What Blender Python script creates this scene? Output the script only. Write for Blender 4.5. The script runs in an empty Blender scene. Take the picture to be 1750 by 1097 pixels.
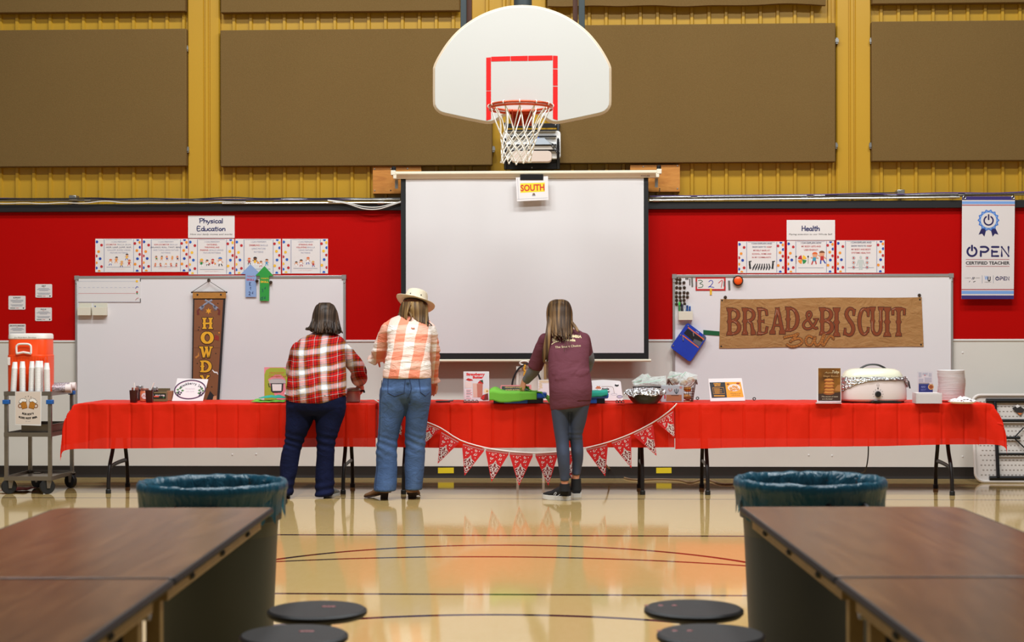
import bpy, math, random
from mathutils import Vector, Matrix, noise
random.seed(7)
SC = bpy.context.scene
COL = SC.collection
PI = math.pi

# ---------------------------------------------------------------- camera
FPX, CAMZ, DIST, YAW, ROLL = 2600.0, 1.33, 14.3, math.radians(2.05), 0.0015
CAM = Vector((0.0, -DIST, CAMZ))
FWD = Vector((-math.sin(YAW), math.cos(YAW), 0))
RGT0 = Vector((math.cos(YAW), math.sin(YAW), 0))
RGT = RGT0 * math.cos(ROLL) - Vector((0, 0, 1)) * math.sin(ROLL)
UPV = RGT0 * math.sin(ROLL) + Vector((0, 0, 1)) * math.cos(ROLL)
cd = bpy.data.cameras.new('camera')
cam = bpy.data.objects.new('camera', cd)
COL.objects.link(cam)
cam.matrix_world = Matrix(((RGT.x, UPV.x, -FWD.x, CAM.x), (RGT.y, UPV.y, -FWD.y, CAM.y), (RGT.z, UPV.z, -FWD.z, CAM.z), (0, 0, 0, 1)))
cd.sensor_fit = 'HORIZONTAL'
cd.sensor_width = 36.0
cd.lens = FPX / 1750.0 * 36.0
cd.shift_y = 26.5 / 1750.0
cd.clip_end = 60
cd.dof.use_dof = True
cd.dof.focus_distance = 13.0
cd.dof.aperture_fstop = 4.0
SC.camera = cam
SC.view_settings.view_transform = 'Standard'
SC.view_settings.look = 'None'
SC.view_settings.gamma = 1.0
SC.view_settings.use_curve_mapping = False
SC.view_settings.exposure = 0.0

# ---------------------------------------------------------------- world and lamps
wd = bpy.data.worlds.new('world')
SC.world = wd
wd.use_nodes = True
wd.node_tree.nodes['Background'].inputs[0].default_value = (0.98, 1.0, 1.0, 1)
wd.node_tree.nodes['Background'].inputs[1].default_value = 0.15


def area(name, x, y, z, sx, sy, power, target=None, col=(0.965, 1.0, 1.02)):
    l = bpy.data.lights.new(name, 'AREA')
    l.shape = 'RECTANGLE'
    l.size, l.size_y, l.energy, l.color = sx, sy, power, col
    o = bpy.data.objects.new(name, l)
    o.location = (x, y, z)
    if target:
        o.rotation_euler = (Vector(target) - Vector((x, y, z))).to_track_quat('-Z', 'Y').to_euler()
    COL.objects.link(o)
    return o


LAMP = 172
for lx in (-3.7, -1.3, 1.3, 3.7):
    for ly in (-3.9, -7.2):
        area('gym_lamp', lx, ly, 7.6, 1.25, 0.7, LAMP)


# ---------------------------------------------------------------- pixel rays of the photograph
def ray(px, py):
    return FWD + RGT * ((px - 875.0) / FPX) + UPV * ((575.0 - py) / FPX)


def PY(px, py, y):
    d = ray(px, py)
    return CAM + d * ((y - CAM.y) / d.y)


def PZ(px, py, z):
    d = ray(px, py)
    return CAM + d * ((z - CAM.z) / d.z)


def PP(px, py, o, n):
    d = ray(px, py)
    return CAM + d * ((o - CAM).dot(n) / d.dot(n))


def depth(p):
    return (p - CAM).dot(FWD)


def mpp(y):
    """metres per photograph pixel on the plane at depth y"""
    return (y + DIST) / FPX


# ---------------------------------------------------------------- materials
def lin(c):
    c = c / 255.0
    return c / 12.92 if c <= 0.04045 else ((c + 0.055) / 1.055) ** 2.4


def C(r, g, b):
    return (lin(r), lin(g), lin(b), 1.0)


MATS = {}


class NT:
    """small node helper"""

    def __init__(s, name):
        s.m = bpy.data.materials.new(name)
        s.m.use_nodes = True
        s.t = s.m.node_tree
        s.b = s.t.nodes['Principled BSDF']
        s.out = s.t.nodes['Material Output']
        s._tc = None

    def n(s, kind, **kw):
        x = s.t.nodes.new(kind)
        for k, v in kw.items():
            setattr(x, k, v)
        return x

    def lk(s, a, b):
        s.t.links.new(a, b)

    def tc(s, which='Object'):
        if s._tc is None:
            s._tc = s.n('ShaderNodeTexCoord')
        return s._tc.outputs[which]

    def mp(s, scale=(1, 1, 1), loc=(0, 0, 0), rot=(0, 0, 0), src=None):
        x = s.n('ShaderNodeMapping')
        x.inputs['Scale'].default_value = scale
        x.inputs['Location'].default_value = loc
        x.inputs['Rotation'].default_value = rot
        s.lk(src or s.tc(), x.inputs['Vector'])
        return x.outputs[0]

    def noise(s, scale, detail=3, vec=None, rough=0.5, dist=0.0):
        x = s.n('ShaderNodeTexNoise')
        x.inputs['Scale'].default_value = scale
        x.inputs['Detail'].default_value = detail
        x.inputs['Roughness'].default_value = rough
        x.inputs['Distortion'].default_value = dist
        s.lk(vec or s.tc(), x.inputs['Vector'])
        return x.outputs['Fac']

    def val(s, v):
        x = s.n('ShaderNodeValue')
        x.outputs[0].default_value = v
        return x.outputs[0]

    def math(s, op, a, b=None, c=None, clamp=False):
        x = s.n('ShaderNodeMath', operation=op, use_clamp=clamp)
        for i, v in enumerate((a, b, c)):
            if v is None:
                continue
            if isinstance(v, (int, float)):
                x.inputs[i].default_value = v
            else:
                s.lk(v, x.inputs[i])
        return x.outputs[0]

    def mix(s, f, a, b, blend='MIX'):
        x = s.n('ShaderNodeMix', data_type='RGBA', blend_type=blend)
        for i, v in ((0, f), (6, a), (7, b)):
            if isinstance(v, (int, float)):
                x.inputs[i].default_value = v
            elif isinstance(v, tuple):
                x.inputs[i].default_value = v
            else:
                s.lk(v, x.inputs[i])
        return x.outputs[2]

    def ramp(s, fac, stops, interp='LINEAR'):
        x = s.n('ShaderNodeValToRGB')
        r = x.color_ramp
        r.interpolation = interp
        while len(r.elements) > 1:
            r.elements.remove(r.elements[-1])
        r.elements[0].position = stops[0][0]
        r.elements[0].color = stops[0][1]
        for p, c in stops[1:]:
            e = r.elements.new(p)
            e.color = c
        s.lk(fac, x.inputs[0])
        return x.outputs[0]

    def sep(s, vec=None):
        x = s.n('ShaderNodeSeparateXYZ')
        s.lk(vec or s.tc(), x.inputs[0])
        return x.outputs

    def bump(s, h, strength=0.3, dist=0.01):
        x = s.n('ShaderNodeBump')
        x.inputs['Strength'].default_value = strength
        x.inputs['Distance'].default_value = dist
        s.lk(h, x.inputs['Height'])
        s.lk(x.outputs[0], s.b.inputs['Normal'])

    def color(s, c):
        if isinstance(c, tuple):
            s.b.inputs['Base Color'].default_value = c
        else:
            s.lk(c, s.b.inputs['Base Color'])

    def set(s, **kw):
        for k, v in kw.items():
            s.b.inputs[k.replace('_', ' ')].default_value = v
        return s


def mul(c, k):
    return (min(1, c[0] * k), min(1, c[1] * k), min(1, c[2] * k), 1)


def M(name, c=None, rough=0.5, metal=0.0, var=0.0, vs=20.0, bump=0.0, bs=60.0, coat=0.0, spec=0.5, vec=(1, 1, 1)):
    """a plain procedural surface: colour with a little noise variation and optional grain"""
    if name in MATS:
        return MATS[name]
    s = NT(name)
    s.set(Roughness=rough, Metallic=metal, Specular_IOR_Level=spec)
    if coat:
        s.set(Coat_Weight=coat, Coat_Roughness=0.1)
    if var:
        f = s.noise(vs, 4, s.mp(vec))
        s.color(s.mix(f, mul(c, 1 - var), mul(c, 1 + var)))
    else:
        s.color(c)
    if bump:
        s.bump(s.noise(bs, 3, s.mp(vec)), bump, 0.004)
    MATS[name] = s.m
    return s.m


def ink(r, g, b):
    return M('print_%02x%02x%02x' % (r, g, b), C(r, g, b), 0.6)


# ---------------------------------------------------------------- mesh builder
class MB:
    def __init__(s, m=None):
        s.v, s.f, s.mi, s.ms = [], [], [], []
        s.cur = 0
        if m:
            s.use(m)

    def use(s, m):
        if m not in s.ms:
            s.ms.append(m)
        s.cur = s.ms.index(m)
        return s

    def add(s, vs, fs):
        b = len(s.v)
        s.v.extend(Vector(v) for v in vs)
        for f in fs:
            s.f.append(tuple(b + i for i in f))
            s.mi.append(s.cur)
        return b

    def bx(s, x0, x1, y0, y1, z0, z1, mat=None):
        vs = [Vector(p) for p in ((x0, y0, z0), (x1, y0, z0), (x1, y1, z0), (x0, y1, z0), (x0, y0, z1), (x1, y0, z1), (x1, y1, z1), (x0, y1, z1))]
        if mat is not None:
            vs = [mat @ v for v in vs]
        s.add(vs, [(0, 3, 2, 1), (4, 5, 6, 7), (0, 1, 5, 4), (1, 2, 6, 5), (2, 3, 7, 6), (3, 0, 4, 7)])
        return s

    def rbx(s, x0, x1, y0, y1, z0, z1, r, mat=None, n=3):
        """box with rounded vertical-view corners (x-z outline rounded), extruded along y"""
        pts = []
        for cx, cz, a0 in ((x1 - r, z1 - r, 0), (x0 + r, z1 - r, 90), (x0 + r, z0 + r, 180), (x1 - r, z0 + r, 270)):
            for i in range(n + 1):
                a = math.radians(a0 + 90 * i / n)
                pts.append((cx + r * math.cos(a), cz + r * math.sin(a)))
        s.prism(pts, y0, y1, mat)
        return s

    def prism(s, pts, y0, y1, mat=None, axis='y'):
        k = len(pts)
        if axis == 'y':
            vs = [Vector((p[0], y0, p[1])) for p in pts] + [Vector((p[0], y1, p[1])) for p in pts]
        elif axis == 'z':
            vs = [Vector((p[0], p[1], y0)) for p in pts] + [Vector((p[0], p[1], y1)) for p in pts]
        else:
            vs = [Vector((y0, p[0], p[1])) for p in pts] + [Vector((y1, p[0], p[1])) for p in pts]
        if mat is not None:
            vs = [mat @ v for v in vs]
        s.add(vs, [tuple(range(k)), tuple(reversed(range(k, 2 * k)))] + [(i, i + k, (i + 1) % k + k, (i + 1) % k) for i in range(k)])
        return s

    def tube(s, pts, r, n=8, cap=True, flat=None, closed=False):
        """tube along points; r scalar or list; flat=(axis vector, ratio) squashes across axis"""
        pts = [Vector(p) for p in pts]
        k = len(pts)
        rs = r if isinstance(r, (list, tuple)) else [r] * k
        t0 = (pts[1] - pts[0]).normalized()
        a = Vector((0, 0, 1)) if abs(t0.z) < 0.9 else Vector((1, 0, 0))
        u = t0.cross(a).normalized()
        vs = []
        for i in range(k):
            if closed:
                t = (pts[(i + 1) % k] - pts[i - 1]).normalized()
            elif i == 0:
                t = t0
            elif i == k - 1:
                t = (pts[i] - pts[i - 1]).normalized()
            else:
                t = ((pts[i + 1] - pts[i]).normalized() + (pts[i] - pts[i - 1]).normalized())
                t = t.normalized() if t.length > 1e-6 else (pts[i + 1] - pts[i]).normalized()
            u = (u - t * u.dot(t))
            u = u.normalized() if u.length > 1e-6 else t.orthogonal().normalized()
            w = t.cross(u)
            for j in range(n):
                q = 2 * PI * j / n
                o = (u * math.cos(q) + w * math.sin(q)) * rs[i]
                if flat:
                    ax = flat[0]
                    o = o - ax * (o.dot(ax) * (1 - flat[1]))
                vs.append(pts[i] + o)
        fs = []
        for i in range(k - 1 + (1 if closed else 0)):
            for j in range(n):
                a0, b0 = i * n + j, i * n + (j + 1) % n
                c0, d0 = ((i + 1) % k) * n + (j + 1) % n, ((i + 1) % k) * n + j
                fs.append((a0, b0, c0, d0))
        if cap and not closed:
            fs.append(tuple(reversed(range(n))))
            fs.append(tuple(range((k - 1) * n, k * n)))
        s.add(vs, fs)
        return s

    def rings(s, rr, n=24, cap=True, pw=2.0):
        """stack of horizontal super-elliptic rings: (centre, rx, ry[, tilt matrix])"""
        vs, fs = [], []
        for q in rr:
            c, rx, ry = Vector(q[0]), q[1], q[2]
            rot = q[3] if len(q) > 3 else None
            for j in range(n):
                a = 2 * PI * j / n
                ca, sa = math.cos(a), math.sin(a)
                o = Vector((math.copysign(abs(ca) ** (2 / pw), ca) * rx, math.copysign(abs(sa) ** (2 / pw), sa) * ry, 0))
                vs.append(c + (rot @ o if rot else o))
        k = len(rr)
        for i in range(k - 1):
            for j in range(n):
                fs.append((i * n + j, i * n + (j + 1) % n, (i + 1) * n + (j + 1) % n, (i + 1) * n + j))
        if cap:
            fs.append(tuple(reversed(range(n))))
            fs.append(tuple(range((k - 1) * n, k * n)))
        s.add(vs, fs)
        return s

    def lathe(s, prof, c=(0, 0, 0), n=24, rot=None, sx=1.0, sy=1.0, cap=True):
        vs, fs = [], []
        c = Vector(c)
        for r, z in prof:
            for j in range(n):
                a = 2 * PI * j / n
                o = Vector((r * math.cos(a) * sx, r * math.sin(a) * sy, z))
                vs.append(c + (rot @ o if rot else o))
        k = len(prof)
        for i in range(k - 1):
            for j in range(n):
                fs.append((i * n + j, i * n + (j + 1) % n, (i + 1) * n + (j + 1) % n, (i + 1) * n + j))
        if cap:
            if prof[0][0] > 1e-5:
                fs.append(tuple(reversed(range(n))))
            if prof[-1][0] > 1e-5:
                fs.append(tuple(range((k - 1) * n, k * n)))
        s.add(vs, fs)
        return s

    def ball(s, c, rx, ry=None, rz=None, n=12, rot=None):
        ry = rx if ry is None else ry
        rz = rx if rz is None else rz
        c = Vector(c)
        m = max(4, n // 2)
        vs, fs = [], []
        for i in range(m + 1):
            p = PI * (i + 0.02 if i == 0 else (i - 0.02 if i == m else i)) / m
            for j in range(n):
                a = 2 * PI * j / n
                o = Vector((rx * math.sin(p) * math.cos(a), ry * math.sin(p) * math.sin(a), -rz * math.cos(p)))
                vs.append(c + (rot @ o if rot else o))
        for i in range(m):
            for j in range(n):
                fs.append((i * n + j, i * n + (j + 1) % n, (i + 1) * n + (j + 1) % n, (i + 1) * n + j))
        fs.append(tuple(reversed(range(n))))
        fs.append(tuple(range(m * n, m * n + n)))
        s.add(vs, fs)
        return s

    def grid(s, fn, nu, nv):
        vs = [fn(i / nu, j / nv) for j in range(nv + 1) for i in range(nu + 1)]
        w = nu + 1
        s.add(vs, [(j * w + i, j * w + i + 1, (j + 1) * w + i + 1, (j + 1) * w + i) for j in range(nv) for i in range(nu)])
        return s

    def bounds(s):
        lo = Vector((min(v.x for v in s.v), min(v.y for v in s.v), min(v.z for v in s.v)))
        hi = Vector((max(v.x for v in s.v), max(v.y for v in s.v), max(v.z for v in s.v)))
        return lo, hi


def base_of(mb):
    lo, hi = mb.bounds()
    return Vector(((lo.x + hi.x) / 2, (lo.y + hi.y) / 2, lo.z))


def mesh_of(name, mb, off, sharp=35, smooth=True):
    me = bpy.data.meshes.new(name)
    me.from_pydata([tuple(v - off) for v in mb.v], [], mb.f)
    for m in mb.ms:
        me.materials.append(m)
    if len(mb.ms) > 1:
        me.polygons.foreach_set('material_index', mb.mi)
    me.polygons.foreach_set('use_smooth', [smooth] * len(me.polygons))
    if smooth and sharp and sharp < 179:
        me.set_sharp_from_angle(angle=math.radians(sharp))
    me.update()
    return me


def world_of(o):
    p = Vector((0, 0, 0))
    while o is not None:
        p += o.location
        o = o.parent
    return p


def props(o, label=None, cat=None, group=None, kind=None):
    for k, v in (('label', label), ('category', cat), ('group', group), ('kind', kind)):
        if v:
            o[k] = v
    return o


def thing(name, loc, label, cat, group=None):
    o = bpy.data.objects.new(name, None)
    o.empty_display_size = 0.1
    o.location = loc
    COL.objects.link(o)
    return props(o, label, cat, group)


def obj(name, mb, parent=None, label=None, cat=None, group=None, kind=None, loc=None, sharp=35, bevel=0.0, smooth=True, solid=0.0):
    """ONE mesh object; as a child when a parent is given, else top level"""
    if parent is not None:
        off = world_of(parent)
        o = bpy.data.objects.new(name, mesh_of(name, mb, off, sharp, smooth))
        o.parent = parent
    else:
        off = Vector(loc) if loc is not None else base_of(mb)
        o = bpy.data.objects.new(name, mesh_of(name, mb, off, sharp, smooth))
        o.location = off
    COL.objects.link(o)
    if solid:
        q = o.modifiers.new('thickness', 'SOLIDIFY')
        q.thickness, q.offset = solid, 0
    if bevel:
        q = o.modifiers.new('bevel', 'BEVEL')
        q.width, q.segments, q.limit_method, q.angle_limit = bevel, 2, 'ANGLE', math.radians(40)
        q.harden_normals = False
    return props(o, label, cat, group, kind)


def struct(name, mb, parent=None, **kw):
    return obj(name, mb, parent, kind='structure', loc=(0, 0, 0) if parent is None else None, **kw)


def kids(o):
    return [c for c in bpy.data.objects if c.parent == o]


def dup(src, loc, rz=0.0, label=None, group=None):
    def cp(o, par):
        c = o.copy()
        COL.objects.link(c)
        c.parent = par
        for k in children.get(o.name, []):
            cp(k, c)
        return c
    children = {}
    for o in bpy.data.objects:
        if o.parent:
            children.setdefault(o.parent.name, []).append(o)
    r = cp(src, None)
    r.location = loc
    r.rotation_euler = (0, 0, rz)
    return props(r, label, None, group)


# ---------------------------------------------------------------- flat printed things (papers, banners, labels)
GLY = {}


def glyphs(body, bold=0.0, shear=0.0):
    k = (body, bold, shear)
    if k in GLY:
        return GLY[k]
    cu = bpy.data.curves.new('t', 'FONT')
    cu.body = body
    cu.resolution_u = 3
    cu.offset = bold
    cu.shear = shear
    cu.space_line = 1.0
    o = bpy.data.objects.new('t', cu)
    COL.objects.link(o)
    dg = bpy.context.evaluated_depsgraph_get()
    dg.update()
    me = bpy.data.meshes.new_from_object(o.evaluated_get(dg))
    vs = [(v.co.x, v.co.y) for v in me.vertices]
    fs = [tuple(p.vertices) for p in me.polygons]
    bpy.data.objects.remove(o)
    bpy.data.curves.remove(cu)
    bpy.data.meshes.remove(me)
    if not vs:
        vs, fs = [(0, 0)], []
    x0, x1 = min(v[0] for v in vs), max(v[0] for v in vs)
    CAP = 0.70
    vs = [(v[0] - (x0 + x1) / 2, v[1]) for v in vs]
    GLY[k] = (vs, fs, (x1 - x0), CAP)
    return GLY[k]


def crom(pts, k=6, closed=False):
    """Catmull-Rom through points (2D or 3D tuples)"""
    n = len(pts)
    out = []
    d = len(pts[0])
    rng = range(n) if closed else range(n - 1)
    for i in rng:
        if closed:
            p = [pts[(i - 1) % n], pts[i], pts[(i + 1) % n], pts[(i + 2) % n]]
        else:
            p = [pts[max(i - 1, 0)], pts[i], pts[i + 1], pts[min(i + 2, n - 1)]]
        for j in range(k):
            t = j / k
            out.append(tuple(0.5 * (2 * p[1][a] + (p[2][a] - p[0][a]) * t + (2 * p[0][a] - 5 * p[1][a] + 4 * p[2][a] - p[3][a]) * t * t + (3 * p[1][a] - p[0][a] - 3 * p[2][a] + p[3][a]) * t ** 3) for a in range(d)))
    if not closed:
        out.append(tuple(pts[-1]))
    return out


class Flat(MB):
    """something drawn on one plane; coordinates are photograph pixels projected on that plane"""

    def __init__(s, o, n, eps=0.0007):
        super().__init__()
        s.o, s.nrm, s.eps = Vector(o), Vector(n).normalized(), eps
        s.k = 0

    def P(s, px, py, lay=0.0):
        return PP(px, py, s.o, s.nrm) + s.nrm * (lay * s.eps)

    def poly(s, pts, m, lay=1):
        s.use(m)
        s.k += 1
        lay += 0.012 * (s.k % 40)
        s.add([s.P(x, y, lay) for x, y in pts], [tuple(range(len(pts)))])
        return s

    def sheet(s, pts, m, t=0.002, lay=0):
        """a sheet with real thickness behind the plane"""
        s.use(m)
        k = len(pts)
        fr = [s.P(x, y, lay) for x, y in pts]
        bk = [p - s.nrm * t for p in fr]
        s.add(fr + bk, [tuple(range(k)), tuple(reversed(range(k, 2 * k)))] + [(i, i + k, (i + 1) % k + k, (i + 1) % k) for i in range(k)])
        return s

    def rect(s, x0, y0, x1, y1, m, lay=1):
        return s.poly([(x0, y0), (x1, y0), (x1, y1), (x0, y1)], m, lay)

    def box(s, x0, y0, x1, y1, m, t=0.002, lay=0):
        return s.sheet([(x0, y0), (x1, y0), (x1, y1), (x0, y1)], m, t, lay)

    def disc(s, cx, cy, r, m, lay=1, ry=None, n=14, a0=0, a1=360):
        ry = r if ry is None else ry
        pts = [(cx + r * math.cos(math.radians(a0 + (a1 - a0) * i / n)), cy + ry * math.sin(math.radians(a0 + (a1 - a0) * i / n))) for i in range(n + (0 if a1 - a0 == 360 else 1))]
        return s.poly(pts, m, lay)

    def ring(s, cx, cy, r, w, m, lay=1, ry=None, n=28, a0=0, a1=360):
        ry = r if ry is None else ry
        pts = [(cx + r * math.cos(math.radians(a0 + (a1 - a0) * i / n)), cy + ry * math.sin(math.radians(a0 + (a1 - a0) * i / n))) for i in range(n + 1)]
        return s.band(pts, w, m, lay)

    def band(s, pts, w, m, lay=1, ext=0.0):
        """a stroke of width w (scalar or list), ends extended by ext"""
        s.use(m)
        k = len(pts)
        ws = w if isinstance(w, (list, tuple)) else [w] * k
        pts = [Vector(p) for p in pts]
        if ext:
            pts[0] = pts[0] - (pts[1] - pts[0]).normalized() * ext
            pts[-1] = pts[-1] + (pts[-1] - pts[-2]).normalized() * ext
        L, R = [], []
        for i in range(k):
            d = (pts[min(i + 1, k - 1)] - pts[max(i - 1, 0)])
            d = d.normalized() if d.length > 1e-9 else Vector((1, 0))
            nn = Vector((-d.y, d.x)) * ws[i] / 2
            L.append(pts[i] + nn)
            R.append(pts[i] - nn)
        s.k += 1
        lay += 0.012 * (s.k % 40)
        s.add([s.P(p.x, p.y, lay + 0.004 * (i % k)) for i, p in enumerate(L + R)], [(i, i + 1, k + i + 1, k + i) for i in range(k - 1)])
        return s

    def text(s, body, cx, cy, h, m, lay=2, w=None, bold=0.0, shear=0.0, rot=0.0):
        """text with cap height h centred at (cx, cy); w forces the width"""
        vs, fs, tw, cap = glyphs(body, bold, shear)
        if not fs:
            return s
        k = h / cap
        kx = w / tw if w else k
        cr, sr = math.cos(rot), math.sin(rot)
        s.use(m)
        out = []
        for x, y in vs:
            X, Y = x * kx, -(y - cap / 2) * k
            out.append(s.P(cx + X * cr - Y * sr, cy + X * sr + Y * cr, lay))
        s.add(out, fs)
        return s
# ================================================================ SETTING
def wood_mat(name, c1, c2, c3, scale, rough, coat=0.0, ring=(1, 1, 1), dist=3.0, bump=0.0):
    s = NT(name)
    v = s.mp(ring)
    a = s.noise(scale, 6, v, 0.6, dist)
    b = s.noise(scale * 6, 3, v, 0.5, 0.5)
    s.color(s.ramp(s.math('ADD', s.math('MULTIPLY', a, 0.75), s.math('MULTIPLY', b, 0.25)), [(0.3, c1), (0.5, c2), (0.7, c3)]))
    s.set(Roughness=rough)
    if coat:
        s.set(Coat_Weight=coat, Coat_Roughness=0.12)
    if bump:
        s.bump(b, bump, 0.002)
    return s.m


def circle3(p1, p2, p3):
    ax, ay, bx, by, cx, cy = p1.x, p1.y, p2.x, p2.y, p3.x, p3.y
    d = 2 * (ax * (by - cy) + bx * (cy - ay) + cx * (ay - by))
    ux = ((ax * ax + ay * ay) * (by - cy) + (bx * bx + by * by) * (cy - ay) + (cx * cx + cy * cy) * (ay - by)) / d
    uy = ((ax * ax + ay * ay) * (cx - bx) + (bx * bx + by * by) * (ax - cx) + (cx * cx + cy * cy) * (bx - ax)) / d
    return ux, uy, math.hypot(ax - ux, ay - uy)


def floor_material():
    s = NT('gym_floor')
    xyz = s.sep()
    big = s.noise(0.55, 4, s.mp((1, 0.6, 1)))
    fine = s.noise(9.0, 5, s.mp((3.0, 0.8, 1)), 0.65)
    base = s.mix(big, C(188, 158, 100), C(170, 140, 84))
    base = s.mix(s.math('MULTIPLY', fine, 0.5), base, C(196, 170, 118))
    scuff = s.ramp(s.noise(2.2, 8, s.mp((0.6, 3.5, 1)), 0.75, 1.5), [(0.66, (0, 0, 0, 1)), (0.72, (1, 1, 1, 1))])
    base = s.mix(s.math('MULTIPLY', scuff, 0.18), base, C(226, 214, 182))
    mask = None

    def joinm(f):
        nonlocal mask
        mask = f if mask is None else s.math('MAXIMUM', mask, f)

    for py, w in ((852.3, 0.018), (915.0, 0.028), (1016.0, 0.022)):
        y0 = PZ(875, py, 0).y
        joinm(s.math('LESS_THAN', s.math('ABSOLUTE', s.math('SUBTRACT', xyz[1], y0)), w))
    for pts, w in ((((479, 955), (862, 931.5), (1270, 960)), 0.024), (((475, 959.5), (862, 951.5), (1270, 966.5)), 0.022), (((600, 1058), (862, 1050.5), (1160, 1063.5)), 0.024)):
        cx, cy, r = circle3(*[PZ(a, b, 0) for a, b in pts])
        dx, dy = s.math('SUBTRACT', xyz[0], cx), s.math('SUBTRACT', xyz[1], cy)
        d = s.math('SQRT', s.math('ADD', s.math('MULTIPLY', dx, dx), s.math('MULTIPLY', dy, dy)))
        joinm(s.math('LESS_THAN', s.math('ABSOLUTE', s.math('SUBTRACT', d, r)), w))
    # worn grey diagonal stripe near the left end of the tables
    a, b = PZ(488, 853, 0), PZ(536, 827, 0)
    t = (b - a).normalized()
    nx, ny = -t.y, t.x
    dist = s.math('ABSOLUTE', s.math('ADD', s.math('MULTIPLY', s.math('SUBTRACT', xyz[0], a.x), nx), s.math('MULTIPLY', s.math('SUBTRACT', xyz[1], a.y), ny)))
    al = s.math('ADD', s.math('MULTIPLY', s.math('SUBTRACT', xyz[0], a.x), t.x), s.math('MULTIPLY', s.math('SUBTRACT', xyz[1], a.y), t.y))
    dm = s.math('MULTIPLY', s.math('LESS_THAN', dist, 0.045), s.math('MULTIPLY', s.math('GREATER_THAN', al, 0.0), s.math('LESS_THAN', al, (b - a).length)))
    col = s.mix(s.math('MULTIPLY', dm, 0.75), base, C(96, 88, 80))
    # thin old tape line by the wall, and baseboard reflection painted as dark band
    y1, y2 = PZ(875, 828, 0).y, PZ(875, 832, 0).y
    col = s.mix(s.math('MULTIPLY', s.math('LESS_THAN', s.math('ABSOLUTE', s.math('SUBTRACT', xyz[1], y1)), 0.025), 0.6), col, C(170, 92, 50))
    col = s.mix(s.math('MULTIPLY', s.math('LESS_THAN', s.math('ABSOLUTE', s.math('SUBTRACT', xyz[1], y2)), 0.06), 0.55), col, C(96, 76, 56))
    col = s.mix(mask, col, C(48, 26, 24))
    s.color(col)
    s.set(Roughness=0.07, IOR=1.41, Specular_IOR_Level=0.5)
    h = s.math('ADD', s.noise(5.0, 2, s.mp((1.0, 0.5, 1))), s.math('MULTIPLY', s.noise(60, 2), 0.05))
    s.bump(h, 0.022, 0.02)
    return s.m


fl = MB(floor_material())
fl.grid(lambda u, v: Vector((-9 + 18 * u, -17 + 17.08 * v, 0)), 2, 2)
struct('floor', fl)

# ---- metal upper wall
yel = NT('yellow_painted_steel')
yel.color(yel.mix(yel.noise(0.9, 4, yel.mp((1, 1, 0.5))), C(192, 148, 42), C(172, 130, 34)))
yel.set(Roughness=0.30, Specular_IOR_Level=0.5)
yel.bump(yel.noise(3.0, 2), 0.05, 0.02)
YEL = yel.m
YB = 0.07
wm = MB(YEL)
prof = []
PER = 0.1606
x0 = PY(27, 310, YB).x
k = int((x0 + 8.0) / PER) + 1
x = x0 - k * PER
while x < 8.0:
    prof += [(x, YB), (x + 0.006, YB - 0.022), (x + 0.030, YB - 0.022), (x + 0.040, YB), ]
    x += PER
n = len(prof)
ZT = 5.9
wm.add([(p[0], p[1], 2.36) for p in prof] + [(p[0], p[1], ZT) for p in prof], [(i, i + 1, n + i + 1, n + i) for i in range(n - 1)])
struct('wall_back_metal', wm, sharp=10)


def zc(py, y, px=875):
    return PY(px, py, y).z


# ---- painted lower wall
red = NT('red_wall_paint')
red.color(red.mix(red.noise(1.2, 4), C(186, 3, 0), C(172, 2, 0)))
red.set(Roughness=0.6, Specular_IOR_Level=0.1)
red.bump(red.noise(180, 2), 0.12, 0.003)
zr0, zr1 = zc(581.5, 0), zc(352, 0)
w = MB(red.m)
w.bx(-8, 8, 0.0, 0.12, zr0, zr1)
struct('wall_back_red', w)
wht = NT('white_wall_paint')
wht.color(wht.mix(wht.noise(0.8, 5, None, 0.6), C(226, 222, 213), C(210, 205, 195)))
wht.set(Roughness=0.5)
wht.bump(wht.noise(140, 2), 0.08, 0.003)
w = MB(wht.m)
w.bx(-8, 8, 0.0, 0.12, 0.0, zr0)
struct('wall_back_white', w)
w = MB(M('white_trim', C(228, 226, 222), 0.4))
w.bx(-8, 8, -0.008, 0.0, zr0 - 0.012, zr0 + 0.006)
struct('trim_1', w, bevel=0.002)
BLACK = M('black_painted_wood', C(30, 30, 32), 0.45, var=0.2, vs=4)
w = MB(BLACK)
w.bx(-8, 8, -0.045, 0.12, zc(358.5, -0.045), zc(345.5, -0.045))
struct('trim_2', w, bevel=0.004)
w = MB(M('black_cove_base', C(40, 34, 29), 0.7, var=0.15, vs=2, spec=0.2))
zb = zc(797, -0.004)
w.prism([(0, zb), (-0.004, zb), (-0.005, 0.03), (-0.010, 0.014), (-0.022, 0.004), (-0.026, 0.0), (0, 0)], -8, 8, axis='x')
struct('baseboard_back', w)
# wall fasteners of the white panelling
SCREW = M('white_cap', C(228, 226, 222), 0.3)
for i, (px, py) in enumerate(((397, 776.5), (438, 776), (713, 778), (1382, 777.5), (1422, 778.5), (1645, 780), (1645, 602.5), (1430, 1), (558, 1))):
    if py < 10:
        continue
    b = MB(SCREW)
    p = PY(px, py, 0.0)
    b.ball((p.x, -0.001, p.z), 0.009, 0.006, 0.009, 8)
    o = obj('wall_button', b, None, 'small white fastener cap on the pale lower wall panelling', 'screw cap', 'fastener caps on the wall', kind='structure')

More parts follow.
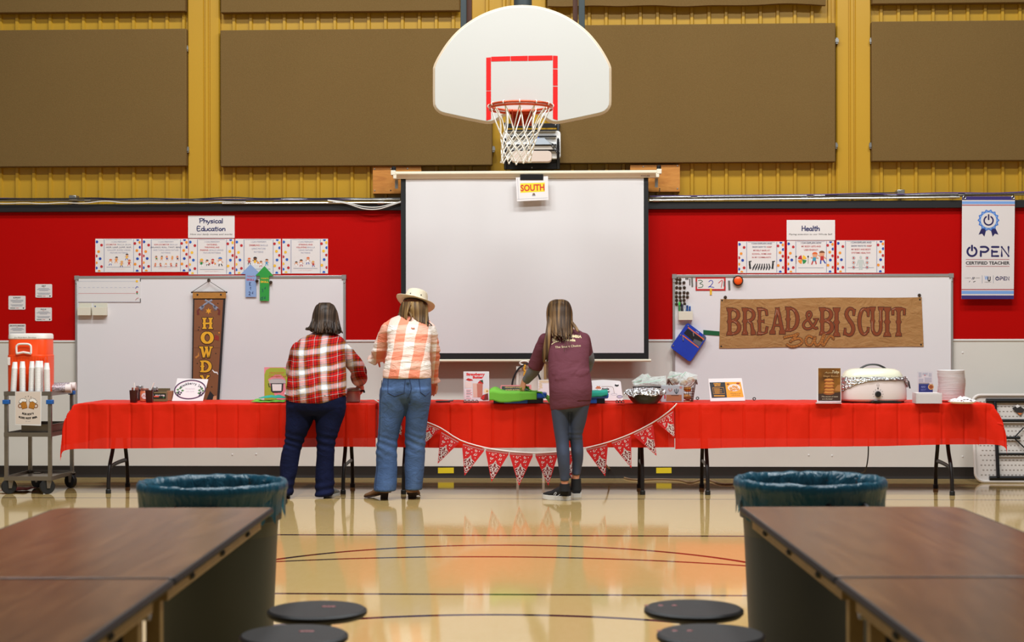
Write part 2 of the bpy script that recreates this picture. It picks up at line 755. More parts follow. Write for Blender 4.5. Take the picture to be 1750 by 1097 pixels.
# ---- steel column covers between the acoustic panels
for i, (pl, pr) in enumerate(((320.5, 376), (872, 934), (1429, 1489))):
    a, b = PY(pl, 200, 0.02).x, PY(pr, 200, 0.02).x
    m = (a + b) / 2 - 0.01 + (0.04 if i == 0 else -0.005)
    w = MB(YEL)
    pr_ = [(a, 0.09), (a, 0.03), (a + 0.012, 0.015), (m - 0.035, 0.015), (m - 0.028, 0.028), (m - 0.018, 0.028), (m - 0.012, 0.012), (m + 0.012, 0.012), (m + 0.018, 0.028), (m + 0.028, 0.028), (m + 0.035, 0.015), (b - 0.012, 0.015), (b, 0.03), (b, 0.09)]
    w.prism(pr_, 2.40, ZT, axis='z')
    struct('column', w, label='yellow steel column cover between acoustic panels', sharp=20)

# ---- acoustic panels
fab = NT('brown_acoustic_fabric')
fv = fab.noise(1.3, 5, fab.mp((1, 1, 1)), 0.6)
ff = fab.noise(120, 3, fab.mp((0.8, 1, 1.5)))
fab.color(fab.mix(ff, fab.mix(fv, C(106, 82, 46), C(92, 69, 36)), C(120, 95, 57)))
fab.set(Roughness=0.95, Specular_IOR_Level=0.1)
fab.bump(ff, 0.35, 0.004)
CLIP = M('galvanised_steel', C(170, 168, 162), 0.35, 0.9, var=0.15, vs=30)
panels = [
    ('brown fabric acoustic panel at the far left of the wall', -60, 318.5, 50, 284.5, [(319.5, 83), (321, 256)]),
    ('wide brown fabric acoustic panel left of the basketball backboard', 376.5, 841, 49.5, 283.5, [(843.5, 255)]),
    ('wide brown fabric acoustic panel right of the basketball backboard', 955, 1428, 41, 278.0, [(1430, 70), (1428.5, 249)]),
    ('brown fabric acoustic panel right of the yellow column above the hanging banner', 1490, 1850, 35.5, 275, [(1488.5, 70), (1487.5, 249)]),
    ('brown fabric acoustic panel of the upper row at the far left', -60, 317, -225, 20.5, []),
    ('brown fabric acoustic panel of the upper row left of the backboard posts', 377, 786, -225, 20.0, []),
    ('creased brown fabric acoustic panel of the upper row right of the backboard posts', 936, 1411, -225, 12, []),
    ('brown fabric acoustic panel of the upper row at the far right', 1491, 1850, -225, 5.5, []),
]
for lab, xl, xr, yt, yb, clips in panels:
    Yf = -0.035
    cxp = (max(xl, 0) + min(xr, 1750)) / 2
    a, b = PY(xl, 150, Yf).x, PY(xr, 150, Yf).x
    z1, z0 = PY(cxp, yt, Yf).z, PY(cxp, yb, Yf).z
    w = MB(fab.m)
    sag = 'creased' in lab

    def front(u, v, a=a, b=b, z0=z0, z1=z1, sag=sag):
        x = a + (b - a) * u
        z = z0 + (z1 - z0) * v
        y = Yf
        if sag:
            y += 0.010 * noise.noise(Vector((x * 3.0, z * 14, 2))) - (0.02 if v < 0.1 else 0)
            if v == 0:
                z += 0.02 * noise.noise(Vector((x * 2.2, 0, 5))) + 0.012
        return Vector((x, y, z))
    if sag:
        nu, nv = 60, 24
        w.grid(front, nu, nv)
        w.bx(a + 0.01, b - 0.01, Yf + 0.015, 0.045, z0 + 0.03, z1)
        w.grid(lambda u, v: Vector((front(u, 0).x, Yf - 0.015 + 0.05 * v, front(u, 0).z)), nu, 2)
    else:
        w.bx(a, b, Yf, 0.045, z0, z1)
    p = obj('acoustic_panel', w, None, lab, 'acoustic panel', 'brown acoustic wall panels', bevel=0 if sag else 0.008)
    for px, py in clips:
        q = PY(px, py, 0.0)
        c = MB(CLIP)
        c.bx(q.x - 0.010, q.x + 0.010, -0.012, 0.045, q.z - 0.028, q.z + 0.028)
        c.bx(q.x - 0.016, q.x + 0.016, -0.02, -0.012, q.z - 0.014, q.z + 0.014)
        obj('clip', c, p, 'galvanised metal clip')

# ---- conduits and loose cables along the top of the black ledge
STEEL = M('conduit_steel', C(168, 166, 160), 0.3, 0.85, var=0.2, vs=6)
WHITEC = M('white_cable', C(216, 212, 204), 0.45)
BLKC = M('black_cable', C(22, 22, 24), 0.5)
PURC = M('purple_cable', C(70, 48, 120), 0.5)


def run(px0, px1, py0, py1, y, wob=0.004, seed=0, n=46):
    out = []
    for i in range(n + 1):
        t = i / n
        p = PY(px0 + (px1 - px0) * t, py0 + (py1 - py0) * t, y)
        p.z += wob * noise.noise(Vector((t * 9, seed, 0)))
        out.append(p)
    return out


def cond(name, pts, r, m, lab, cat, couplings=(), par=None, grp=None):
    w = MB(m)
    w.tube(pts, r, 8)
    o = obj(name, w, par, lab, cat, grp)
    for t in couplings:
        i = int(t * (len(pts) - 1))
        c = MB(CLIP)
        c.tube([pts[i] - Vector((0.03, 0, 0)), pts[i] + Vector((0.03, 0, 0))], r * 1.45, 10)
        obj('coupling', c, o)
    return o


cond('conduit_pipe', run(-60, 684, 342.5, 341.5, -0.03, 0.002, 1), 0.0125, STEEL, 'upper steel conduit pipe running along the ledge left of the screen', 'conduit', (0.3, 0.72))
cond('conduit_pipe', run(380, 684, 347.5, 346.5, -0.06, 0.001, 2), 0.010, STEEL, 'lower thin conduit pipe ending at the left edge of the screen', 'conduit', (0.9,))
cond('conduit_pipe', run(1110, 1810, 338, 331, -0.03, 0.002, 3), 0.0135, STEEL, 'upper steel conduit pipe running along the ledge right of the screen', 'conduit', (0.12, 0.41, 0.78))
cond('conduit_pipe', run(1110, 1640, 342.5, 337, -0.06, 0.001, 4), 0.010, STEEL, 'lower thin conduit pipe running from the screen to the hanging banner', 'conduit', (0.04, 0.5, 0.98))
cond('cable', run(-60, 420, 347.5, 345, -0.070, 0.022, 5, 80), 0.005, WHITEC, 'white cable sagging along the black ledge at the left', 'cable')
cond('cable', run(-60, 684, 339.5, 338.5, -0.054, 0.014, 6, 80), 0.0055, BLKC, 'black cable lying along the conduit left of the screen', 'cable')
cond('cable', run(-60, 600, 338.5, 341, -0.050, 0.008, 8, 80), 0.004, PURC, 'purple cable lying along the conduit left of the screen', 'cable')
cond('cable', run(1110, 1810, 335.5, 328, -0.054, 0.010, 7, 80), 0.0055, PURC, 'purple cable lying along the conduit right of the screen', 'cable')
for k, (dy, lab) in enumerate(((0, 'upper white cable looping down the ledge beside the screen'), (3.5, 'lower white cable looping down the ledge beside the screen'))):
    pts = crom([tuple(PY(x, y + dy * f, -0.07 - 0.01 * k)) for x, y, f in ((560, 342, 0.2), (592, 346, 0.5), (620, 353, 1), (645, 354, 1), (668, 349, 0.6), (686, 344, 0.3))], 6)
    cond('cable', pts, 0.005, WHITEC, lab, 'cable')
for px, py, lab in ((125, 338.5, 'round metal junction box on the conduit at the left'), (1539, 329, 'square metal junction box on the conduit at the right')):
    p = PY(px, py, -0.03)
    w = MB(CLIP)
    w.bx(p.x - 0.035, p.x + 0.035, -0.055, 0.05, p.z - 0.022, p.z + 0.026)
    obj('junction_box', w, None, lab, 'junction box', bevel=0.006)
pts = crom([tuple(PY(x, y, -0.05)) for x, y in ((1410, 334), (1450, 331), (1490, 330), (1533, 329))], 6)
cond('cable', pts, 0.005, BLKC, 'short black cable leading to the square junction box', 'cable')
# ================================================================ THINGS ON THE WALL
NW = (0, -1, 0)
ALU = M('brushed_aluminium', C(196, 195, 192), 0.35, 0.7, var=0.08, vs=8)
WB = M('whiteboard_enamel', C(230, 226, 226), 0.28, var=0.02, vs=2)
PAPER = M('white_paper', C(228, 222, 218), 0.7)
PAPER2 = M('bright_paper', C(236, 234, 232), 0.6)
NAVY, REDI, GREYI, BLKI, LAV = ink(28, 34, 92), ink(190, 40, 44), ink(140, 146, 160), ink(26, 24, 24), ink(150, 152, 176)
ORA, YEI, BLU, GRN, SKIN = ink(240, 146, 40), ink(244, 190, 50), ink(30, 70, 168), ink(40, 140, 70), ink(226, 160, 120)
WHI = ink(246, 244, 242)


def whiteboard(l, t, r, b, label):
    Yf = -0.03
    f = MB(WB)
    a, c = PY((l + r) / 2, (t + b) / 2, Yf), None
    x0, x1 = PY(l, t, Yf).x, PY(r, t, Yf).x
    z1, z0 = PY((l + r) / 2, t, Yf).z, PY((l + r) / 2, b, Yf).z
    th = thing('whiteboard', ((x0 + x1) / 2, -0.015, z0), label, 'whiteboard')
    w = MB(WB)
    w.bx(x0 + 0.01, x1 - 0.01, -0.022, -0.002, z0 + 0.01, z1 - 0.01)
    obj('board', w, th)
    w = MB(ALU)
    fw = 0.022
    w.bx(x0, x0 + fw, Yf, -0.001, z0, z1)
    w.bx(x1 - fw, x1, Yf, -0.001, z0, z1)
    w.bx(x0 + fw, x1 - fw, Yf, -0.001, z1 - fw - 0.003, z1)
    w.bx(x0 + fw, x1 - fw, Yf, -0.001, z0, z0 + fw)
    obj('frame', w, th, bevel=0.003)
    for x, z in ((x0, z1), (x1, z1)):
        w = MB(M('grey_corner_cap', C(140, 138, 134), 0.5))
        w.bx(x - 0.004, x + 0.036, Yf - 0.004, 0, z - 0.036, z + 0.004) if x == x0 else w.bx(x - 0.036, x + 0.004, Yf - 0.004, 0, z - 0.036, z + 0.004)
        obj('corner_cap', w, th)
    for x in (x0 + 0.012, x1 - 0.012):
        w = MB(CLIP)
        w.ball((x, Yf, z1 - 0.07), 0.008, 0.006, 0.008, 8)
        obj('screw', w, th)
    return th


whiteboard(128, 471, 590.5, 694, 'large aluminium framed whiteboard at the left behind the western greeting banner')
whiteboard(1149.5, 468.5, 1629, 694, 'large aluminium framed whiteboard at the right behind the brown paper banner')


def tagflat(f, name, label, cat, group=None, child=None, sheet_name=None, **kw):
    return obj(name, f, None, label, cat, group, sharp=0, smooth=False, **kw)


# ---- goal posters
def dots(f, x0, x1, y0, y1, side, cols):
    """confetti border dots; dot colours belong to the print"""
    k = (y1 - y0) / 60.0
    if side == 'l':
        lay = [(2, 5, 1), (10, 11, 0), (5, 23, 2), (1, 31, 0), (7.5, 36, 1), (1, 43.5, 2), (10, 50.5, 0), (1, 53, 1), (6, 59, 2)]
    else:
        lay = [(8, 1, 1), (3, 8, 0), (11.5, 6, 2), (12, 15, 1), (6.5, 21, 2), (11.5, 28, 0), (7.5, 36, 1), (3.5, 46, 2), (12, 50, 0), (7, 58.5, 1)]
    for dx, dy, c in lay:
        cx, cy, r = x0 + dx, y0 + dy * k, 2.4
        cx = min(max(cx, x0 + 0.9), x1 - 0.9)
        pts = []
        for i in range(14):
            a = 2 * PI * i / 14
            pts.append((min(max(cx + r * math.cos(a), x0 + 0.3), x1 - 0.3), min(max(cy + r * math.sin(a), y0 + 0.3), y1 - 0.3)))
        f.poly(pts, cols[c], 2)


def kid(f, x, y, s, hair, shirt, trousers, lean=0.0, ball_=None, skin=SKIN):
    """a tiny printed child at play"""
    f.band([(x - 1.0 * s, y + 4.2 * s), (x - 1.6 * s - lean, y + 7.5 * s)], 0.9 * s, trousers, 2)
    f.band([(x + 0.6 * s, y + 4.2 * s), (x + 2.0 * s - lean, y + 7.2 * s)], 0.9 * s, trousers, 2)
    f.poly([(x - 1.3 * s, y + 1.6 * s), (x + 1.3 * s, y + 1.6 * s), (x + 1.1 * s - lean * .3, y + 4.8 * s), (x - 1.5 * s - lean * .3, y + 4.8 * s)], shirt, 3)
    f.band([(x - 1.1 * s, y + 2.2 * s), (x - 3.0 * s, y + 1.4 * s + lean)], 0.7 * s, skin, 3)
    f.band([(x + 1.1 * s, y + 2.2 * s), (x + 3.0 * s, y + 3.2 * s - lean)], 0.7 * s, skin, 3)
    f.disc(x + lean * .4, y, 1.9 * s, skin, 3)
    f.disc(x + lean * .4, y - 0.6 * s, 2.1 * s, hair, 4, n=12, a0=180, a1=360, ry=1.6 * s)
    if ball_:
        f.disc(x + 3.4 * s, y + 4.4 * s, 1.1 * s, ball_, 4)


HB, HO, HY, HBR = ink(40, 28, 26), ink(226, 100, 40), ink(230, 180, 90), ink(120, 70, 40)


def poster(l, t, r, b, lines, label, cols, art, dark=False, laminated=False, foot=True, name='goal_poster', grp='goal posters above the whiteboards'):
    o = PY((l + r) / 2, (t + b) / 2, -0.004 if b < 469 else -0.004)
    f = Flat(o, NW)
    f.box(l, t, r, b, PAPER2 if laminated else PAPER, 0.003)
    if laminated:
        f.rect(l + 1.2, t + 1.2, r - 1.2, b - 1.2, PAPER, 0.6)
    dots(f, l + 0.6, l + 13.5, t + 0.6, b - 0.6, 'l', cols)
    dots(f, r - 14, r - 0.6, t + 0.6, b - 0.6, 'r', cols)
    f.rect(l + 14.5, t + 0.8, l + 15.6, b - 0.8, LAV, 1)
    f.rect(r - 13.6, t + 0.8, r - 12.6, b - 0.8, LAV, 1)
    f.rect(l + 17, t + 1.0, r - 16, t + 1.6, LAV, 1)
    if foot:
        f.rect(l + 19, b - 9.0, r - 18, b - 8.3, GREYI, 1)
        if not dark:
            f.text('WHAT IS MY BODY?', (l + r) / 2, b - 5.4, 1.6, ink(226, 180, 176), 1, w=24)
    y = t + 5.2 if not dark else t + 3.6
    step = 4.7 if len(lines) >= 5 else 5.8
    if dark:
        step = 5.9
    for ln in lines:
        tot = sum(len(s) for s, _ in ln)
        cw = 44.0 if dark else 40.0
        k = cw / 22.0 if len(lines) > 3 else cw / 22.0
        width = tot * (2.05 if not dark else 2.15)
        x = (l + r) / 2 + 1 - width / 2
        for s, c in ln:
            wd_ = len(s) * width / tot
            ss = s.strip()
            f.text(ss, x + wd_ / 2, y, 2.7 if len(lines) < 5 else 2.4, c, 2, w=wd_ * (0.96 if ss == s else 0.9), bold=0.012 if c is REDI or dark else 0.0)
            x += wd_
        y += step
    art(f, l, t, r, b)
    return tagflat(f, name, label, 'poster', grp)


def art1(f, l, t, r, b):
    for x, y, h, sh, tr in ((26, 37, HO, WHI, BLU), (36, 33, HB, ORA, ORA), (45, 40, HY, HY, ink(90, 50, 130)), (54, 28, HB, YEI, BLU), (58, 38, HO, REDI, HO)):
        kid(f, l + x, t + y, 1.15, h, sh, tr, 0.8)


def art2(f, l, t, r, b):
    for i, (h, sh) in enumerate(((HBR, GRN), (HB, ORA), (HO, BLU), (HY, ORA), (HO, NAVY))):
        kid(f, l + 24 + 9 * i, t + 31, 0.85, h, sh, SKIN, 0.6 if i % 2 else -0.5)
    for i, (h, sh) in enumerate(((HO, HO), (HBR, REDI), (HY, WHI), (HO, REDI), (HB, REDI))):
        kid(f, l + 22 + 9 * i, t + 43, 0.75, h, sh, HO, -0.6 if i % 2 else 0.6)


def art3(f, l, t, r, b):
    kid(f, l + 22, t + 37, 1.45, YEI, GRN, WHI, 0.4)
    kid(f, l + 32, t + 38, 1.1, HB, WHI, HB, -0.6, REDI)
    kid(f, l + 41, t + 37, 1.25, REDI, REDI, WHI, 0.6, ORA)
    kid(f, l + 54, t + 35, 1.6, ink(40, 120, 200), WHI, BLKI, -0.3)
    for x in (30, 38, 46, 54):
        f.text('..', l + x, t + 56, 1.6, BLKI, 2)


def art4(f, l, t, r, b):
    kid(f, l + 24, t + 35, 1.2, HO, REDI, BLKI, 0)
    kid(f, l + 34, t + 34, 1.5, HB, YEI, WHI, 0.4, ORA, skin=HBR)
    kid(f, l + 44, t + 40, 1.1, HBR, WHI, REDI, 0.4)
    kid(f, l + 54, t + 37, 1.2, HBR, ink(60, 150, 200), ink(60, 150, 200), 0.3)


def art5(f, l, t, r, b):
    kid(f, l + 24, t + 41, 1.1, HB, WHI, WHI, 0.4)
    kid(f, l + 32.5, t + 38, 1.25, HB, WHI, REDI, 0)
    kid(f, l + 44, t + 34, 1.3, HO, WHI, BLU, 0.6)
    kid(f, l + 53, t + 40, 1.1, HY, REDI, BLU, -0.4)


def art6(f, l, t, r, b):
    for x in (20, 60):
        f.disc(l + x, t + 35, 1.7, BLKI, 2)
        f.band([(l + x, t + 37), (l + x + (1 if x < 30 else -1), t + 47)], 3.0, BLKI, 2)
        f.disc(l + x + 2.4, t + 34, 1.0, BLKI, 2)
    for i in range(7):
        x = 27 + i * 4.6
        f.band([(l + x + (4 - i) * 0.6, t + 40), (l + x, t + 44), (l + x - 1.8, t + 49)], [1.6, 2.4, 1.4], BLKI, 2)
        f.disc(l + x + (4 - i) * 0.7, t + 39, 1.0, BLKI, 2)


def art7(f, l, t, r, b):
    cx, cy = l + 26, t + 32
    for a, c in ((0, GRN), (90, ORA), (180, REDI), (270, YEI)):
        f.poly([(cx, cy)] + [(cx + 7.5 * math.cos(math.radians(a + d)), cy + 7.5 * math.sin(math.radians(a + d))) for d in range(8, 84, 12)], c, 2)
    for dx in (-10.5, 10.0):
        f.band([(cx + dx, cy - 4), (cx + dx, cy + 7)], 0.7, HBR, 2)
        f.disc(cx + dx, cy - 5, 1.3, BLKI, 2, ry=1.8)
    kid(f, l + 47, t + 24, 2.2, HO, ink(60, 150, 180), REDI, 1.5)
    kid(f, l + 60, t + 22, 2.3, HBR, REDI, BLU, -1.0)


def art8(f, l, t, r, b):
    g = ink(196, 202, 196)
    cx, cy = l + 41, t + 29
    f.disc(cx, cy, 2.2, g, 2, ry=2.6)
    f.poly([(cx - 4.5, cy + 4), (cx + 4.5, cy + 4), (cx + 3.4, cy + 13), (cx + 3.0, cy + 21), (cx + 0.6, cy + 21), (cx, cy + 14), (cx - 0.6, cy + 21), (cx - 3.0, cy + 21), (cx - 3.4, cy + 13)], g, 2)
    f.band([(cx - 4, cy + 4.5), (cx - 6.5, cy + 14)], 1.6, g, 2)
    f.band([(cx + 4, cy + 4.5), (cx + 6.5, cy + 14)], 1.6, g, 2)
    for x in (-12, 11):
        for y in (1, 9, 17):
            f.ring(cx + x, cy + y, 2.6, 0.5, GREYI, 2, n=14)
            f.disc(cx + x, cy + y, 1.4, REDI if y != 9 else ink(200, 90, 60), 2, n=8)


RC = (REDI, BLU, ORA)
RY = (REDI, ink(30, 96, 190), YEI)
poster(163, 408, 241.5, 465, [[('I CAN PERFORM', LAV)], [('LOCOMOTOR', REDI), (' SKILLS (RUN,', GREYI)], [('HOP, LEAP, JUMP, SKIP,', NAVY)], [('GALLOP, SLIDE) USING', LAV)], [('MATURE PATTERNS', LAV)]], 'leftmost confetti bordered poster on the red wall, printed LOCOMOTOR', RC, art1, laminated=True)
poster(243.5, 408, 321.5, 464.5, [[('I CAN PERFORM', LAV)], [('NON LOCOMOTOR', REDI), (' SKILLS', LAV)], [('(BALANCE, ROLL, TWIST, BEND', NAVY)], [('AND TURN) USING MATURE', LAV)], [('PATTERNS', LAV)]], 'confetti bordered poster with two rows of children, printed NON LOCOMOTOR', RC, art2, laminated=True)
poster(322.5, 408, 400.3, 469, [[('I CAN PERFORM', LAV)], [('CATCHING,', REDI)], [('THROWING, AND', REDI)], [('PASSING', REDI), (' SKILLS USING', LAV)], [('MATURE PATTERNS', LAV)]], 'confetti bordered poster directly under the Physical Education sign, printed CATCHING', RY, art3)
poster(402, 408, 480, 468.5, [[('I CAN PERFORM', LAV)], [('DRIBBLING', REDI), (' SKILLS', LAV)], [('USING MATURE', LAV)], [('PATTERNS', LAV)]], 'confetti bordered poster behind the blue and green paper arrows, printed DRIBBLING', RY, art4)
poster(482.3, 408, 560.5, 467.3, [[('I CAN PERFORM', LAV)], [('STRIKING AND', REDI)], [('VOLLEYING', REDI), (' SKILLS', LAV)], [('USING MATURE', LAV)], [('PATTERNS', LAV)]], 'confetti bordered poster farthest from the left wall card, printed STRIKING AND VOLLEYING', RY, art5)
poster(1261, 412.5, 1340.5, 466.5, [[('I CAN EXPLAIN AND', NAVY)], [('SHOW HOW TO ', NAVY), ('KEEP', REDI)], [('MYSELF SAFE AT', REDI)], [('SCHOOL, HOME AND', REDI)], [('IN MY COMMUNITY.', REDI)]], 'confetti bordered poster with black stick figures, printed SAFE AT SCHOOL', RC, art6, dark=True)
poster(1345, 411.5, 1425.5, 466.3, [[('I CAN EXPLAIN HOW', NAVY)], [('MY BODY GETS AND', REDI)], [('USES ENERGY.', REDI)]], 'confetti bordered poster with a plate of food and runners under the Health sign', RC, art7, dark=True)
poster(1429.8, 410.7, 1511.5, 466.0, [[('I CAN EXPLAIN AND', NAVY)], [('SHOW WAYS TO ', NAVY), ('KEEP', REDI)], [('MY BODY AND BODY', REDI)], [('SYSTEMS HEALTHY.', REDI)]], 'confetti bordered poster with a pale grey body outline right of the runners poster', RC, art8, dark=True)

# ---- hand-lettered heading signs (single-stroke letters)
HAND = {
    'P': (0.62, [[(0.1, 0), (0.12, 1)], [(0.0, 0.92), (0.35, 1.02), (0.58, 0.82), (0.45, 0.55), (0.1, 0.45)]]),
    'h': (0.5, [[(0.08, 1), (0.05, 0)], [(0.05, 0.3), (0.22, 0.55), (0.4, 0.5), (0.42, 0)]]),
    'y': (0.5, [[(0.03, 0.58), (0.12, 0.2), (0.3, 0.12)], [(0.46, 0.6), (0.3, 0.1), (0.08, -0.38)]]),
    's': (0.42, [[(0.36, 0.55), (0.14, 0.55), (0.1, 0.38), (0.32, 0.22), (0.28, 0.03), (0.03, 0.02)]]),
    'i': (0.22, [[(0.1, 0.55), (0.1, 0)], [(0.1, 0.78), (0.13, 0.74)]]),
    'c': (0.46, [[(0.4, 0.5), (0.2, 0.56), (0.05, 0.28), (0.18, 0.02), (0.42, 0.08)]]),
    'a': (0.52, [[(0.42, 0.52), (0.18, 0.55), (0.05, 0.25), (0.18, 0.02), (0.36, 0.15), (0.42, 0.54), (0.42, 0.1), (0.5, 0.0)]]),
    'l': (0.22, [[(0.1, 1), (0.1, 0)]]),
    'E': (0.6, [[(0.5, 0.98), (0.08, 1), (0.08, 0.0), (0.52, 0.04)], [(0.08, 0.5), (0.42, 0.54)]]),
    'd': (0.52, [[(0.4, 0.48), (0.18, 0.55), (0.05, 0.25), (0.18, 0.02), (0.38, 0.12)], [(0.43, 1), (0.42, 0.1), (0.5, 0.0)]]),
    'u': (0.5, [[(0.06, 0.56), (0.06, 0.15), (0.2, 0.0), (0.38, 0.12), (0.42, 0.56), (0.42, 0.05)]]),
    't': (0.36, [[(0.18, 0.9), (0.16, 0.1), (0.28, 0.0)], [(0.0, 0.6), (0.34, 0.62)]]),
    'o': (0.5, [[(0.24, 0.56), (0.06, 0.3), (0.22, 0.0), (0.42, 0.26), (0.26, 0.56)]]),
    'n': (0.5, [[(0.06, 0.56), (0.05, 0)], [(0.05, 0.3), (0.22, 0.55), (0.4, 0.48), (0.42, 0)]]),
    'H': (0.64, [[(0.08, 1), (0.06, 0)], [(0.52, 1), (0.52, 0)], [(0.06, 0.5), (0.52, 0.54)]]),
    'e': (0.48, [[(0.06, 0.28), (0.4, 0.36), (0.3, 0.56), (0.1, 0.5), (0.06, 0.15), (0.22, 0.0), (0.42, 0.1)]]),
    '3': (0.6, [[(0.05, 0.95), (0.3, 1.0), (0.48, 0.82), (0.2, 0.56), (0.5, 0.4), (0.45, 0.08), (0.05, 0.0)]]),
    '2': (0.6, [[(0.1, 0.8), (0.3, 1.0), (0.48, 0.75), (0.3, 0.3), (0.05, 0.05), (0.2, 0.12), (0.58, 0.02)]]),
    '1': (0.5, [[(0.0, 0.6), (0.4, 1.0), (0.28, 0.0)]]),
    'K': (0.5, [[(0.08, 1), (0.06, 0)], [(0.45, 0.9), (0.08, 0.45), (0.45, 0.0)]]),
}


def hand(f, word, cx, cy, h, m, wd_, w=None, lay=2):
    """hand-lettered word, baseline to cap height h, centred"""
    tot = sum(HAND[c][0] for c in word)
    k = (w / tot) if w else h
    x = cx - tot * k / 2
    for c in word:
        a, st = HAND[c]
        for pts in st:
            q = crom([(x + p[0] * k, cy + h / 2 - p[1] * h) for p in pts], 4) if len(pts) > 2 else [(x + p[0] * k, cy + h / 2 - p[1] * h) for p in pts]
            f.band(q, wd_, m, lay, ext=wd_ * 0.25)
        x += a * k


f = Flat(PY(361, 388, -0.006), NW)
f.box(321.5, 368.5, 400.8, 406.5, PAPER2, 0.004)
f.rect(322.7, 369.7, 399.6, 405.3, PAPER, 0.6)
hand(f, 'Physical', 361, 377.3, 7.6, NAVY, 1.5, w=41)
hand(f, 'Education', 361, 390.6, 7.8, NAVY, 1.5, w=49)
f.text('How our body moves and works', 361, 400.2, 2.6, BLKI, 2, w=72, shear=0.15)
tagflat(f, 'heading_sign', 'white laminated sign lettered Physical Education above the poster row', 'sign', 'laminated heading signs')
f = Flat(PY(1385, 392, -0.006), NW)
f.box(1344.5, 376, 1427, 410.3, PAPER2, 0.004)
f.rect(1345.7, 377.2, 1425.8, 409.1, PAPER, 0.6)
hand(f, 'Health', 1385.5, 390.2, 8.4, NAVY, 1.6, w=31)
f.text('Paying attention to our Whole Self', 1385.5, 400.2, 2.6, BLKI, 2, w=74, shear=0.15)
tagflat(f, 'heading_sign', 'white laminated sign lettered Health above the poster row', 'sign', 'laminated heading signs')

# ---- small value cards on the red wall
for l, t, r, b, ttl, lab in ((60.5, 485.5, 89, 508.5, 'GRIT', 'small white wall card headed GRIT, topmost of four'), (14.5, 505.5, 43.5, 529, 'SUPPORT', 'small white wall card headed SUPPORT'), (60, 525.5, 88.5, 548.5, 'FOCUS', 'small white wall card headed FOCUS'), (15, 553.5, 43.8, 577, 'GROWTH MINDSET', 'small white wall card headed GROWTH MINDSET just above the orange cooler')):
    f = Flat(PY((l + r) / 2, (t + b) / 2, -0.004), NW)
    rr = 1.6
    pts = []
    for cx, cy, a0 in ((r - rr, b - rr, 0), (l + rr, b - rr, 90), (l + rr, t + rr, 180), (r - rr, t + rr, 270)):
        for i in range(4):
            a = math.radians(a0 + 30 * i)
            pts.append((cx + rr * math.cos(a), cy + rr * math.sin(a)))
    f.sheet(pts, PAPER, 0.003)
    cx = (l + r) / 2
    f.text(ttl, cx, t + 3.2, 2.0, BLKI, 1, w=min(26, len(ttl) * 1.85), bold=0.03)
    rnd = random.Random(int(l + t))
    for k, y in enumerate((7, 8.8, 10.6, 15, 16.8)):
        ww = (20, 23, 14, 22, 20)[k] + rnd.uniform(-2, 2)
        f.rect(cx - ww / 2, t + y, cx + ww / 2, t + y + 0.75, GREYI, 1)
    f.rect(cx - 1.5, t + 5.3, cx + 1.5, t + 5.7, REDI, 1)
    f.rect(l + 3, b - 3.0, cx - 3, b - 2.1, BLKI, 1)
    f.rect(cx - 2, b - 2.9, cx + 3, b - 2.2, REDI, 1)
    f.disc(r - 3.5, b - 2.6, 1.2, BLKI, 1, n=8)
    tagflat(f, 'value_card', lab, 'card', 'value cards on the red wall')

# ---- handwriting line chart and two small trays on the left whiteboard
f = Flat(PY(185, 495, -0.0275), NW)
f.box(134.3, 474.5, 240, 516.5, M('chart_white', C(226, 222, 220), 0.4), 0.004)
for a in ((134.3, 474.2, 240.5, 475.4), (239.3, 474.2, 240.6, 481), (239.3, 510, 240.6, 516.8)):
    f.rect(*a, BLKI, 1)
f.rect(133.5, 515.6, 240, 516.2, LAV, 1)
f.rect(134, 480.4, 232, 480.9, ink(186, 190, 206), 1)
for i in range(13):
    f.rect(135 + i * 7.6, 491, 139 + i * 7.6, 491.5, ink(170, 176, 200), 1)
f.rect(134, 501, 232, 501.6, ink(214, 140, 140), 1)
f.disc(234, 480.6, 2.1, YEI, 2)
f.band([(231.5, 493), (234, 489.5), (236.5, 491)], 1.2, BLU, 2)
f.disc(234.3, 499, 1.6, REDI, 2)
f.disc(234.3, 501.5, 1.3, GRN, 2)
f.band([(231.5, 513), (234, 510), (237, 509)], 1.0, ink(190, 130, 130), 2)
tagflat(f, 'handwriting_chart', 'white lined handwriting chart in the top corner of the left whiteboard', 'chart')
TRAYM = M('cream_plastic', C(226, 220, 200), 0.45)
for l, r, lab in ((135, 157.3, 'cream magnetic marker tray at the left under the lined chart'), (160, 184, 'cream magnetic marker tray holding a pen under the lined chart')):
    Yb = -0.023
    th = MB(TRAYM)
    a, b = PY(l, 530, Yb), PY(r, 530, Yb)
    zt, zm, z0 = PY(l, 518, Yb).z, PY(l, 525, Yb).z, PY(l, 539, Yb).z
    th.bx(a.x, b.x, Yb - 0.004, Yb, z0, zt)
    th.bx(a.x, b.x, Yb - 0.05, Yb - 0.046, z0, zm)
    th.bx(a.x, b.x, Yb - 0.046, Yb - 0.004, z0, z0 + 0.004)
    th.bx(a.x, a.x + 0.004, Yb - 0.046, Yb - 0.004, z0 + 0.004, zm)
    th.bx(b.x - 0.004, b.x, Yb - 0.046, Yb - 0.004, z0 + 0.004, zm)
    obj('marker_tray', th, None, lab, 'tray', 'magnetic marker trays', bevel=0.0015)
p = PY(161.5, 524, -0.045)
w = MB(ink(40, 60, 130))
w.tube([(p.x + 0.012, -0.05, p.z - 0.055), (p.x + 0.006, -0.045, p.z + 0.008)], 0.006, 8)
obj('pen', w, None, 'blue capped pen standing in the cream marker tray', 'pen')

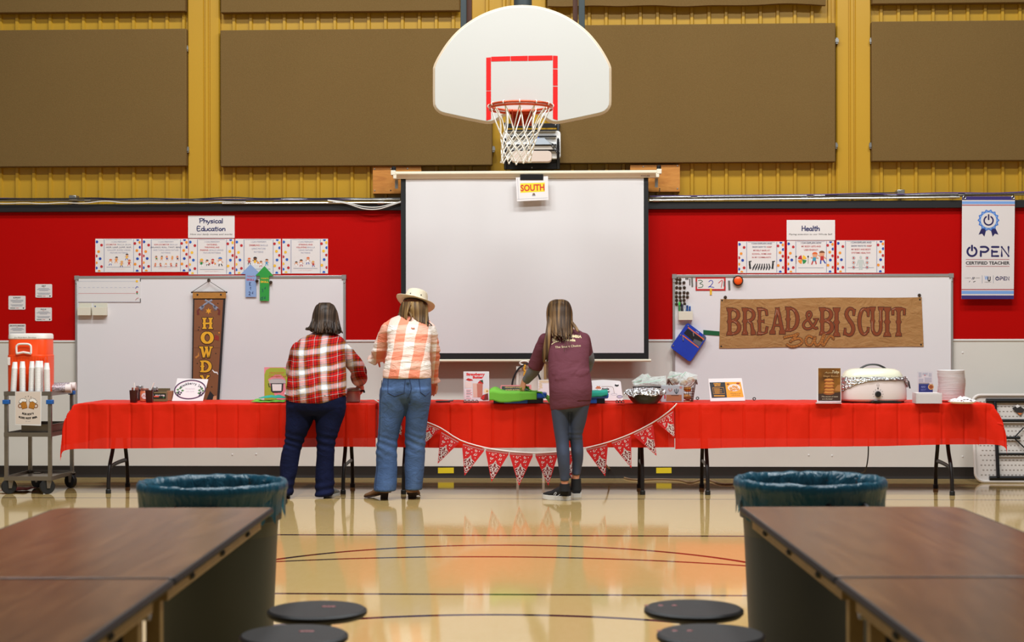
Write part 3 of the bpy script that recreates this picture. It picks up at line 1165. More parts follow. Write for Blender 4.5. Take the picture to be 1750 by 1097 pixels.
# ---- greeting banner HOWDY
def wstem(x, w, y0=0.0, y1=1.0, s=0.16, spur=True):
    """western stem as (points, widths): flared slab ends and a pointed mid spur"""
    h = y1 - y0
    ys = [0, 0.07, 0.10, 0.16] + ([0.42, 0.5, 0.58] if spur else [0.5]) + [0.84, 0.90, 0.93, 1]
    ws = [w + s, w + s * 0.72, w + s * 0.62, w] + ([w, w + s * 0.75, w] if spur else [w]) + [w, w + s * 0.62, w + s * 0.72, w + s]
    return [(x, y0 + h * y) for y in ys], ws


def arc(cx, cy, rx, ry, a0, a1, n=12):
    return [(cx + rx * math.cos(math.radians(a0 + (a1 - a0) * i / n)), cy + ry * math.sin(math.radians(a0 + (a1 - a0) * i / n))) for i in range(n + 1)]


def bulge(n, a, b):
    return [a + (b - a) * math.sin(PI * i / n) for i in range(n + 1)]


def western(ch):
    """(advance, [(points, widths)]) in a unit-height box"""
    T = 0.15
    if ch == 'B':
        return 0.66, [wstem(0.13, T), ([(0.1, 0.94)] + arc(0.28, 0.745, 0.24, 0.20, 90, -90) + [(0.1, 0.52)], [0.1] + bulge(12, 0.1, 0.17) + [0.08]), ([(0.1, 0.52)] + arc(0.28, 0.285, 0.28, 0.23, 90, -90) + [(0.1, 0.06)], [0.08] + bulge(12, 0.1, 0.18) + [0.12])]
    if ch == 'R':
        return 0.68, [wstem(0.13, T), ([(0.1, 0.94)] + arc(0.28, 0.735, 0.25, 0.21, 90, -90) + [(0.1, 0.5)], [0.1] + bulge(12, 0.1, 0.17) + [0.08]), ([(0.3, 0.5), (0.42, 0.42), (0.47, 0.2), (0.50, 0.1), (0.51, 0.0)], [0.08, 0.13, 0.14, 0.24, 0.24])]
    if ch == 'E':
        return 0.64, [wstem(0.13, T), ([(0.1, 0.94), (0.38, 0.94), (0.5, 0.9), (0.54, 0.72)], [0.11, 0.12, 0.15, 0.12]), ([(0.1, 0.5), (0.3, 0.5), (0.38, 0.5)], [0.08, 0.1, 0.24]), ([(0.1, 0.06), (0.38, 0.06), (0.5, 0.1), (0.55, 0.3)], [0.11, 0.12, 0.15, 0.12])]
    if ch == 'A':
        return 0.76, [([(0.34, 1.0), (0.34, 0.94), (0.29, 0.72), (0.2, 0.35), (0.14, 0.17), (0.13, 0.13), (0.13, 0.0)], [0.2, 0.14, 0.11, 0.11, 0.12, 0.28, 0.30]), ([(0.36, 1.0), (0.38, 0.92), (0.44, 0.72), (0.52, 0.35), (0.57, 0.17), (0.58, 0.13), (0.58, 0.0)], [0.2, 0.15, 0.16, 0.17, 0.17, 0.31, 0.33]), ([(0.2, 0.34), (0.53, 0.34)], [0.1, 0.1])]
    if ch == 'D':
        return 0.72, [wstem(0.13, T), ([(0.1, 0.94)] + arc(0.25, 0.5, 0.33, 0.44, 90, -90, 16) + [(0.1, 0.06)], [0.1] + bulge(16, 0.1, 0.19) + [0.1])]
    if ch == 'O':
        return 0.78, [(arc(0.36, 0.5, 0.27, 0.43, 90, 450, 28), [0.12 + 0.1 * abs(math.cos(2 * PI * i / 28 + PI / 2)) for i in range(29)])]
    if ch == 'I':
        return 0.42, [wstem(0.18, 0.16, s=0.2)]
    if ch == 'H':
        return 0.8, [wstem(0.15, 0.17), wstem(0.57, 0.17), ([(0.15, 0.5), (0.57, 0.5)], [0.12, 0.12])]
    if ch == 'S':
        return 0.66, [([(0.5, 0.72), (0.52, 0.92)], [0.1, 0.16]), (crom([(0.52, 0.86), (0.42, 0.94), (0.24, 0.93), (0.14, 0.76), (0.26, 0.58), (0.42, 0.42), (0.48, 0.24), (0.38, 0.08), (0.2, 0.06), (0.08, 0.14)], 3), [0.1] + [0.12 + 0.08 * math.sin(PI * i / 25) for i in range(26)] + [0.1]), ([(0.06, 0.06), (0.08, 0.28)], [0.16, 0.08])]
    if ch == 'C':
        return 0.68, [(arc(0.34, 0.5, 0.25, 0.44, 50, 310, 20), [0.1] + bulge(18, 0.12, 0.2) + [0.1]), ([(0.54, 0.68), (0.54, 0.98)], [0.1, 0.2]), ([(0.54, 0.30), (0.53, 0.14)], [0.12, 0.08])]
    if ch == 'U':
        return 0.74, [([(0.15, 1.0), (0.15, 0.9), (0.15, 0.84), (0.15, 0.6), (0.15, 0.52), (0.15, 0.44)] + arc(0.35, 0.3, 0.2, 0.24, 180, 360, 12) + [(0.55, 0.44), (0.55, 0.52), (0.55, 0.6), (0.55, 0.84), (0.55, 0.9), (0.55, 1.0)], [0.34, 0.26, 0.15, 0.15, 0.25, 0.15] + [0.15 + 0.02 * math.sin(PI * i / 12) for i in range(13)] + [0.14, 0.22, 0.13, 0.13, 0.24, 0.32])]
    if ch == 'T':
        return 0.66, [wstem(0.32, 0.16, 0, 0.96), ([(0.06, 0.72), (0.06, 0.9), (0.2, 0.93), (0.44, 0.93), (0.58, 0.9), (0.58, 0.72)], [0.1, 0.14, 0.13, 0.13, 0.14, 0.1])]
    if ch == 'W':
        return 0.92, [([(0.12, 1), (0.12, 0.92), (0.16, 0.84), (0.28, 0.06)], [0.3, 0.24, 0.16, 0.14]), ([(0.28, 0.06), (0.42, 0.72)], [0.10, 0.1]), ([(0.43, 1), (0.43, 0.92), (0.45, 0.8), (0.57, 0.06)], [0.28, 0.2, 0.16, 0.14]), ([(0.57, 0.06), (0.70, 0.84), (0.72, 0.92), (0.72, 1)], [0.1, 0.1, 0.2, 0.26])]
    if ch == 'Y':
        return 0.8, [([(0.12, 1), (0.12, 0.92), (0.18, 0.84), (0.34, 0.46)], [0.28, 0.22, 0.15, 0.15]), ([(0.58, 1), (0.58, 0.92), (0.52, 0.84), (0.36, 0.46)], [0.26, 0.2, 0.1, 0.12]), ([(0.35, 0.5), (0.35, 0.16), (0.35, 0.1), (0.35, 0)], [0.15, 0.15, 0.25, 0.32])]
    if ch == '&':
        return 0.86, [(crom([(0.78, 0.5), (0.66, 0.28), (0.46, 0.12), (0.22, 0.1), (0.1, 0.24), (0.18, 0.4), (0.38, 0.54), (0.5, 0.7), (0.42, 0.84), (0.3, 0.78), (0.3, 0.62), (0.46, 0.36), (0.68, 0.12), (0.82, 0.14)], 3), [0.09] + [0.12] * 38 + [0.1]), ([(0.62, 0.52), (0.88, 0.52)], [0.07, 0.07])]


def wletter(f, ch, cx, cy, h, w, face, edge, e, lay=2, hi=None, rot=0.0, thin=1.0):
    a, st = western(ch)
    k = w / a if w else h
    cr, sr = math.cos(rot), math.sin(rot)

    def tr(p):
        X, Y = (p[0] - a / 2) * k, -(p[1] - 0.5) * h
        return (cx + X * cr - Y * sr, cy + X * sr + Y * cr)
    for pts, ws in st:
        f.band([tr(p) for p in pts], [x * k * thin + 2 * e for x in ws], edge, lay, ext=e)
    for pts, ws in st:
        f.band([tr(p) for p in pts], [x * k * thin for x in ws], face, lay + 1)
    if hi and ch in 'BREADICUT':
        for pts, ws in st:
            if len(pts) > 3:
                n = len(pts)
                seg = pts[n // 6: n // 6 + max(2, n // 5)]
                f.band([tr((p[0] - 0.03, p[1])) for p in seg], 0.45, hi, lay + 2)
                seg = pts[-max(2, n // 5):-1]
                if len(seg) > 1:
                    f.band([tr((p[0] - 0.03, p[1])) for p in seg], 0.4, hi, lay + 2)


BRN, BRN2, OCH = M('printed_brown_canvas', C(136, 84, 50), 0.75, var=0.08, vs=6), ink(70, 40, 30), ink(240, 176, 40)
CHAR = ink(38, 34, 36)
ban = Flat(PY(355, 590, -0.055), NW)
th = thing('greeting_banner', PY(353, 690, -0.055), 'hanging brown western banner lettered HOWDY with crossed revolvers', 'banner')
f = Flat(ban.o, NW)
f.sheet([(330, 509.5), (385.5, 509.5), (374.5, 690), (327, 690)], CHAR, 0.003)
f.poly([(332.3, 512), (381.5, 512), (370.5, 688), (329, 688)], BRN, 1)
for a, b_ in (((381.0, 512), (370.0, 688)),):
    f.band([a, b_], 0.6, ink(150, 90, 60), 2)
f.rect(330, 565, 380, 565.5, ink(104, 60, 40), 2)
f.rect(329, 594, 378, 594.5, ink(104, 60, 40), 2)
STEELI, STEELD, GRIPI = ink(150, 154, 170), ink(86, 88, 104), ink(112, 46, 40)
for s in (-1, 1):
    cx = 356.5
    R = lambda x, y: (cx + s * x, y)
    f.band([R(-6, 512.5), R(8, 521)], 3.2, STEELI, 3)
    f.band([R(-5, 514), R(8, 522.3)], 0.6, STEELD, 4)
    f.poly([R(6, 518.5), R(13, 523), R(17, 526.5), R(13, 530), R(8, 526)], STEELI, 3)
    f.disc(cx + s * 10.5, 524, 2.3, STEELD, 4, n=10)
    f.ring(cx + s * 11, 529, 1.9, 0.7, STEELD, 3, n=10)
    f.band([R(14.5, 527), R(18.5, 531), R(17.5, 538)], [2.5, 3.4, 4.4], GRIPI, 3)
f.poly([(356.5 + (5.6 if i % 2 == 0 else 2.6) * math.sin(PI * i / 6), 531.5 - (5.6 if i % 2 == 0 else 2.6) * math.cos(PI * i / 6)) for i in range(12)], ink(232, 160, 44), 3)
for x, y in ((372.5, 518.5), (340.5, 559), (339, 563.5), (337.3, 621), (362, 661), (369, 604)):
    f.disc(x, y, 1.0, BLKI, 3, n=6)
f.poly([(366, 580), (368, 571.5), (374.5, 575), (374, 582)], ink(150, 50, 40), 3)
f.disc(374.5, 568.5, 1.3, ink(240, 150, 60), 3, n=8)
f.band([(363, 632), (366.5, 636), (371, 636.5), (372.5, 640)], [1.2, 2.4, 2.4, 0.8], WHI, 3)
f.poly([(333, 610), (338, 607), (339, 601), (341, 608), (335, 613)], ink(200, 130, 60), 3)
f.poly([(353, 683), (359, 668), (366, 676), (368, 688), (352, 688)], CHAR, 3)
f.poly([(362, 688), (365, 677), (370, 676), (370.5, 688)], ink(220, 150, 110), 3)
body = obj('cloth', f, th, sharp=0, smooth=False)
f = Flat(ban.o, NW)
for ch, cx, cy, h, w_ in (('H', 355.8, 552.5, 19, 20), ('O', 355.2, 577, 20, 23), ('W', 353.6, 602, 20, 25), ('D', 352.8, 626, 20, 21), ('Y', 351.5, 651, 20, 19)):
    wletter(f, ch, cx, cy, h, w_, OCH, BLKI, 1.0, 5)
obj('lettering', f, body, 'yellow slab letters edged in black', sharp=0, smooth=False)
w = MB(wood_mat('banner_header_wood', C(150, 96, 36), C(190, 132, 58), C(120, 72, 26), 3, 0.5, ring=(2, 1, 26)))
a, b_ = PY(329.5, 510, -0.06), PY(385.8, 498.5, -0.06)
w.bx(a.x, b_.x, -0.062, -0.045, a.z, b_.z)
obj('header', w, th, 'plank patterned header strip')
w = MB(BLKI)
z = PY(357, 499.5, -0.06).z
w.tube([(PY(326.5, 499, -.06).x, -0.055, z), (PY(388, 499, -.06).x, -0.055, z)], 0.008, 8)
obj('rod', w, th)
for px in (337.5, 377.5):
    w = MB(CHAR)
    p = PY(px, 503.5, -0.063)
    w.ball(p, 0.009, 0.004, 0.009, 10)
    obj('bolt', w, th)
w = MB(ink(110, 104, 96))
ps = [PY(328, 499, -0.055), PY(357, 480, -0.05), PY(386.5, 499, -0.055)]
w.tube(ps, 0.0035, 6)
obj('cord', w, th)


# ---- round hook magnets
MAG = M('nickel_magnet', C(130, 110, 92), 0.28, 0.9, var=0.3, vs=40)
MAGD = M('dark_hook', C(52, 34, 26), 0.4, 0.5)


def magnet(px, py, label, Yb=-0.022, group='round hook magnets on the whiteboards', s=1.0):
    p = PY(px, py, Yb)
    rot = Matrix.Rotation(PI / 2, 3, 'X')
    th = MB(MAG)
    th.lathe([(0.0155 * s, 0), (0.0155 * s, 0.006), (0.013 * s, 0.0085), (0.008 * s, 0.009)], p, 16, rot)
    o = obj('magnet', th, None, label, 'magnet', group, loc=p)
    h = MB(MAGD)
    h.tube([p + Vector((0, -0.008, 0.004)), p + Vector((0, -0.024, 0.004)), p + Vector((0, -0.032, -0.004)), p + Vector((0, -0.028, -0.013)), p + Vector((0, -0.018, -0.014))], 0.0042 * s, 6)
    obj('hook', h, o)
    return o


magnet(357, 479, 'hook magnet holding up the cord of the HOWDY banner')
magnet(439.3, 480, 'hook magnet overlapping the edge of the blue paper arrow', -0.035)
magnet(463, 482.5, 'hook magnet overlapping the edge of the green paper arrow', -0.035)
magnet(1239.5, 508, 'hook magnet above the top left corner of the brown paper banner')
magnet(1571, 504.5, 'hook magnet above the top right corner of the brown paper banner')
rows = [(477, [1156.8, 1162]), (483, [1156.2, 1162, 1168.7]), (491.5, [1156.5, 1162.3, 1169.5]), (500, [1156, 1162, 1169, 1175]), (506.8, [1156, 1162.2, 1168.6, 1174.8]), (513, [1156.3, 1163, 1169]), (519.5, [1156.2, 1163.5, 1170])]
RN = ('top', 'second', 'third', 'fourth', 'fifth', 'sixth', 'bottom')
CN = ('first', 'second', 'third', 'fourth')
for i, (y, xs) in enumerate(rows):
    for j, x in enumerate(xs):
        magnet(x, y + (0.6 if j % 2 else 0), 'spare hook magnet, %s from the board frame in the %s row of the cluster' % (CN[j], RN[i]), s=0.95)

# ---- paper arrows
def arrow(pts, m, name, label, words, Yo):
    f = Flat(PY(440, 490, Yo), NW)
    f.sheet(pts, m, 0.002)
    words(f)
    tagflat(f, name, label, 'paper arrow', 'paper arrows over the left whiteboard')


def wa(f):
    f.text("TODAY'S", 428.5, 472.2, 2.2, REDI, 1, w=13, bold=0.02)
    f.text('SKILL', 428.3, 477.8, 3.2, REDI, 1, w=14, bold=0.03)
    hand(f, 'K', 427.5, 485, 6, NAVY, 0.9, lay=1)
    hand(f, '1', 428, 493, 5, NAVY, 0.7, lay=1)
    hand(f, '2', 426.5, 501.5, 6, NAVY, 1.0, lay=1)
    hand(f, 'd', 431.5, 500, 4, NAVY, 0.7, lay=1)


def wb(f):
    f.text("TODAY'S", 452.5, 475.8, 2.2, YEI, 1, w=13, bold=0.02)
    f.text('SKILL', 452.3, 481.5, 3.2, YEI, 1, w=14, bold=0.03)
    hand(f, '3', 448.5, 496.5, 5, NAVY, 0.6, lay=1)
    hand(f, 'd', 453, 492, 3.5, NAVY, 0.6, lay=1)
    f.ring(447.2, 510.5, 1.9, 0.7, NAVY, 1, n=10)
    f.band([(447.2, 509), (450, 506.5)], 0.7, NAVY, 1)
    hand(f, 'd', 452.5, 508.5, 4, NAVY, 0.7, lay=1)


arrow([(419.5, 507.5), (419.5, 468.5), (411.5, 468.5), (428, 451.5), (441.5, 464.5), (441.5, 468.5), (438, 468.5), (438, 507.5)], M('pale_blue_paper', C(140, 168, 212), 0.6), 'paper_arrow', 'pale blue paper arrow pointing up over the board edge', wa, -0.036)
arrow([(444, 514), (444, 471.5), (436.5, 471), (452, 454.5), (467.5, 471.5), (460.3, 471.5), (459.8, 514.3)], M('bright_green_paper', C(44, 156, 62), 0.55, var=0.08, vs=12), 'paper_arrow', 'bright green paper arrow pointing up over the board edge', wb, -0.041)

# ---- brown paper banner BREAD & BISCUIT Bar
KR = NT('kraft_paper')
kn = KR.noise(5, 5, None, 0.6, 0.8)
KR.color(KR.mix(kn, C(178, 132, 78), C(158, 112, 60)))
KR.set(Roughness=0.75)
KR.bump(KR.noise(7, 4, KR.mp((1, 1, 1.6)), 0.55, 1.2), 0.5, 0.03)
th = thing('paper_banner', PY(1403, 594, -0.028), 'brown kraft paper banner lettered BREAD and BISCUIT Bar in western letters', 'banner')
f = Flat(PY(1403, 552, -0.028), NW)
top, bot = [], []
for i in range(25):
    t = i / 24
    top.append((1231.5 + (1575 - 1231.5) * t, 511 - 3.5 * t + 0.7 * math.sin(9 * t)))
    bot.append((1229 + (1578.5 - 1229) * t, 594.5 - 1.8 * t + 0.7 * math.sin(11 * t + 1)))
f.sheet(top + bot[::-1], KR.m, 0.002)
for x, y in ((1234, 513.5), (1572, 512), (1232.5, 591.8), (1574, 589)):
    f.disc(x, y, 1.5, BLKI, 1, n=10)
paper = obj('paper', f, th, sharp=0, smooth=False)
f = Flat(PY(1403, 552, -0.028), NW)
LET, LED = ink(132, 60, 18), ink(60, 24, 12)
for ch, cx, cy, h, w_ in (('B', 1254.5, 549.5, 48, 25.5), ('R', 1281, 549, 47, 26), ('E', 1303.8, 549, 48, 20), ('A', 1329.5, 548.5, 46, 28), ('D', 1355, 545.5, 43, 26), ('&', 1384, 546, 40, 29), ('B', 1413, 549, 48, 26), ('I', 1430.8, 550.5, 50, 17), ('S', 1453, 550, 52, 23), ('C', 1477, 549.5, 51, 23), ('U', 1499, 549.5, 51, 26), ('I', 1517.5, 550, 51, 17.5), ('T', 1536, 549, 52, 25)):
    wletter(f, ch, cx, cy, h * 0.97, w_, LET, LED, 0.95, 1.2, ink(206, 168, 140), thin=0.84)
obj('lettering', f, paper, 'brown outlined western letters', sharp=0, smooth=False)
f = Flat(PY(1403, 552, -0.028), NW)
ROPE, ROPED = ink(176, 108, 40), ink(84, 44, 20)
bar = [crom([(1339, 577), (1346, 575), (1356, 573), (1364, 570), (1357, 577), (1350, 585), (1354, 581), (1366, 578), (1371, 584), (1364, 590), (1352, 592), (1344, 588)], 5),
       crom([(1389, 577), (1382, 574), (1377, 580), (1379, 588), (1386, 589), (1391, 580), (1393, 575), (1392, 584), (1396, 591)], 5),
       crom([(1396, 591), (1403, 584), (1407, 573), (1409, 573), (1405, 583), (1407, 590), (1414, 579), (1419, 574), (1424, 577), (1423, 580)], 5)]
for q in bar:
    f.band(q, 5.0, ROPED, 4.2, ext=0.5)
for q in bar:
    f.band(q, 3.6, ROPE, 5)
for q in bar:
    for i in range(1, len(q) - 1, 2):
        d = Vector((q[i + 1][0] - q[i - 1][0], q[i + 1][1] - q[i - 1][1])).normalized()
        nn = Vector((-d.y, d.x))
        a = Vector(q[i])
        f.band([tuple(a + nn * 1.6 + d * 0.7), tuple(a - nn * 1.6 - d * 0.7)], 0.35, ROPED, 6)
obj('rope_lettering', f, paper, 'rope styled script letters', sharp=0, smooth=False)

# green strip magnet, counter card, push light, strip magnets, clip
f = Flat(PY(1215, 569, -0.0262), NW)
f.sheet([(1202, 563.8), (1229.5, 566.2), (1229.5, 573.8), (1202, 571.8)], M('green_magnet_strip', C(14, 92, 50), 0.5), 0.003)
tagflat(f, 'magnet_strip', 'dark green magnetic strip touching the left edge of the paper banner', 'magnet strip')
f = Flat(PY(1214, 485, -0.0262), NW)
f.box(1188.8, 473.5, 1240, 496.5, M('card_red', C(196, 24, 28), 0.5), 0.003)
f.rect(1191.5, 476.2, 1237.2, 493.8, PAPER, 1)
hand(f, '3', 1197.5, 485.2, 12.5, ink(20, 96, 60), 1.1, w=10)
hand(f, '2', 1215, 485.2, 12.5, ink(34, 48, 168), 1.2, w=11)
hand(f, '1', 1232, 485, 12.5, ink(200, 30, 40), 1.2, w=8)
f.rect(1189, 481, 1190.8, 490, ink(90, 96, 92), 2)
f.rect(1236.5, 480.5, 1238.6, 489.5, ink(90, 96, 92), 2)
tagflat(f, 'countdown_card', 'red framed white card with the handwritten figures 3 2 1', 'card')
f = Flat(PY(1215, 498, -0.028), NW)
f.box(1213.3, 493, 1216.6, 503.8, M('yellow_clip', C(234, 182, 40), 0.45), 0.008)
tagflat(f, 'clothes_peg', 'small yellow peg clipped under the figure 2', 'peg')
for l, t, r, b, lab in ((1181.2, 474.5, 1184.6, 489.5, 'grey strip magnet left of the red framed card'), (1244.2, 479.5, 1248.2, 495, 'grey strip magnet between the red framed card and the orange button')):
    f = Flat(PY(l, t, -0.028), NW)
    f.sheet([(l, t), (r - 0.6, t - 0.2), (r, b), (l + 0.8, b + 0.3)], CLIP, 0.005)
    tagflat(f, 'strip_magnet', lab, 'magnet', 'grey strip magnets')
f = Flat(PY(1177, 480, -0.028), NW)
f.box(1178.2, 476, 1179.6, 487, M('dark_brown_rubber', C(60, 44, 36), 0.6), 0.005)
tagflat(f, 'strip_magnet', 'thin dark strip magnet beside the cluster of hook magnets', 'magnet', 'grey strip magnets')
for px, lab in ((1172.5, 'tiny black dot magnet nearer the hook magnet cluster'), (1175.3, 'tiny black dot magnet nearer the thin dark strip')):
    w = MB(BLKI)
    p = PY(px, 476.3, -0.022)
    w.lathe([(0.007, 0), (0.006, 0.006)], p, 10, Matrix.Rotation(PI / 2, 3, 'X'))
    obj('dot_magnet', w, None, lab, 'magnet', 'tiny black magnets')
p = PY(1261, 479.8, -0.0305)
R90 = Matrix.Rotation(PI / 2, 3, 'X')
th = thing('push_button', p, 'round orange push button in a black ring on the right whiteboard', 'button')
w = MB(M('black_plastic', C(24, 24, 26), 0.4))
w.lathe([(0.048, 0), (0.048, 0.018), (0.044, 0.022), (0.040, 0.022)], p, 28, R90)
obj('base', w, th)
w = MB(M('orange_plastic', C(250, 92, 24), 0.3))
w.lathe([(0.040, 0.018), (0.037, 0.030), (0.028, 0.036), (0.012, 0.039), (0.0, 0.0395)], p, 28, R90)
obj('dome', w, th)

# small marker box with pens on the right whiteboard
Yb = -0.023
a, b_ = PY(1159, 547, Yb), PY(1183, 532, Yb)
th = thing('marker_box', Vector(((a.x + b_.x) / 2, Yb, a.z)), 'cream magnetic marker box on the right whiteboard above the blue pouch', 'box')
w = MB(TRAYM)
w.bx(a.x, b_.x, Yb - 0.055, Yb - 0.050, a.z, b_.z)
w.bx(a.x, b_.x, Yb - 0.004, Yb, a.z, b_.z)
w.bx(a.x, b_.x, Yb - 0.05, Yb - 0.004, a.z, a.z + 0.005)
w.bx(a.x, a.x + 0.005, Yb - 0.05, Yb - 0.004, a.z + 0.005, b_.z)
w.bx(b_.x - 0.005, b_.x, Yb - 0.05, Yb - 0.004, a.z + 0.005, b_.z)
obj('body', w, th, bevel=0.001)
for px, py, m, cap, lab in ((1161, 519, ink(60, 140, 70), ink(70, 210, 80), 'green marker with a bright green cap in the cream box'), (1165.5, 523, ink(24, 26, 36), ink(30, 32, 60), 'black marker standing in the cream box'), (1170, 524.5, ink(220, 222, 226), ink(190, 196, 204), 'white marker standing in the cream box'), (1174.5, 524.5, ink(30, 78, 150), ink(24, 60, 120), 'blue marker standing in the cream box'), (1178.8, 526, ink(30, 78, 150), ink(40, 90, 170), 'second blue marker at the right end of the cream box')):
    p = PY(px, py, Yb - 0.027)
    w = MB(m)
    w.tube([(p.x, p.y, a.z + 0.006), (p.x, p.y, p.z - 0.012)], 0.0085, 10)
    o = obj('marker', w, None, lab, 'marker', 'markers in the cream box')
    w = MB(cap)
    w.tube([(p.x, p.y, p.z - 0.012), (p.x, p.y, p.z + 0.012), (p.x, p.y, p.z + 0.016)], [0.0095, 0.0095, 0.006], 10)
    obj('cap', w, o)

# blue zip pouch hanging askew
th = thing('zip_pouch', PY(1176, 617, -0.03), 'blue zip pouch with orange zips hanging askew on the right whiteboard', 'pouch')
BLP = M('blue_nylon', C(22, 58, 176), 0.5, var=0.15, vs=9, bump=0.2, bs=30)
f = Flat(PY(1177, 585, -0.066), NW)


def rcorner(pts, r, n=4):
    out = []
    k = len(pts)
    for i in range(k):
        p0, p1, p2 = Vector(pts[i - 1]), Vector(pts[i]), Vector(pts[(i + 1) % k])
        a, c = p1 + (p0 - p1).normalized() * r, p1 + (p2 - p1).normalized() * r
        for j in range(n + 1):
            t = j / n
            out.append(tuple((1 - t) ** 2 * a + 2 * t * (1 - t) * p1 + t * t * c))
    return out


outline = rcorner([(1175, 551), (1208.5, 576.5), (1179.5, 619), (1145.5, 593.5)], 5)
f.sheet(outline, BLP, 0.034)
bag = obj('body', f, th, sharp=30)
f = Flat(PY(1177, 585, -0.066), NW)
q = lambda u, v: (1175 + (1208.5 - 1175) * u + (1145.5 - 1175) * v, 551 + (576.5 - 551) * u + (593.5 - 551) * v)
f.poly([q(0.12, 0.36), q(0.14, 0.16), q(0.92, 0.14), q(0.95, 0.40)][::-1], ink(16, 16, 20), 1)
f.poly([q(0.62, 0.40), q(0.6, 0.30), q(0.95, 0.22), q(0.95, 0.40)], ink(96, 98, 104), 2)
f.poly([q(0.80, 0.10), q(0.80, 0.02), q(0.97, 0.02), q(0.97, 0.20)], ink(80, 86, 110), 2)
f.text('SLIM', *q(0.55, 0.06), 2.0, WHI, 2, w=6, rot=math.radians(37))
for v in (0.12, 0.44):
    f.band([q(0.13, v), q(0.95, v)], 1.7, ink(236, 116, 40), 3)
obj('print', f, bag, sharp=0, smooth=False)
for u, v in ((0.1, 0.08), (0.06, 0.47), (0.06, 0.90)):
    w = MB(CLIP)
    w.ball(f.P(*q(u, v), 2), 0.008, 0.004, 0.008, 8)
    obj('rivet', w, bag)
for u, v in ((0.42, 0.15), (0.17, 0.47)):
    w = MB(M('zip_pull', C(200, 200, 204), 0.3, 0.8))
    a, b_ = f.P(*q(u, v), 5), f.P(q(u, v)[0] + 0.8, q(u, v)[1] + 6.5, 6)
    w.tube([a, b_], 0.005, 6)
    obj('zip_pull', w, bag)

# ---- hanging banner at the right
th = thing('hanging_banner', PY(1688, 511, -0.07), 'white and purple vinyl banner with a rosette emblem, lettered OPEN CERTIFIED TEACHER', 'banner')
VIN = M('white_vinyl', C(222, 214, 212), 0.4, var=0.02, vs=4)
PUR, SKY, PINK = ink(50, 38, 110), ink(116, 158, 218), ink(166, 54, 66)
INDG = ink(28, 20, 84)
f = Flat(PY(1688, 423, -0.07), NW)
E = lambda y: (1644.2 - (y - 335) * 0.006, 1734.5 - (y - 335) * 0.012)


def strip(y0, y1, m, lay):
    a0, a1 = E(y0)
    b0, b1 = E(y1)
    f.poly([(a0, y0), (a1, y0), (b1, y1), (b0, y1)], m, lay)


f.sheet([(E(335)[0], 335.3), (E(335)[1], 335.3), (E(511)[1], 511), (E(511)[0], 511)], VIN, 0.002)
strip(335.4, 341.8, PUR, 1)
strip(344, 348.6, SKY, 1)
strip(349.8, 351.3, PINK, 1)
strip(494.0, 495.5, PINK, 1)
strip(497, 502.3, SKY, 1)
strip(504.8, 511, PUR, 1)
vin = obj('vinyl', f, th, sharp=0, smooth=False)
f = Flat(PY(1688, 423, -0.07), NW)
cx, cy = 1689.3, 376.3
for s in (-1, 1):
    f.poly([(cx + s * 3.5, 391), (cx + s * 11, 388), (cx + s * 17, 401), (cx + s * 11, 399.3), (cx + s * 7, 404.5)], INDG, 1)
f.poly([(cx + (18.8 if i % 2 else 16.0) * math.sin(2 * PI * i / 28), cy - (18.8 if i % 2 else 16.0) * math.cos(2 * PI * i / 28)) for i in range(28)], ink(66, 118, 200), 2)
f.poly([(cx + (16.2 if i % 2 else 14.0) * math.sin(2 * PI * i / 28), cy - (16.2 if i % 2 else 14.0) * math.cos(2 * PI * i / 28)) for i in range(28)], ink(150, 186, 230), 3)
f.ring(cx, cy, 14.2, 0.8, ink(66, 118, 200), 4)
f.disc(cx, cy, 13.0, VIN, 5, n=28)


def power(cx, cy, r, w_, m, lay):
    f.ring(cx, cy, r, w_, m, lay, n=30, a0=-58, a1=238)
    f.disc(cx + r * math.cos(math.radians(-58)), cy + r * math.sin(math.radians(-58)), w_ / 2, m, lay, n=10)
    f.disc(cx + r * math.cos(math.radians(238)), cy + r * math.sin(math.radians(238)), w_ / 2, m, lay, n=10)
    f.band([(cx, cy - r * 1.28), (cx, cy - r * 0.25)], w_, m, lay)
    f.disc(cx, cy - r * 1.28, w_ / 2, m, lay, n=10)
    f.disc(cx, cy - r * 0.25, w_ / 2, m, lay, n=10)


power(cx, cy + 0.6, 7.6, 2.6, INDG, 6)


def rounded(pts, w_, m, lay):
    f.band(pts, w_, m, lay)
    for p in pts:
        f.disc(p[0], p[1], w_ / 2, m, lay, n=12)


def word_open(x0, x1, y0, y1, w_, m, lay):
    k = (x1 - x0) / 75.0
    X = lambda v: x0 + v * k
    r = (y1 - y0) / 2 - w_ / 2
    power(X(10.5), (y0 + y1) / 2, r, w_, m, lay)
    t, b, c = y0 + w_ / 2, y1 - w_ / 2, (y0 + y1) / 2 + 0.6 * k
    rounded([(X(25.5), b), (X(25.5), c - 1 * k)], w_, m, lay)
    rounded(crom([(X(25.5), t), (X(34), t), (X(38.3), (t + c) / 2), (X(34), c), (X(28.5), c)], 4), w_, m, lay)
    rounded([(X(44.5), t + 6 * k), (X(44.5), b), (X(55), b)], w_, m, lay)
    rounded([(X(44.5), t), (X(55.5), t)], w_, m, lay)
    rounded([(X(47), c - 0.3 * k), (X(53), c - 0.3 * k)], w_, m, lay)
    rounded([(X(61), b), (X(61), t), (X(72.5), b), (X(72.5), t)], w_, m, lay)


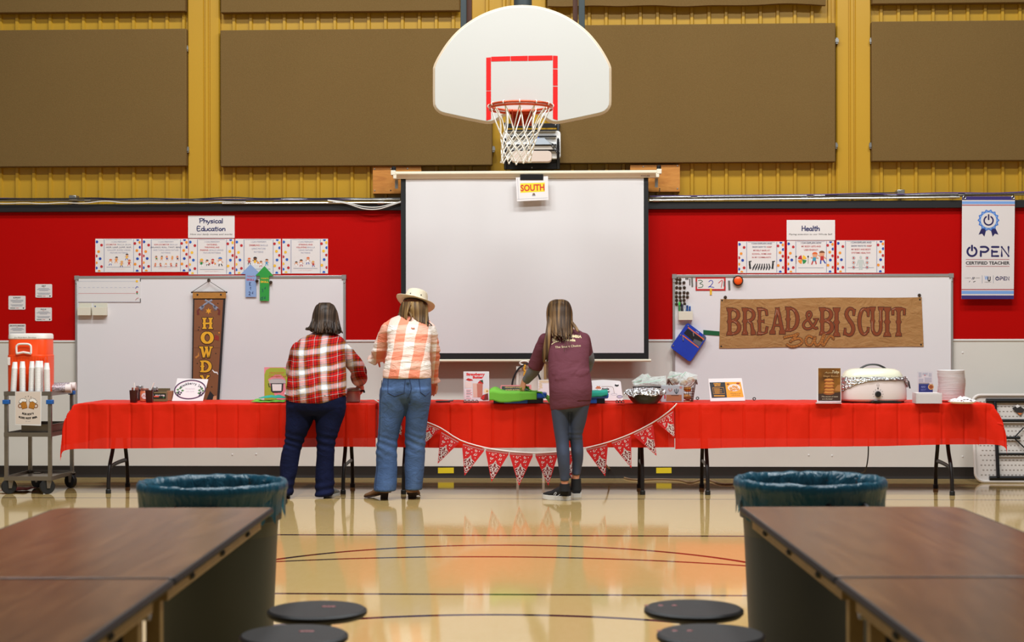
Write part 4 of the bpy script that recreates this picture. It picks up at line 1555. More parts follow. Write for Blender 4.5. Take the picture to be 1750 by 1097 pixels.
word_open(1650.5, 1726, 420.3, 439.2, 3.4, INDG, 1)
f.rect(1650.5, 442.8, 1725, 443.6, PINK, 1)
f.rect(1650.5, 454.6, 1725, 455.4, PINK, 1)
f.text('CERTIFIED TEACHER', 1688, 449.3, 5.2, ink(24, 24, 34), 1, w=75, bold=0.03)
f.text('ROBERTS       ACADEMY', 1662, 475, 1.2, BLKI, 1, w=26)
f.band([(1661, 477.5), (1663, 473.5)], 1.0, INDG, 1)
f.band([(1663.4, 477.5), (1665, 473.5)], 1.2, BLKI, 1)
f.band([(1656, 482), (1658, 480)], 0.7, BLKI, 1)
f.band([(1663, 482), (1667, 480.5)], 0.9, BLKI, 1)
f.rect(1678.2, 470.5, 1678.9, 484, GREYI, 1)
f.rect(1697.2, 470.5, 1697.9, 484, GREYI, 1)
f.text('W', 1685.5, 475, 7.0, SKY, 1, w=6, bold=0.03)
f.text('U', 1690.3, 476.5, 7.4, BLKI, 2, w=5, bold=0.05)
f.text('AMERICAN', 1688, 482, 1.1, BLKI, 1, w=11)
word_open(1701, 1725, 472.5, 479.2, 1.3, INDG, 1)
obj('lettering', f, vin, sharp=0, smooth=False)
for px in (1648.3, 1731.3):
    w = MB(CLIP)
    p = PY(px, 337.5, -0.072)
    w.tube([p + Vector((0.013 * math.cos(a), -0.001, 0.013 * math.sin(a))) for a in [2 * PI * i / 14 for i in range(14)]], 0.004, 6, closed=True)
    g = obj('grommet', w, th)
    w = MB(BLKC)
    w.tube([p + Vector((0, -0.004, 0.004)), p + Vector((0, -0.012, 0.02)), p + Vector((0.002, 0.0, 0.035))], 0.003, 5)
    obj('tie', w, g)
# ================================================================ SCREEN, PROJECTOR, BASKETBALL HOOP
PLY = wood_mat('birch_plywood', C(206, 142, 62), C(190, 124, 48), C(170, 104, 36), 2.2, 0.5, ring=(1, 1, 5), dist=2.5)
DOTM = M('black_hole', C(24, 20, 18), 0.6)
for l, t, r, b, lab, screws, holes in ((637, 284, 720, 331, 'plywood mounting board behind the left end of the screen case', ((640, 289), (640.3, 326), (668.3, 288.5), (696.5, 288.3)), ((667.7, 325.5),)),
                                       (1077, 281, 1162, 328, 'plywood mounting board behind the right end of the screen case', ((1099.5, 285), (1157.7, 283.3), (1157.7, 322.5)), ((1127, 284), (1127, 289), (1127.3, 322.8), (1127, 326)))):
    Yf = 0.0
    a, b_ = PY(l, b, Yf), PY(r, t, Yf)
    w = MB(PLY)
    w.bx(a.x, b_.x, Yf, 0.07, a.z, b_.z)
    o = obj('mounting_board', w, None, lab, 'board', 'plywood screen mounting boards', bevel=0.002)
    for px, py in screws:
        w = MB(CLIP)
        w.ball(PY(px, py, Yf), 0.008, 0.004, 0.008, 8)
        obj('screw', w, o)
    for px, py in holes:
        w = MB(DOTM)
        p = PY(px, py, Yf)
        w.lathe([(0.007, 0), (0.006, 0.0015)], p, 8, R90)
        obj('bolt', w, o)

YS = -0.17
SCW = M('screen_white', C(222, 219, 218), 0.75, var=0.01, vs=2)
SCB = M('screen_black_border', C(16, 16, 17), 0.7)
CREAM = M('cream_enamel', C(232, 222, 196), 0.35)
th = thing('projection_screen', PY(897, 617, YS), 'pull down projection screen with a black border hanging from a cream case', 'projection screen')
a, b_ = PY(685.5, 614, YS), PY(1108, 296, YS)
w = MB(SCB)
w.bx(a.x, b_.x, YS - 0.0015, YS, a.z, b_.z)
fab_o = obj('border', w, th, 'black border of the screen')
c, d_ = PY(694, 603.5, YS), PY(1100, 300, YS)
w = MB(SCW)
w.grid(lambda u, v: Vector((c.x + (d_.x - c.x) * u, YS - 0.004 - 0.002 * math.sin(u * 9) * v, c.z + (d_.z - c.z) * v)), 20, 4)
obj('viewing_surface', w, th, 'white viewing surface')
w = MB(CREAM)
p, q_ = PY(683, 616.3, YS), PY(1112.5, 616.3, YS)
w.tube([(p.x, YS, p.z), (q_.x, YS, p.z)], 0.013, 10)
obj('bottom_bar', w, th)
p, q_ = PY(676, 306, YS), PY(1123.5, 291.5, YS)
w = MB(CREAM)
w.prism([(YS - 0.045, q_.z), (YS - 0.055, q_.z - 0.012), (YS - 0.055, p.z + 0.040), (YS - 0.02, p.z + 0.006), (YS - 0.02, p.z), (YS + 0.045, p.z), (YS + 0.045, q_.z)], p.x + 0.004, q_.x - 0.004, axis='x')
case = obj('case', w, th, bevel=0.003)
for s, px in ((1, 673), (-1, 1126)):
    e = PY(px, 298, YS)
    w = MB(M('cream_plastic_cap', C(236, 228, 208), 0.4))
    w.bx(e.x - 0.022, e.x + 0.022, YS - 0.06, YS + 0.05, q_.z - 0.035, q_.z + 0.01)
    w.bx(e.x - (0.0 if s > 0 else 0.03), e.x + (0.03 if s > 0 else 0.0), YS - 0.058, YS + 0.048, p.z - 0.002, q_.z - 0.03)
    cap = obj('end_cap', w, case, bevel=0.004)
    w = MB(BLKC)
    for k in range(4):
        zz = q_.z + 0.012 + 0.011 * k
        w.tube([Vector((e.x + 0.018 * math.cos(t), YS + 0.018 * math.sin(t), zz + 0.004 * math.sin(t))) for t in [2 * PI * i / 10 for i in range(10)]], 0.005, 5, closed=True)
    obj('hanging_chain', w, th)
    w = MB(CLIP)
    xx = e.x + s * 0.02
    w.bx(xx - 0.012, xx + 0.012, YS + 0.045, -0.0005, q_.z - 0.02, q_.z - 0.012)
    w.bx(xx - 0.014, xx + 0.014, YS + 0.04, YS + 0.052, p.z - 0.085, q_.z - 0.01)
    obj('bracket', w, th, 'galvanised bracket')
f = Flat(PY(1103, 300.5, YS - 0.056), NW)
f.text('FOCUSIS', 1103, 300.6, 2.0, BLKI, 1, w=15, bold=0.03)
obj('lettering', f, case, sharp=0, smooth=False)

# SOUTH placard clipped to the case with a black strip
f = Flat(PY(908, 322, YS - 0.068), (0, -1, 0.03))
f.sheet([(881.5, 303.3), (936.5, 301), (937.5, 341.5), (883.5, 344)], M('placard_paper', C(236, 230, 228), 0.35), 0.002)
f.poly([(889, 313.4), (931, 312), (931, 327.3), (889.5, 329.5)], ink(240, 216, 40), 1)
f.text('SOUTH', 910, 320.6, 10.5, ink(206, 52, 40), 2, w=41, bold=0.03, rot=-0.04)
f.band([(884.5, 305), (886.5, 340)], 0.4, GREYI, 1)
f.band([(884, 340.5), (936, 338)], 0.4, GREYI, 1)
f.disc(912.3, 332.3, 2.4, ink(120, 84, 50), 1, n=10)
f.rect(909.5, 333, 915, 334.8, GREYI, 2)
pl = tagflat(f, 'placard', 'small white placard lettered SOUTH in red on yellow at the top of the screen', 'sign')
f = Flat(PY(908, 303, YS - 0.068), NW)
f.box(889, 298, 928.5, 307.5, M('black_tape', C(20, 20, 21), 0.35), 0.004, 4)
obj('tape_strip', f, pl, 'black strip holding the placard', sharp=0, smooth=False)

# ---- short-throw projector on the wall
YJ = -0.30
th = thing('projector', PY(909, 290, -0.02), 'white projector in a black steel wall frame behind the basketball net', 'projector')
BM = M('black_steel', C(30, 28, 28), 0.4, 0.3, var=0.2, vs=10)
w = MB(BM)
a, b_ = PY(861, 290, 0.0), PY(958, 211, 0.0)
P_ = lambda px, py, y=-0.05: PY(px, py, y)
for y0, y1 in ((211, 219), (271.5, 290)):
    p, q_ = P_(861.5, y1), P_(957, y0)
    w.bx(p.x, q_.x, -0.075, -0.04, p.z, q_.z)
    obj('crossbar', w, th, bevel=0.003)
    w = MB(BM)
w = MB(BM)
for px in (864, 954):
    p, q_ = P_(px, 289), P_(px, 211)
    w.tube([(p.x, -0.10, p.z), (p.x, -0.16, (p.z + q_.z) / 2 - 0.06), (q_.x, -0.08, q_.z)], 0.013, 8)
for py in (223, 233.5, 248, 257.5):
    p, q_ = P_(866, py, -0.16), P_(951, py, -0.16)
    w.bx(p.x, q_.x, -0.17, -0.145, p.z - 0.006, p.z + 0.006)
obj('frame', w, th)
w = MB(M('projector_white', C(232, 230, 226), 0.4))
p, q_ = PY(859.5, 272, -0.11), PY(958, 224, -0.11)
w.rbx(p.x, q_.x, -0.135, -0.045, p.z, q_.z, 0.03)
body = obj('body', w, th, bevel=0.004)
w = MB(M('projector_underside', C(214, 196, 182), 0.45))
p, q_ = PY(873, 277.5, -0.2), PY(943, 258.5, -0.2)
w.rbx(p.x, q_.x, -0.24, -0.13, p.z, q_.z, 0.035)
obj('lower_cover', w, body, bevel=0.004)
w = MB(M('projector_glass', C(180, 190, 200), 0.1))
p, q_ = PY(905, 247, -0.2), PY(936, 236, -0.2)
w.prism([(p.x, p.z), (q_.x + 0.03, p.z), (q_.x - 0.03, q_.z), (p.x + 0.04, q_.z)], -0.21, -0.13)
obj('lens_hood', w, body)
w = MB(M('vent_grey', C(196, 188, 176), 0.5))
p, q_ = PY(902, 255.5, -0.18), PY(945, 249, -0.18)
w.bx(p.x, q_.x, -0.185, -0.13, p.z, q_.z)
obj('port_strip', w, body)
w = MB(BLKC)
for dx in (0, 5):
    w.tube(crom([tuple(PY(x + dx, y, -0.19)) for x, y in ((918, 236), (926, 238), (932, 243), (940, 246), (946, 254), (952, 262))], 5), 0.004, 6)
w.use(ink(40, 90, 190)).ball(PY(920, 236, -0.2), 0.010, n=8)
obj('cable', w, body)
for px, py in ((864.5, 286), (909, 286.5), (955, 286), (949.5, 213.5)):
    w = MB(CLIP)
    w.ball(P_(px, py, -0.071), 0.010, 0.006, 0.010, 8)
    obj('bolt', w, th)

w = MB(BM)
p = PY(909, 250, -0.04)
w.bx(p.x - 0.06, p.x + 0.06, -0.045, 0.014, p.z - 0.12, p.z + 0.12)
obj('wall_mount', w, th)

# ---- basketball hoop
YBB = -2.35
th = thing('basketball_hoop', PY(892, 208, YBB), 'white fan shaped basketball backboard with red target square, orange rim and net', 'basketball hoop')
cxp = 892.3
half = [(892.3, 11.5), (915, 13), (938, 18.5), (962, 28), (985, 42), (1004, 58), (1020, 77), (1031, 94), (1038, 107), (1041, 115), (1041.5, 122), (1041.5, 172), (1040, 181), (1036, 187), (1029, 191.5), (1015, 195), (985, 201.5), (962, 206), (952, 207.5), (943, 206.5), (935, 202), (928, 197), (918, 191.5), (905, 188.5), (892.3, 188)]
curve = crom(half, 3)
outl = curve + [(2 * cxp - x, y) for x, y in curve[::-1][1:-1]]
BW = M('backboard_white', C(197, 195, 189), 0.32, var=0.015, vs=3)
w = MB(BW)
ps = [PY(x, y, YBB) for x, y in outl]
w.prism([(p.x, p.z) for p in ps], YBB, YBB + 0.035)
board = obj('backboard', w, th, bevel=0.004, sharp=30)
w = MB(M('backboard_edge', C(190, 168, 140), 0.5))
w.tube([Vector((p.x, YBB + 0.020, p.z)) for p in ps], 0.0185, 6, closed=True)
obj('edge_band', w, board, 'tan edge band')
f = Flat(PY(892, 150, YBB - 0.0006), NW)
RT = M('red_tape', C(216, 20, 16), 0.4)
for seg in ([(831, 98.5), (839, 98), (839, 154.5), (831, 155)], [(831, 156), (839, 155.5), (839, 204), (831, 206)], [(839.5, 97), (872, 96), (872, 104.3), (839.5, 105)], [(872.7, 96), (902, 95.3), (902, 104), (872.7, 104.3)], [(902.7, 95.3), (944.3, 94.8), (944.3, 103), (902.7, 104)], [(945, 95), (953, 95.5), (953, 117), (945, 116.7)], [(945, 118.2), (953, 118.5), (953, 146.5), (945, 146.3)], [(945, 147.8), (953, 148), (953, 205.5), (945, 203)]):
    f.poly(seg, RT, 1)
obj('target_square', f, board, 'red taped target square', sharp=0, smooth=False)
ORM = M('orange_rim', C(196, 70, 30), 0.35, 0.4, var=0.25, vs=20)
p0 = PY(cxp, 188, YBB)
RIMR, RZ = 0.2375, None
rc = Vector((PY(cxp, 180, YBB).x, YBB - 0.15 - 0.2286, 0))
# height from the rim's mid line in the photograph
rc.z = PY(cxp, 181, rc.y).z
w = MB(ORM)
ring = [rc + Vector((RIMR * math.cos(a), RIMR * math.sin(a), 0)) for a in [2 * PI * i / 40 for i in range(40)]]
w.tube(ring, 0.0095, 8, closed=True)
rim = obj('rim', w, th, 'orange steel rim')
w = MB(ORM)
y1 = YBB - 0.004
w.bx(rc.x - 0.115, rc.x + 0.115, rc.y + RIMR * 0.86, y1, rc.z - 0.012, rc.z - 0.004)
w.bx(rc.x - 0.085, rc.x + 0.085, y1 - 0.012, y1, rc.z - 0.10, rc.z + 0.02)
for s in (-1, 1):
    w.prism([(rc.y + RIMR * 0.6, rc.z - 0.006), (y1 - 0.01, rc.z - 0.006), (y1 - 0.01, rc.z - 0.09), (y1 - 0.04, rc.z - 0.09)], rc.x + s * 0.07 - 0.004, rc.x + s * 0.07 + 0.004, axis='x')
w.lathe([(RIMR + 0.006, -0.012), (RIMR + 0.006, -0.03)], rc, 40, cap=False)
obj('rim_bracket', w, rim)
NETM = M('white_net_cord', C(232, 226, 214), 0.8)
w = MB(NETM)
NK = 12
rnd = random.Random(3)
lev = [(0.0, RIMR - 0.012, 0, 0), (-0.19, 0.148, 0.5, -0.012), (-0.235, 0.135, 0, -0.016), (-0.28, 0.127, 0.5, -0.02), (-0.325, 0.122, 0, -0.026), (-0.37, 0.116, 0.5, -0.032), (-0.415, 0.112, 0, -0.038)]


def npt(l, k):
    dz, r, off, sx = lev[l]
    a = 2 * PI * (k + off) / NK
    j = 0.012 * noise.noise(Vector((k * 1.7, l * 2.3, 0)))
    return rc + Vector((r * math.cos(a) + sx, r * math.sin(a), dz + j - 0.012))


def cord3(a, b, sag, r):
    pts = []
    for i in range(7):
        t = i / 6
        p = a.lerp(b, t)
        c = Vector((p.x - rc.x, p.y - rc.y, 0))
        p -= c * (sag * math.sin(PI * t))
        pts.append(p)
    w.tube(pts, r, 5)


for k in range(NK):
    for kk in (k, k - 1):
        cord3(npt(0, k) + Vector((0, 0, 0.0)), npt(1, kk), 0.10 if k % 3 else -0.02, 0.0042)
    for l in range(1, 6):
        a = npt(l, k)
        if lev[l][2] == 0.5:
            n1, n2 = npt(l + 1, k), npt(l + 1, k + 1)
        else:
            n1, n2 = npt(l + 1, k - 1), npt(l + 1, k)
        cord3(a, n1, 0.0, 0.0042)
        cord3(a, n2, 0.0, 0.0042)
    w.ball(npt(6, k), 0.008, n=6)
    a = 2 * PI * k / NK
    c = rc + Vector((RIMR * math.cos(a), RIMR * math.sin(a), 0))
    t = Vector((-math.sin(a), math.cos(a), 0))
    w.tube([c + Vector((math.cos(a) * 0.013 * math.cos(u), math.sin(a) * 0.013 * math.cos(u), 0.013 * math.sin(u))) for u in [2 * PI * i / 8 for i in range(8)]], 0.0045, 5, closed=True)
obj('net', w, rim, 'white cord net')
# steel posts that carry the board
GST, BST = M('grey_painted_steel', C(66, 74, 76), 0.4, 0.4), M('brown_painted_steel', C(84, 52, 38), 0.45, 0.2)
for pl_, pr_, m, dy in ((787, 797, GST, 0.05), (797.5, 806, BST, 0.16), (979, 987.5, BST, 0.16), (989, 999.5, GST, 0.05)):
    y = YBB + dy
    a, b_ = PY(pl_, 60, y), PY(pr_, 60, y)
    zb = PY(pl_, 120, y).z
    w = MB(m)
    w.bx(a.x, b_.x, y, y + 0.06, zb, 5.5)
    obj('post', w, th, 'grey steel hanger post' if m is GST else 'brown steel hanger post', bevel=0.003)
w = MB(GST)
a, b_ = PY(878, 5, YBB + 0.14), PY(909, 5, YBB + 0.14)
w.tube([((a.x + b_.x) / 2, YBB + 0.14, PY(878, 100, YBB + 0.14).z), ((a.x + b_.x) / 2, YBB + 0.14, 5.5)], (b_.x - a.x) / 2, 16)
obj('post', w, th, 'thick grey centre pipe')
for py in (60, 118):
    w = MB(GST)
    a, b_ = PY(790, py, YBB + 0.05), PY(998, py, YBB + 0.05)
    w.bx(a.x, b_.x, YBB + 0.036, YBB + 0.05, a.z - 0.02, a.z + 0.02)
    obj('crossbar', w, th)
# ================================================================ SERVING TABLES
ZT = 0.768
YF, YBK = -1.56, -0.82
red_s = NT('red_plastic_cloth')
red_s.color(red_s.mix(red_s.noise(3, 3), C(238, 42, 14), C(230, 36, 11)))
red_s.set(Roughness=0.5, Specular_IOR_Level=0.2)
red_s.bump(red_s.noise(26, 3, red_s.mp((1, 1, 1.6))), 0.12, 0.01)
tr = red_s.n('ShaderNodeBsdfTranslucent')
tr.inputs['Color'].default_value = C(235, 50, 28)
mx = red_s.n('ShaderNodeMixShader')
mx.inputs[0].default_value = 0.15
red_s.lk(red_s.b.outputs[0], mx.inputs[1])
red_s.lk(tr.outputs[0], mx.inputs[2])
tp_ = red_s.n('ShaderNodeBsdfTransparent')
mx2 = red_s.n('ShaderNodeMixShader')
mx2.inputs[0].default_value = 0.02
red_s.lk(mx.outputs[0], mx2.inputs[1])
red_s.lk(tp_.outputs[0], mx2.inputs[2])
red_s.lk(mx2.outputs[0], red_s.out.inputs['Surface'])
CLOTH = red_s.m
LEGM = M('dark_brown_steel', C(38, 32, 30), 0.4, 0.3)
PLAST = M('grey_white_plastic', C(206, 200, 192), 0.5, var=0.03, vs=6, bump=0.1, bs=90)


def smooth_edge(d, r=0.02):
    return d if d > 2 * r else (d * d) / (4 * r)


def cloth(x0, x1, eL, eR, eF, eB, seed, label, fl=(0.0, 0.0), droop=None):
    L, W = x1 - x0, YBK - YF
    nu, nv = int((L + eL + eR) / 0.0062), int((W + eF + eB) / 0.016)

    def fn(u, v):
        s = -eL + (L + eL + eR) * u
        t = -eF + (W + eF + eB) * v
        # front hem drifts up and down a little
        hem = 1.0 + 0.025 * noise.noise(Vector((s * 0.9, seed, 3))) + (droop(s / L) if droop else 0)
        ds = max(0, -s) + max(0, s - L)
        dtf, dtb = max(0, -t) * hem, max(0, t - W)
        dt = dtf + dtb
        sg = -1 if s < 0 else 1
        if dtf > 0 and seed == 3.0:
            hem *= 1 + 0.02 * math.sin(s * 7)
        p = 5.0
        d = (ds ** p + dt ** p) ** (1 / p)
        m = min(ds, dt)
        d *= 1 + 0.16 * (m / 0.34) ** 1.5
        drop = smooth_edge(d)
        fk = fl[0] if s < 0 else fl[1]
        sat = 1 - math.exp(-m / 0.07)
        x = x0 + min(max(s, 0), L) + sg * (0.004 * (ds > 0) + ds * 0.06 + sat * fk)
        ysg = -1 if t < 0 else 1
        y = YF + min(max(t, 0), W) + ysg * (0.035 * dt + sat * 0.05 * (1 if fk else 0))
        z = ZT - drop
        hang = min(1, d / 0.08)
        per = 0.182
        cr = ((s + 0.07 + seed * 0.031) / per) % 1.0
        cd_ = min(cr, 1 - cr) * per
        crease = math.exp(-(cd_ / 0.0075) ** 2)
        panel = math.sin((s / per + seed) * PI) * 0.0035
        n1 = noise.noise(Vector((s * 3.5 + (1.6 * t if seed == 3.0 else 0), t * 2.0, seed)))
        n2 = noise.noise(Vector((s * 14, t * 5, seed + 9)))
        dd = n1 * 0.013 + n2 * 0.004 + panel * 1.5 - crease * 0.011
        if hang > 0:
            if dt >= ds:
                y += ysg * (dd * hang + 0.007 * math.exp(-((d - 0.03) / 0.018) ** 2) * (0.6 + noise.noise(Vector((s * 22, seed, 1)))))
            else:
                x += sg * dd * hang
        fold = noise.noise(Vector((s * 18 + t * 9, t * 26, seed)))
        if hang <= 0:
            z += 0.0016 + 0.0016 * n2 + 0.001 * fold - 0.0015 * crease
        return Vector((x, y, z))
    w = MB(CLOTH)
    w.grid(fn, nu, nv)
    return obj('tablecloth', w, None, label, 'tablecloth', 'red plastic tablecloths', sharp=180)


def folding_table(x0, x1, legs, label):
    th = thing('folding_table', ((x0 + x1) / 2, (YF + YBK) / 2, 0), label, 'table', 'folding tables under red cloths')
    w = MB(PLAST)
    w.rbx(x0 + 0.01, x1 - 0.01, ZT - 0.05, ZT - 0.004, YF + 0.012, YBK - 0.012, 0.05, mat=Matrix(((1, 0, 0, 0), (0, 0, 1, 0), (0, 1, 0, 0), (0, 0, 0, 1))))
    obj('tabletop', w, th, bevel=0.006)
    for lx in legs:
        yfoot, yrear = YF + 0.07, YBK - 0.10
        fr = MB(LEGM)
        pf = crom([(lx, yfoot, 0.012), (lx, yfoot + 0.012, 0.14), (lx, yfoot + 0.05, 0.25), (lx, yfoot + 0.13, 0.37), (lx, yfoot + 0.18, 0.55), (lx, yfoot + 0.19, ZT - 0.05)], 5)
        pr = crom([(lx, yrear, 0.012), (lx, yrear - 0.008, 0.14), (lx, yrear - 0.03, 0.25), (lx, yrear - 0.07, 0.37), (lx, yrear - 0.10, 0.55), (lx, yrear - 0.11, ZT - 0.05)], 5)
        for pts, nm in ((pf, 'leg'), (pr, 'leg')):
            w = MB(LEGM)
            w.tube(pts, 0.0165, 10)
            l = obj(nm, w, th)
            w = MB(M('black_rubber', C(20, 20, 20), 0.6))
            w.lathe([(0.0225, 0), (0.0225, 0.03), (0.018, 0.036)], (lx, pts[0][1], 0.0005), 12)
            obj('foot_cap', w, l)
        w = MB(LEGM)
        za = 0.25
        w.tube(crom([(lx, yfoot + 0.035, za - 0.035), (lx, yfoot + 0.17, za - 0.015), (lx, yrear - 0.15, za - 0.005), (lx, yrear - 0.028, za - 0.01)], 6), [0.018] * 19, 8, flat=(Vector((1, 0, 0)), 0.45))
        obj('leg_brace', w, th)
    return th


TX = [(PY(134, 690, YF).x, PY(641, 690, YF).x), (PY(647, 690, YF).x, PY(1151, 690, YF).x), (PY(1155, 690, YF).x, PY(1690, 690, YF).x)]
LX = lambda px, py: PZ(px, py, 0).x
folding_table(*TX[0], (LX(183, 844), LX(588, 843)), 'folding table carrying the jam and the crockpot sign under the first red cloth')
folding_table(*TX[1], (LX(690, 844), LX(1098, 845)), 'folding table behind the bunting carrying the butters')
folding_table(*TX[2], (LX(1210, 846), LX(1636, 850)), 'folding table carrying the white roaster oven')
cloth(*TX[0], 0.34, 0.05, 0.375, 0.34, 1.0, 'red plastic cloth over the table nearest the steel cart', fl=(0.11, 0.0), droop=lambda t: 0.02 - 0.06 * t if t < 0.9 else -0.034)
cloth(*TX[1], 0.04, 0.05, 0.365, 0.42, 2.0, 'red plastic cloth hung with the bandana bunting', droop=lambda t: 0.02 * math.sin(t * 3.1) - 0.005)
cloth(*TX[2], 0.04, 0.30, 0.365, 0.34, 3.0, 'red plastic cloth over the table with the roaster oven', fl=(0.0, 0.11), droop=lambda t: 0.04 - 0.14 * t if t < 0.8 else -0.072)

# ---- bandana bunting
th = thing('bunting', PY(892, 830, YF - 0.06), 'red paisley bandana pennant bunting strung along the front of the middle table', 'bunting')
FL = [((660, 697), (688, 711), (686, 747)), ((724, 721), (752, 733), (727, 757)), ((754.5, 737), (785, 754), (748, 792.5)), ((791, 757), (828, 767), (794, 813)), ((831, 767.5), (869.5, 772.8), (840, 823.5)), ((871.3, 773.3), (910.5, 775.5), (887, 830)), ((915, 775.8), (953, 773.3), (937, 830)), ((958, 773), (995, 768.5), (980.5, 825)), ((1001.5, 766.8), (1037.5, 758), (1034.2, 814)), ((1044, 755.5), (1077, 743.5), (1079, 800)), ((1082, 741), (1114.5, 724.5), (1122, 779)), ((1122, 720), (1150, 702), (1153, 748))]
BRD, BRD2 = M('bandana_red', C(214, 24, 26), 0.75, var=0.05, vs=14), ink(128, 10, 20)
BWH = ink(240, 226, 222)
YB_ = YF - 0.055


def flag(tl, tr, tip, k):
    f = Flat(PY(tl[0], tl[1], YB_), (0, -1, 0), eps=0.0005)
    A, B, Cc = Vector(tl), Vector(tr), Vector(tip)
    q = lambda u, v: tuple(A + (B - A) * u + (Cc - A * 0.5 - B * 0.5) * v)  # u along the top, v towards the tip
    qq = lambda u, v: q(0.5 + (u - 0.5), v)
    f.sheet([q(0, 0), q(0, 0.09), tuple(Cc), q(1, 0.09), q(1, 0)], BRD, 0.0015)

    def tri(u, v):
        # u in -1..1 across the pennant at fraction v
        m = A * 0.5 + B * 0.5
        hw = (B - A) * 0.5 * (1 - v)
        c = m + (Cc - m) * v
        return tuple(c + hw * u)
    f.band([tri(-1, 0.035), tri(1, 0.035)], 0.55, BWH, 1)
    for i in range(16):
        f.band([tri(-0.95 + i * 0.12, 0.062), tri(-0.90 + i * 0.12, 0.062)], 0.5, BWH, 1)
    for u, v in ((-0.74, 0.12), (0.72, 0.12), (0.0, 0.2), (-0.1, 0.1), (-0.68, 0.36), (0.68, 0.36), (0.35, 0.28), (-0.35, 0.26)):
        f.disc(*tri(u, v), 0.85, BWH, 1, n=7)
    for u, v, s in ((-0.38, 0.13, 1), (0.4, 0.13, -1), (-0.55, 0.27, -1), (0.52, 0.25, 1)):
        p = Vector(tri(u, v))
        f.ring(p.x, p.y, 1.7, 0.9, BWH, 1, n=9, a0=0, a1=270)
        f.band([tuple(p + Vector((1.7, 0))), tuple(p + Vector((s * 2.2, -1.9)))], [0.9, 0.3], BWH, 1)
    # lower lace pattern
    f.poly([tri(0, 0.34), tri(-0.95, 0.52), tri(-0.8, 0.80), tri(0, 0.9), tri(0.8, 0.80), tri(0.95, 0.52)], BRD2, 1)
    for s in (-1, 1):
        f.band(crom([tri(0, 0.32), tri(s * 0.22, 0.42), tri(s * 0.55, 0.46), tri(s * 0.95, 0.50)], 3), 0.8, BWH, 2)
        f.band(crom([tri(s * 0.95, 0.56), tri(s * 0.5, 0.54), tri(s * 0.15, 0.66), tri(s * 0.5, 0.78), tri(s * 0.9, 0.74)], 3), 1.0, BWH, 2)
        f.band(crom([tri(s * 0.1, 0.42), tri(s * 0.5, 0.52), tri(s * 0.28, 0.60), tri(s * 0.1, 0.52)], 3), 0.9, BWH, 2)
        f.ring(*tri(s * 0.62, 0.64), 1.7, 0.8, BWH, 2, n=10)
        f.ring(*tri(s * 0.3, 0.48), 1.4, 0.7, BWH, 2, n=8)
        f.disc(*tri(s * 0.85, 0.6), 0.8, BWH, 2, n=6)
        f.band([tri(0, 0.82), tri(s * 0.9, 0.8)], 0.8, BWH, 2)
        f.band([tri(0, 0.9), tri(s * 0.9, 0.87)], 0.7, BWH, 2)
        f.disc(*tri(s * 0.4, 0.84), 0.7, BWH, 2, n=6)
    f.disc(*tri(0, 0.4), 1.0, BWH, 2, n=8)
    f.disc(*tri(0, 0.72), 1.1, BWH, 2, n=8)
    obj('pennant', f, th, sharp=0, smooth=False)


for k, (a, b_, c) in enumerate(FL):
    flag(a, b_, c, k)
w = MB(BWH)
st = [(640, 684), (660, 696), (688, 710), (724, 720.5), (753, 732.5), (787, 753.5), (829, 766), (870, 772.3), (912, 774.8), (955, 772.8), (998, 767), (1040, 756.5), (1079, 742), (1116, 723), (1140, 706.5), (1151, 697), (1157, 690.5)]
w.tube([PY(x, y - 1.2, YB_ - 0.004) for x, y in crom(st, 3)], 0.0055, 5)
obj('cord', w, th, 'white edged cord')

# ---- things on the tables
GLASS = NT('clear_plastic')
GLASS.color((0.95, 0.95, 0.95, 1))
GLASS.set(Roughness=0.08, Transmission_Weight=0.9, IOR=1.3)
GLASS = GLASS.m
JAM = M('dark_berry_jam', C(46, 8, 10), 0.25)
JAMR = M('berry_film_on_cup', C(58, 14, 16), 0.2)


def at(px, py, z=ZT + 0.004):
    return PZ(px, py, z)


for px, py, lean, lab in ((228.7, 687.5, 0.002, 'small plastic cup of dark jam with an upright white straw'), (255.8, 687.5, 0.035, 'small plastic cup of dark jam with a leaning white straw')):
    p = at(px, py)
    th = thing('jam_cup', p, lab, 'cup', 'cups of jam')
    w = MB(JAM)
    w.rings([(p + Vector((0, 0, z)), r, r) for z, r in ((0.001, 0.026), (0.085, 0.0305))], 20, pw=5)
    obj('jam', w, th)
    w = MB(JAMR)
    w.rings([(p + Vector((0, 0, z)), r, r) for z, r in ((0.0, 0.0275), (0.085, 0.032), (0.104, 0.0335), (0.104, 0.031), (0.088, 0.030))], 20, cap=False, pw=5)
    obj('cup', w, th)
    w = MB(M('white_straw', C(240, 236, 232), 0.4))
    q = p + Vector((0.002, 0, 0.09))
    w.tube([q, q + Vector((lean, 0.0, 0.078))], 0.0055, 8)
    obj('straw', w, th)

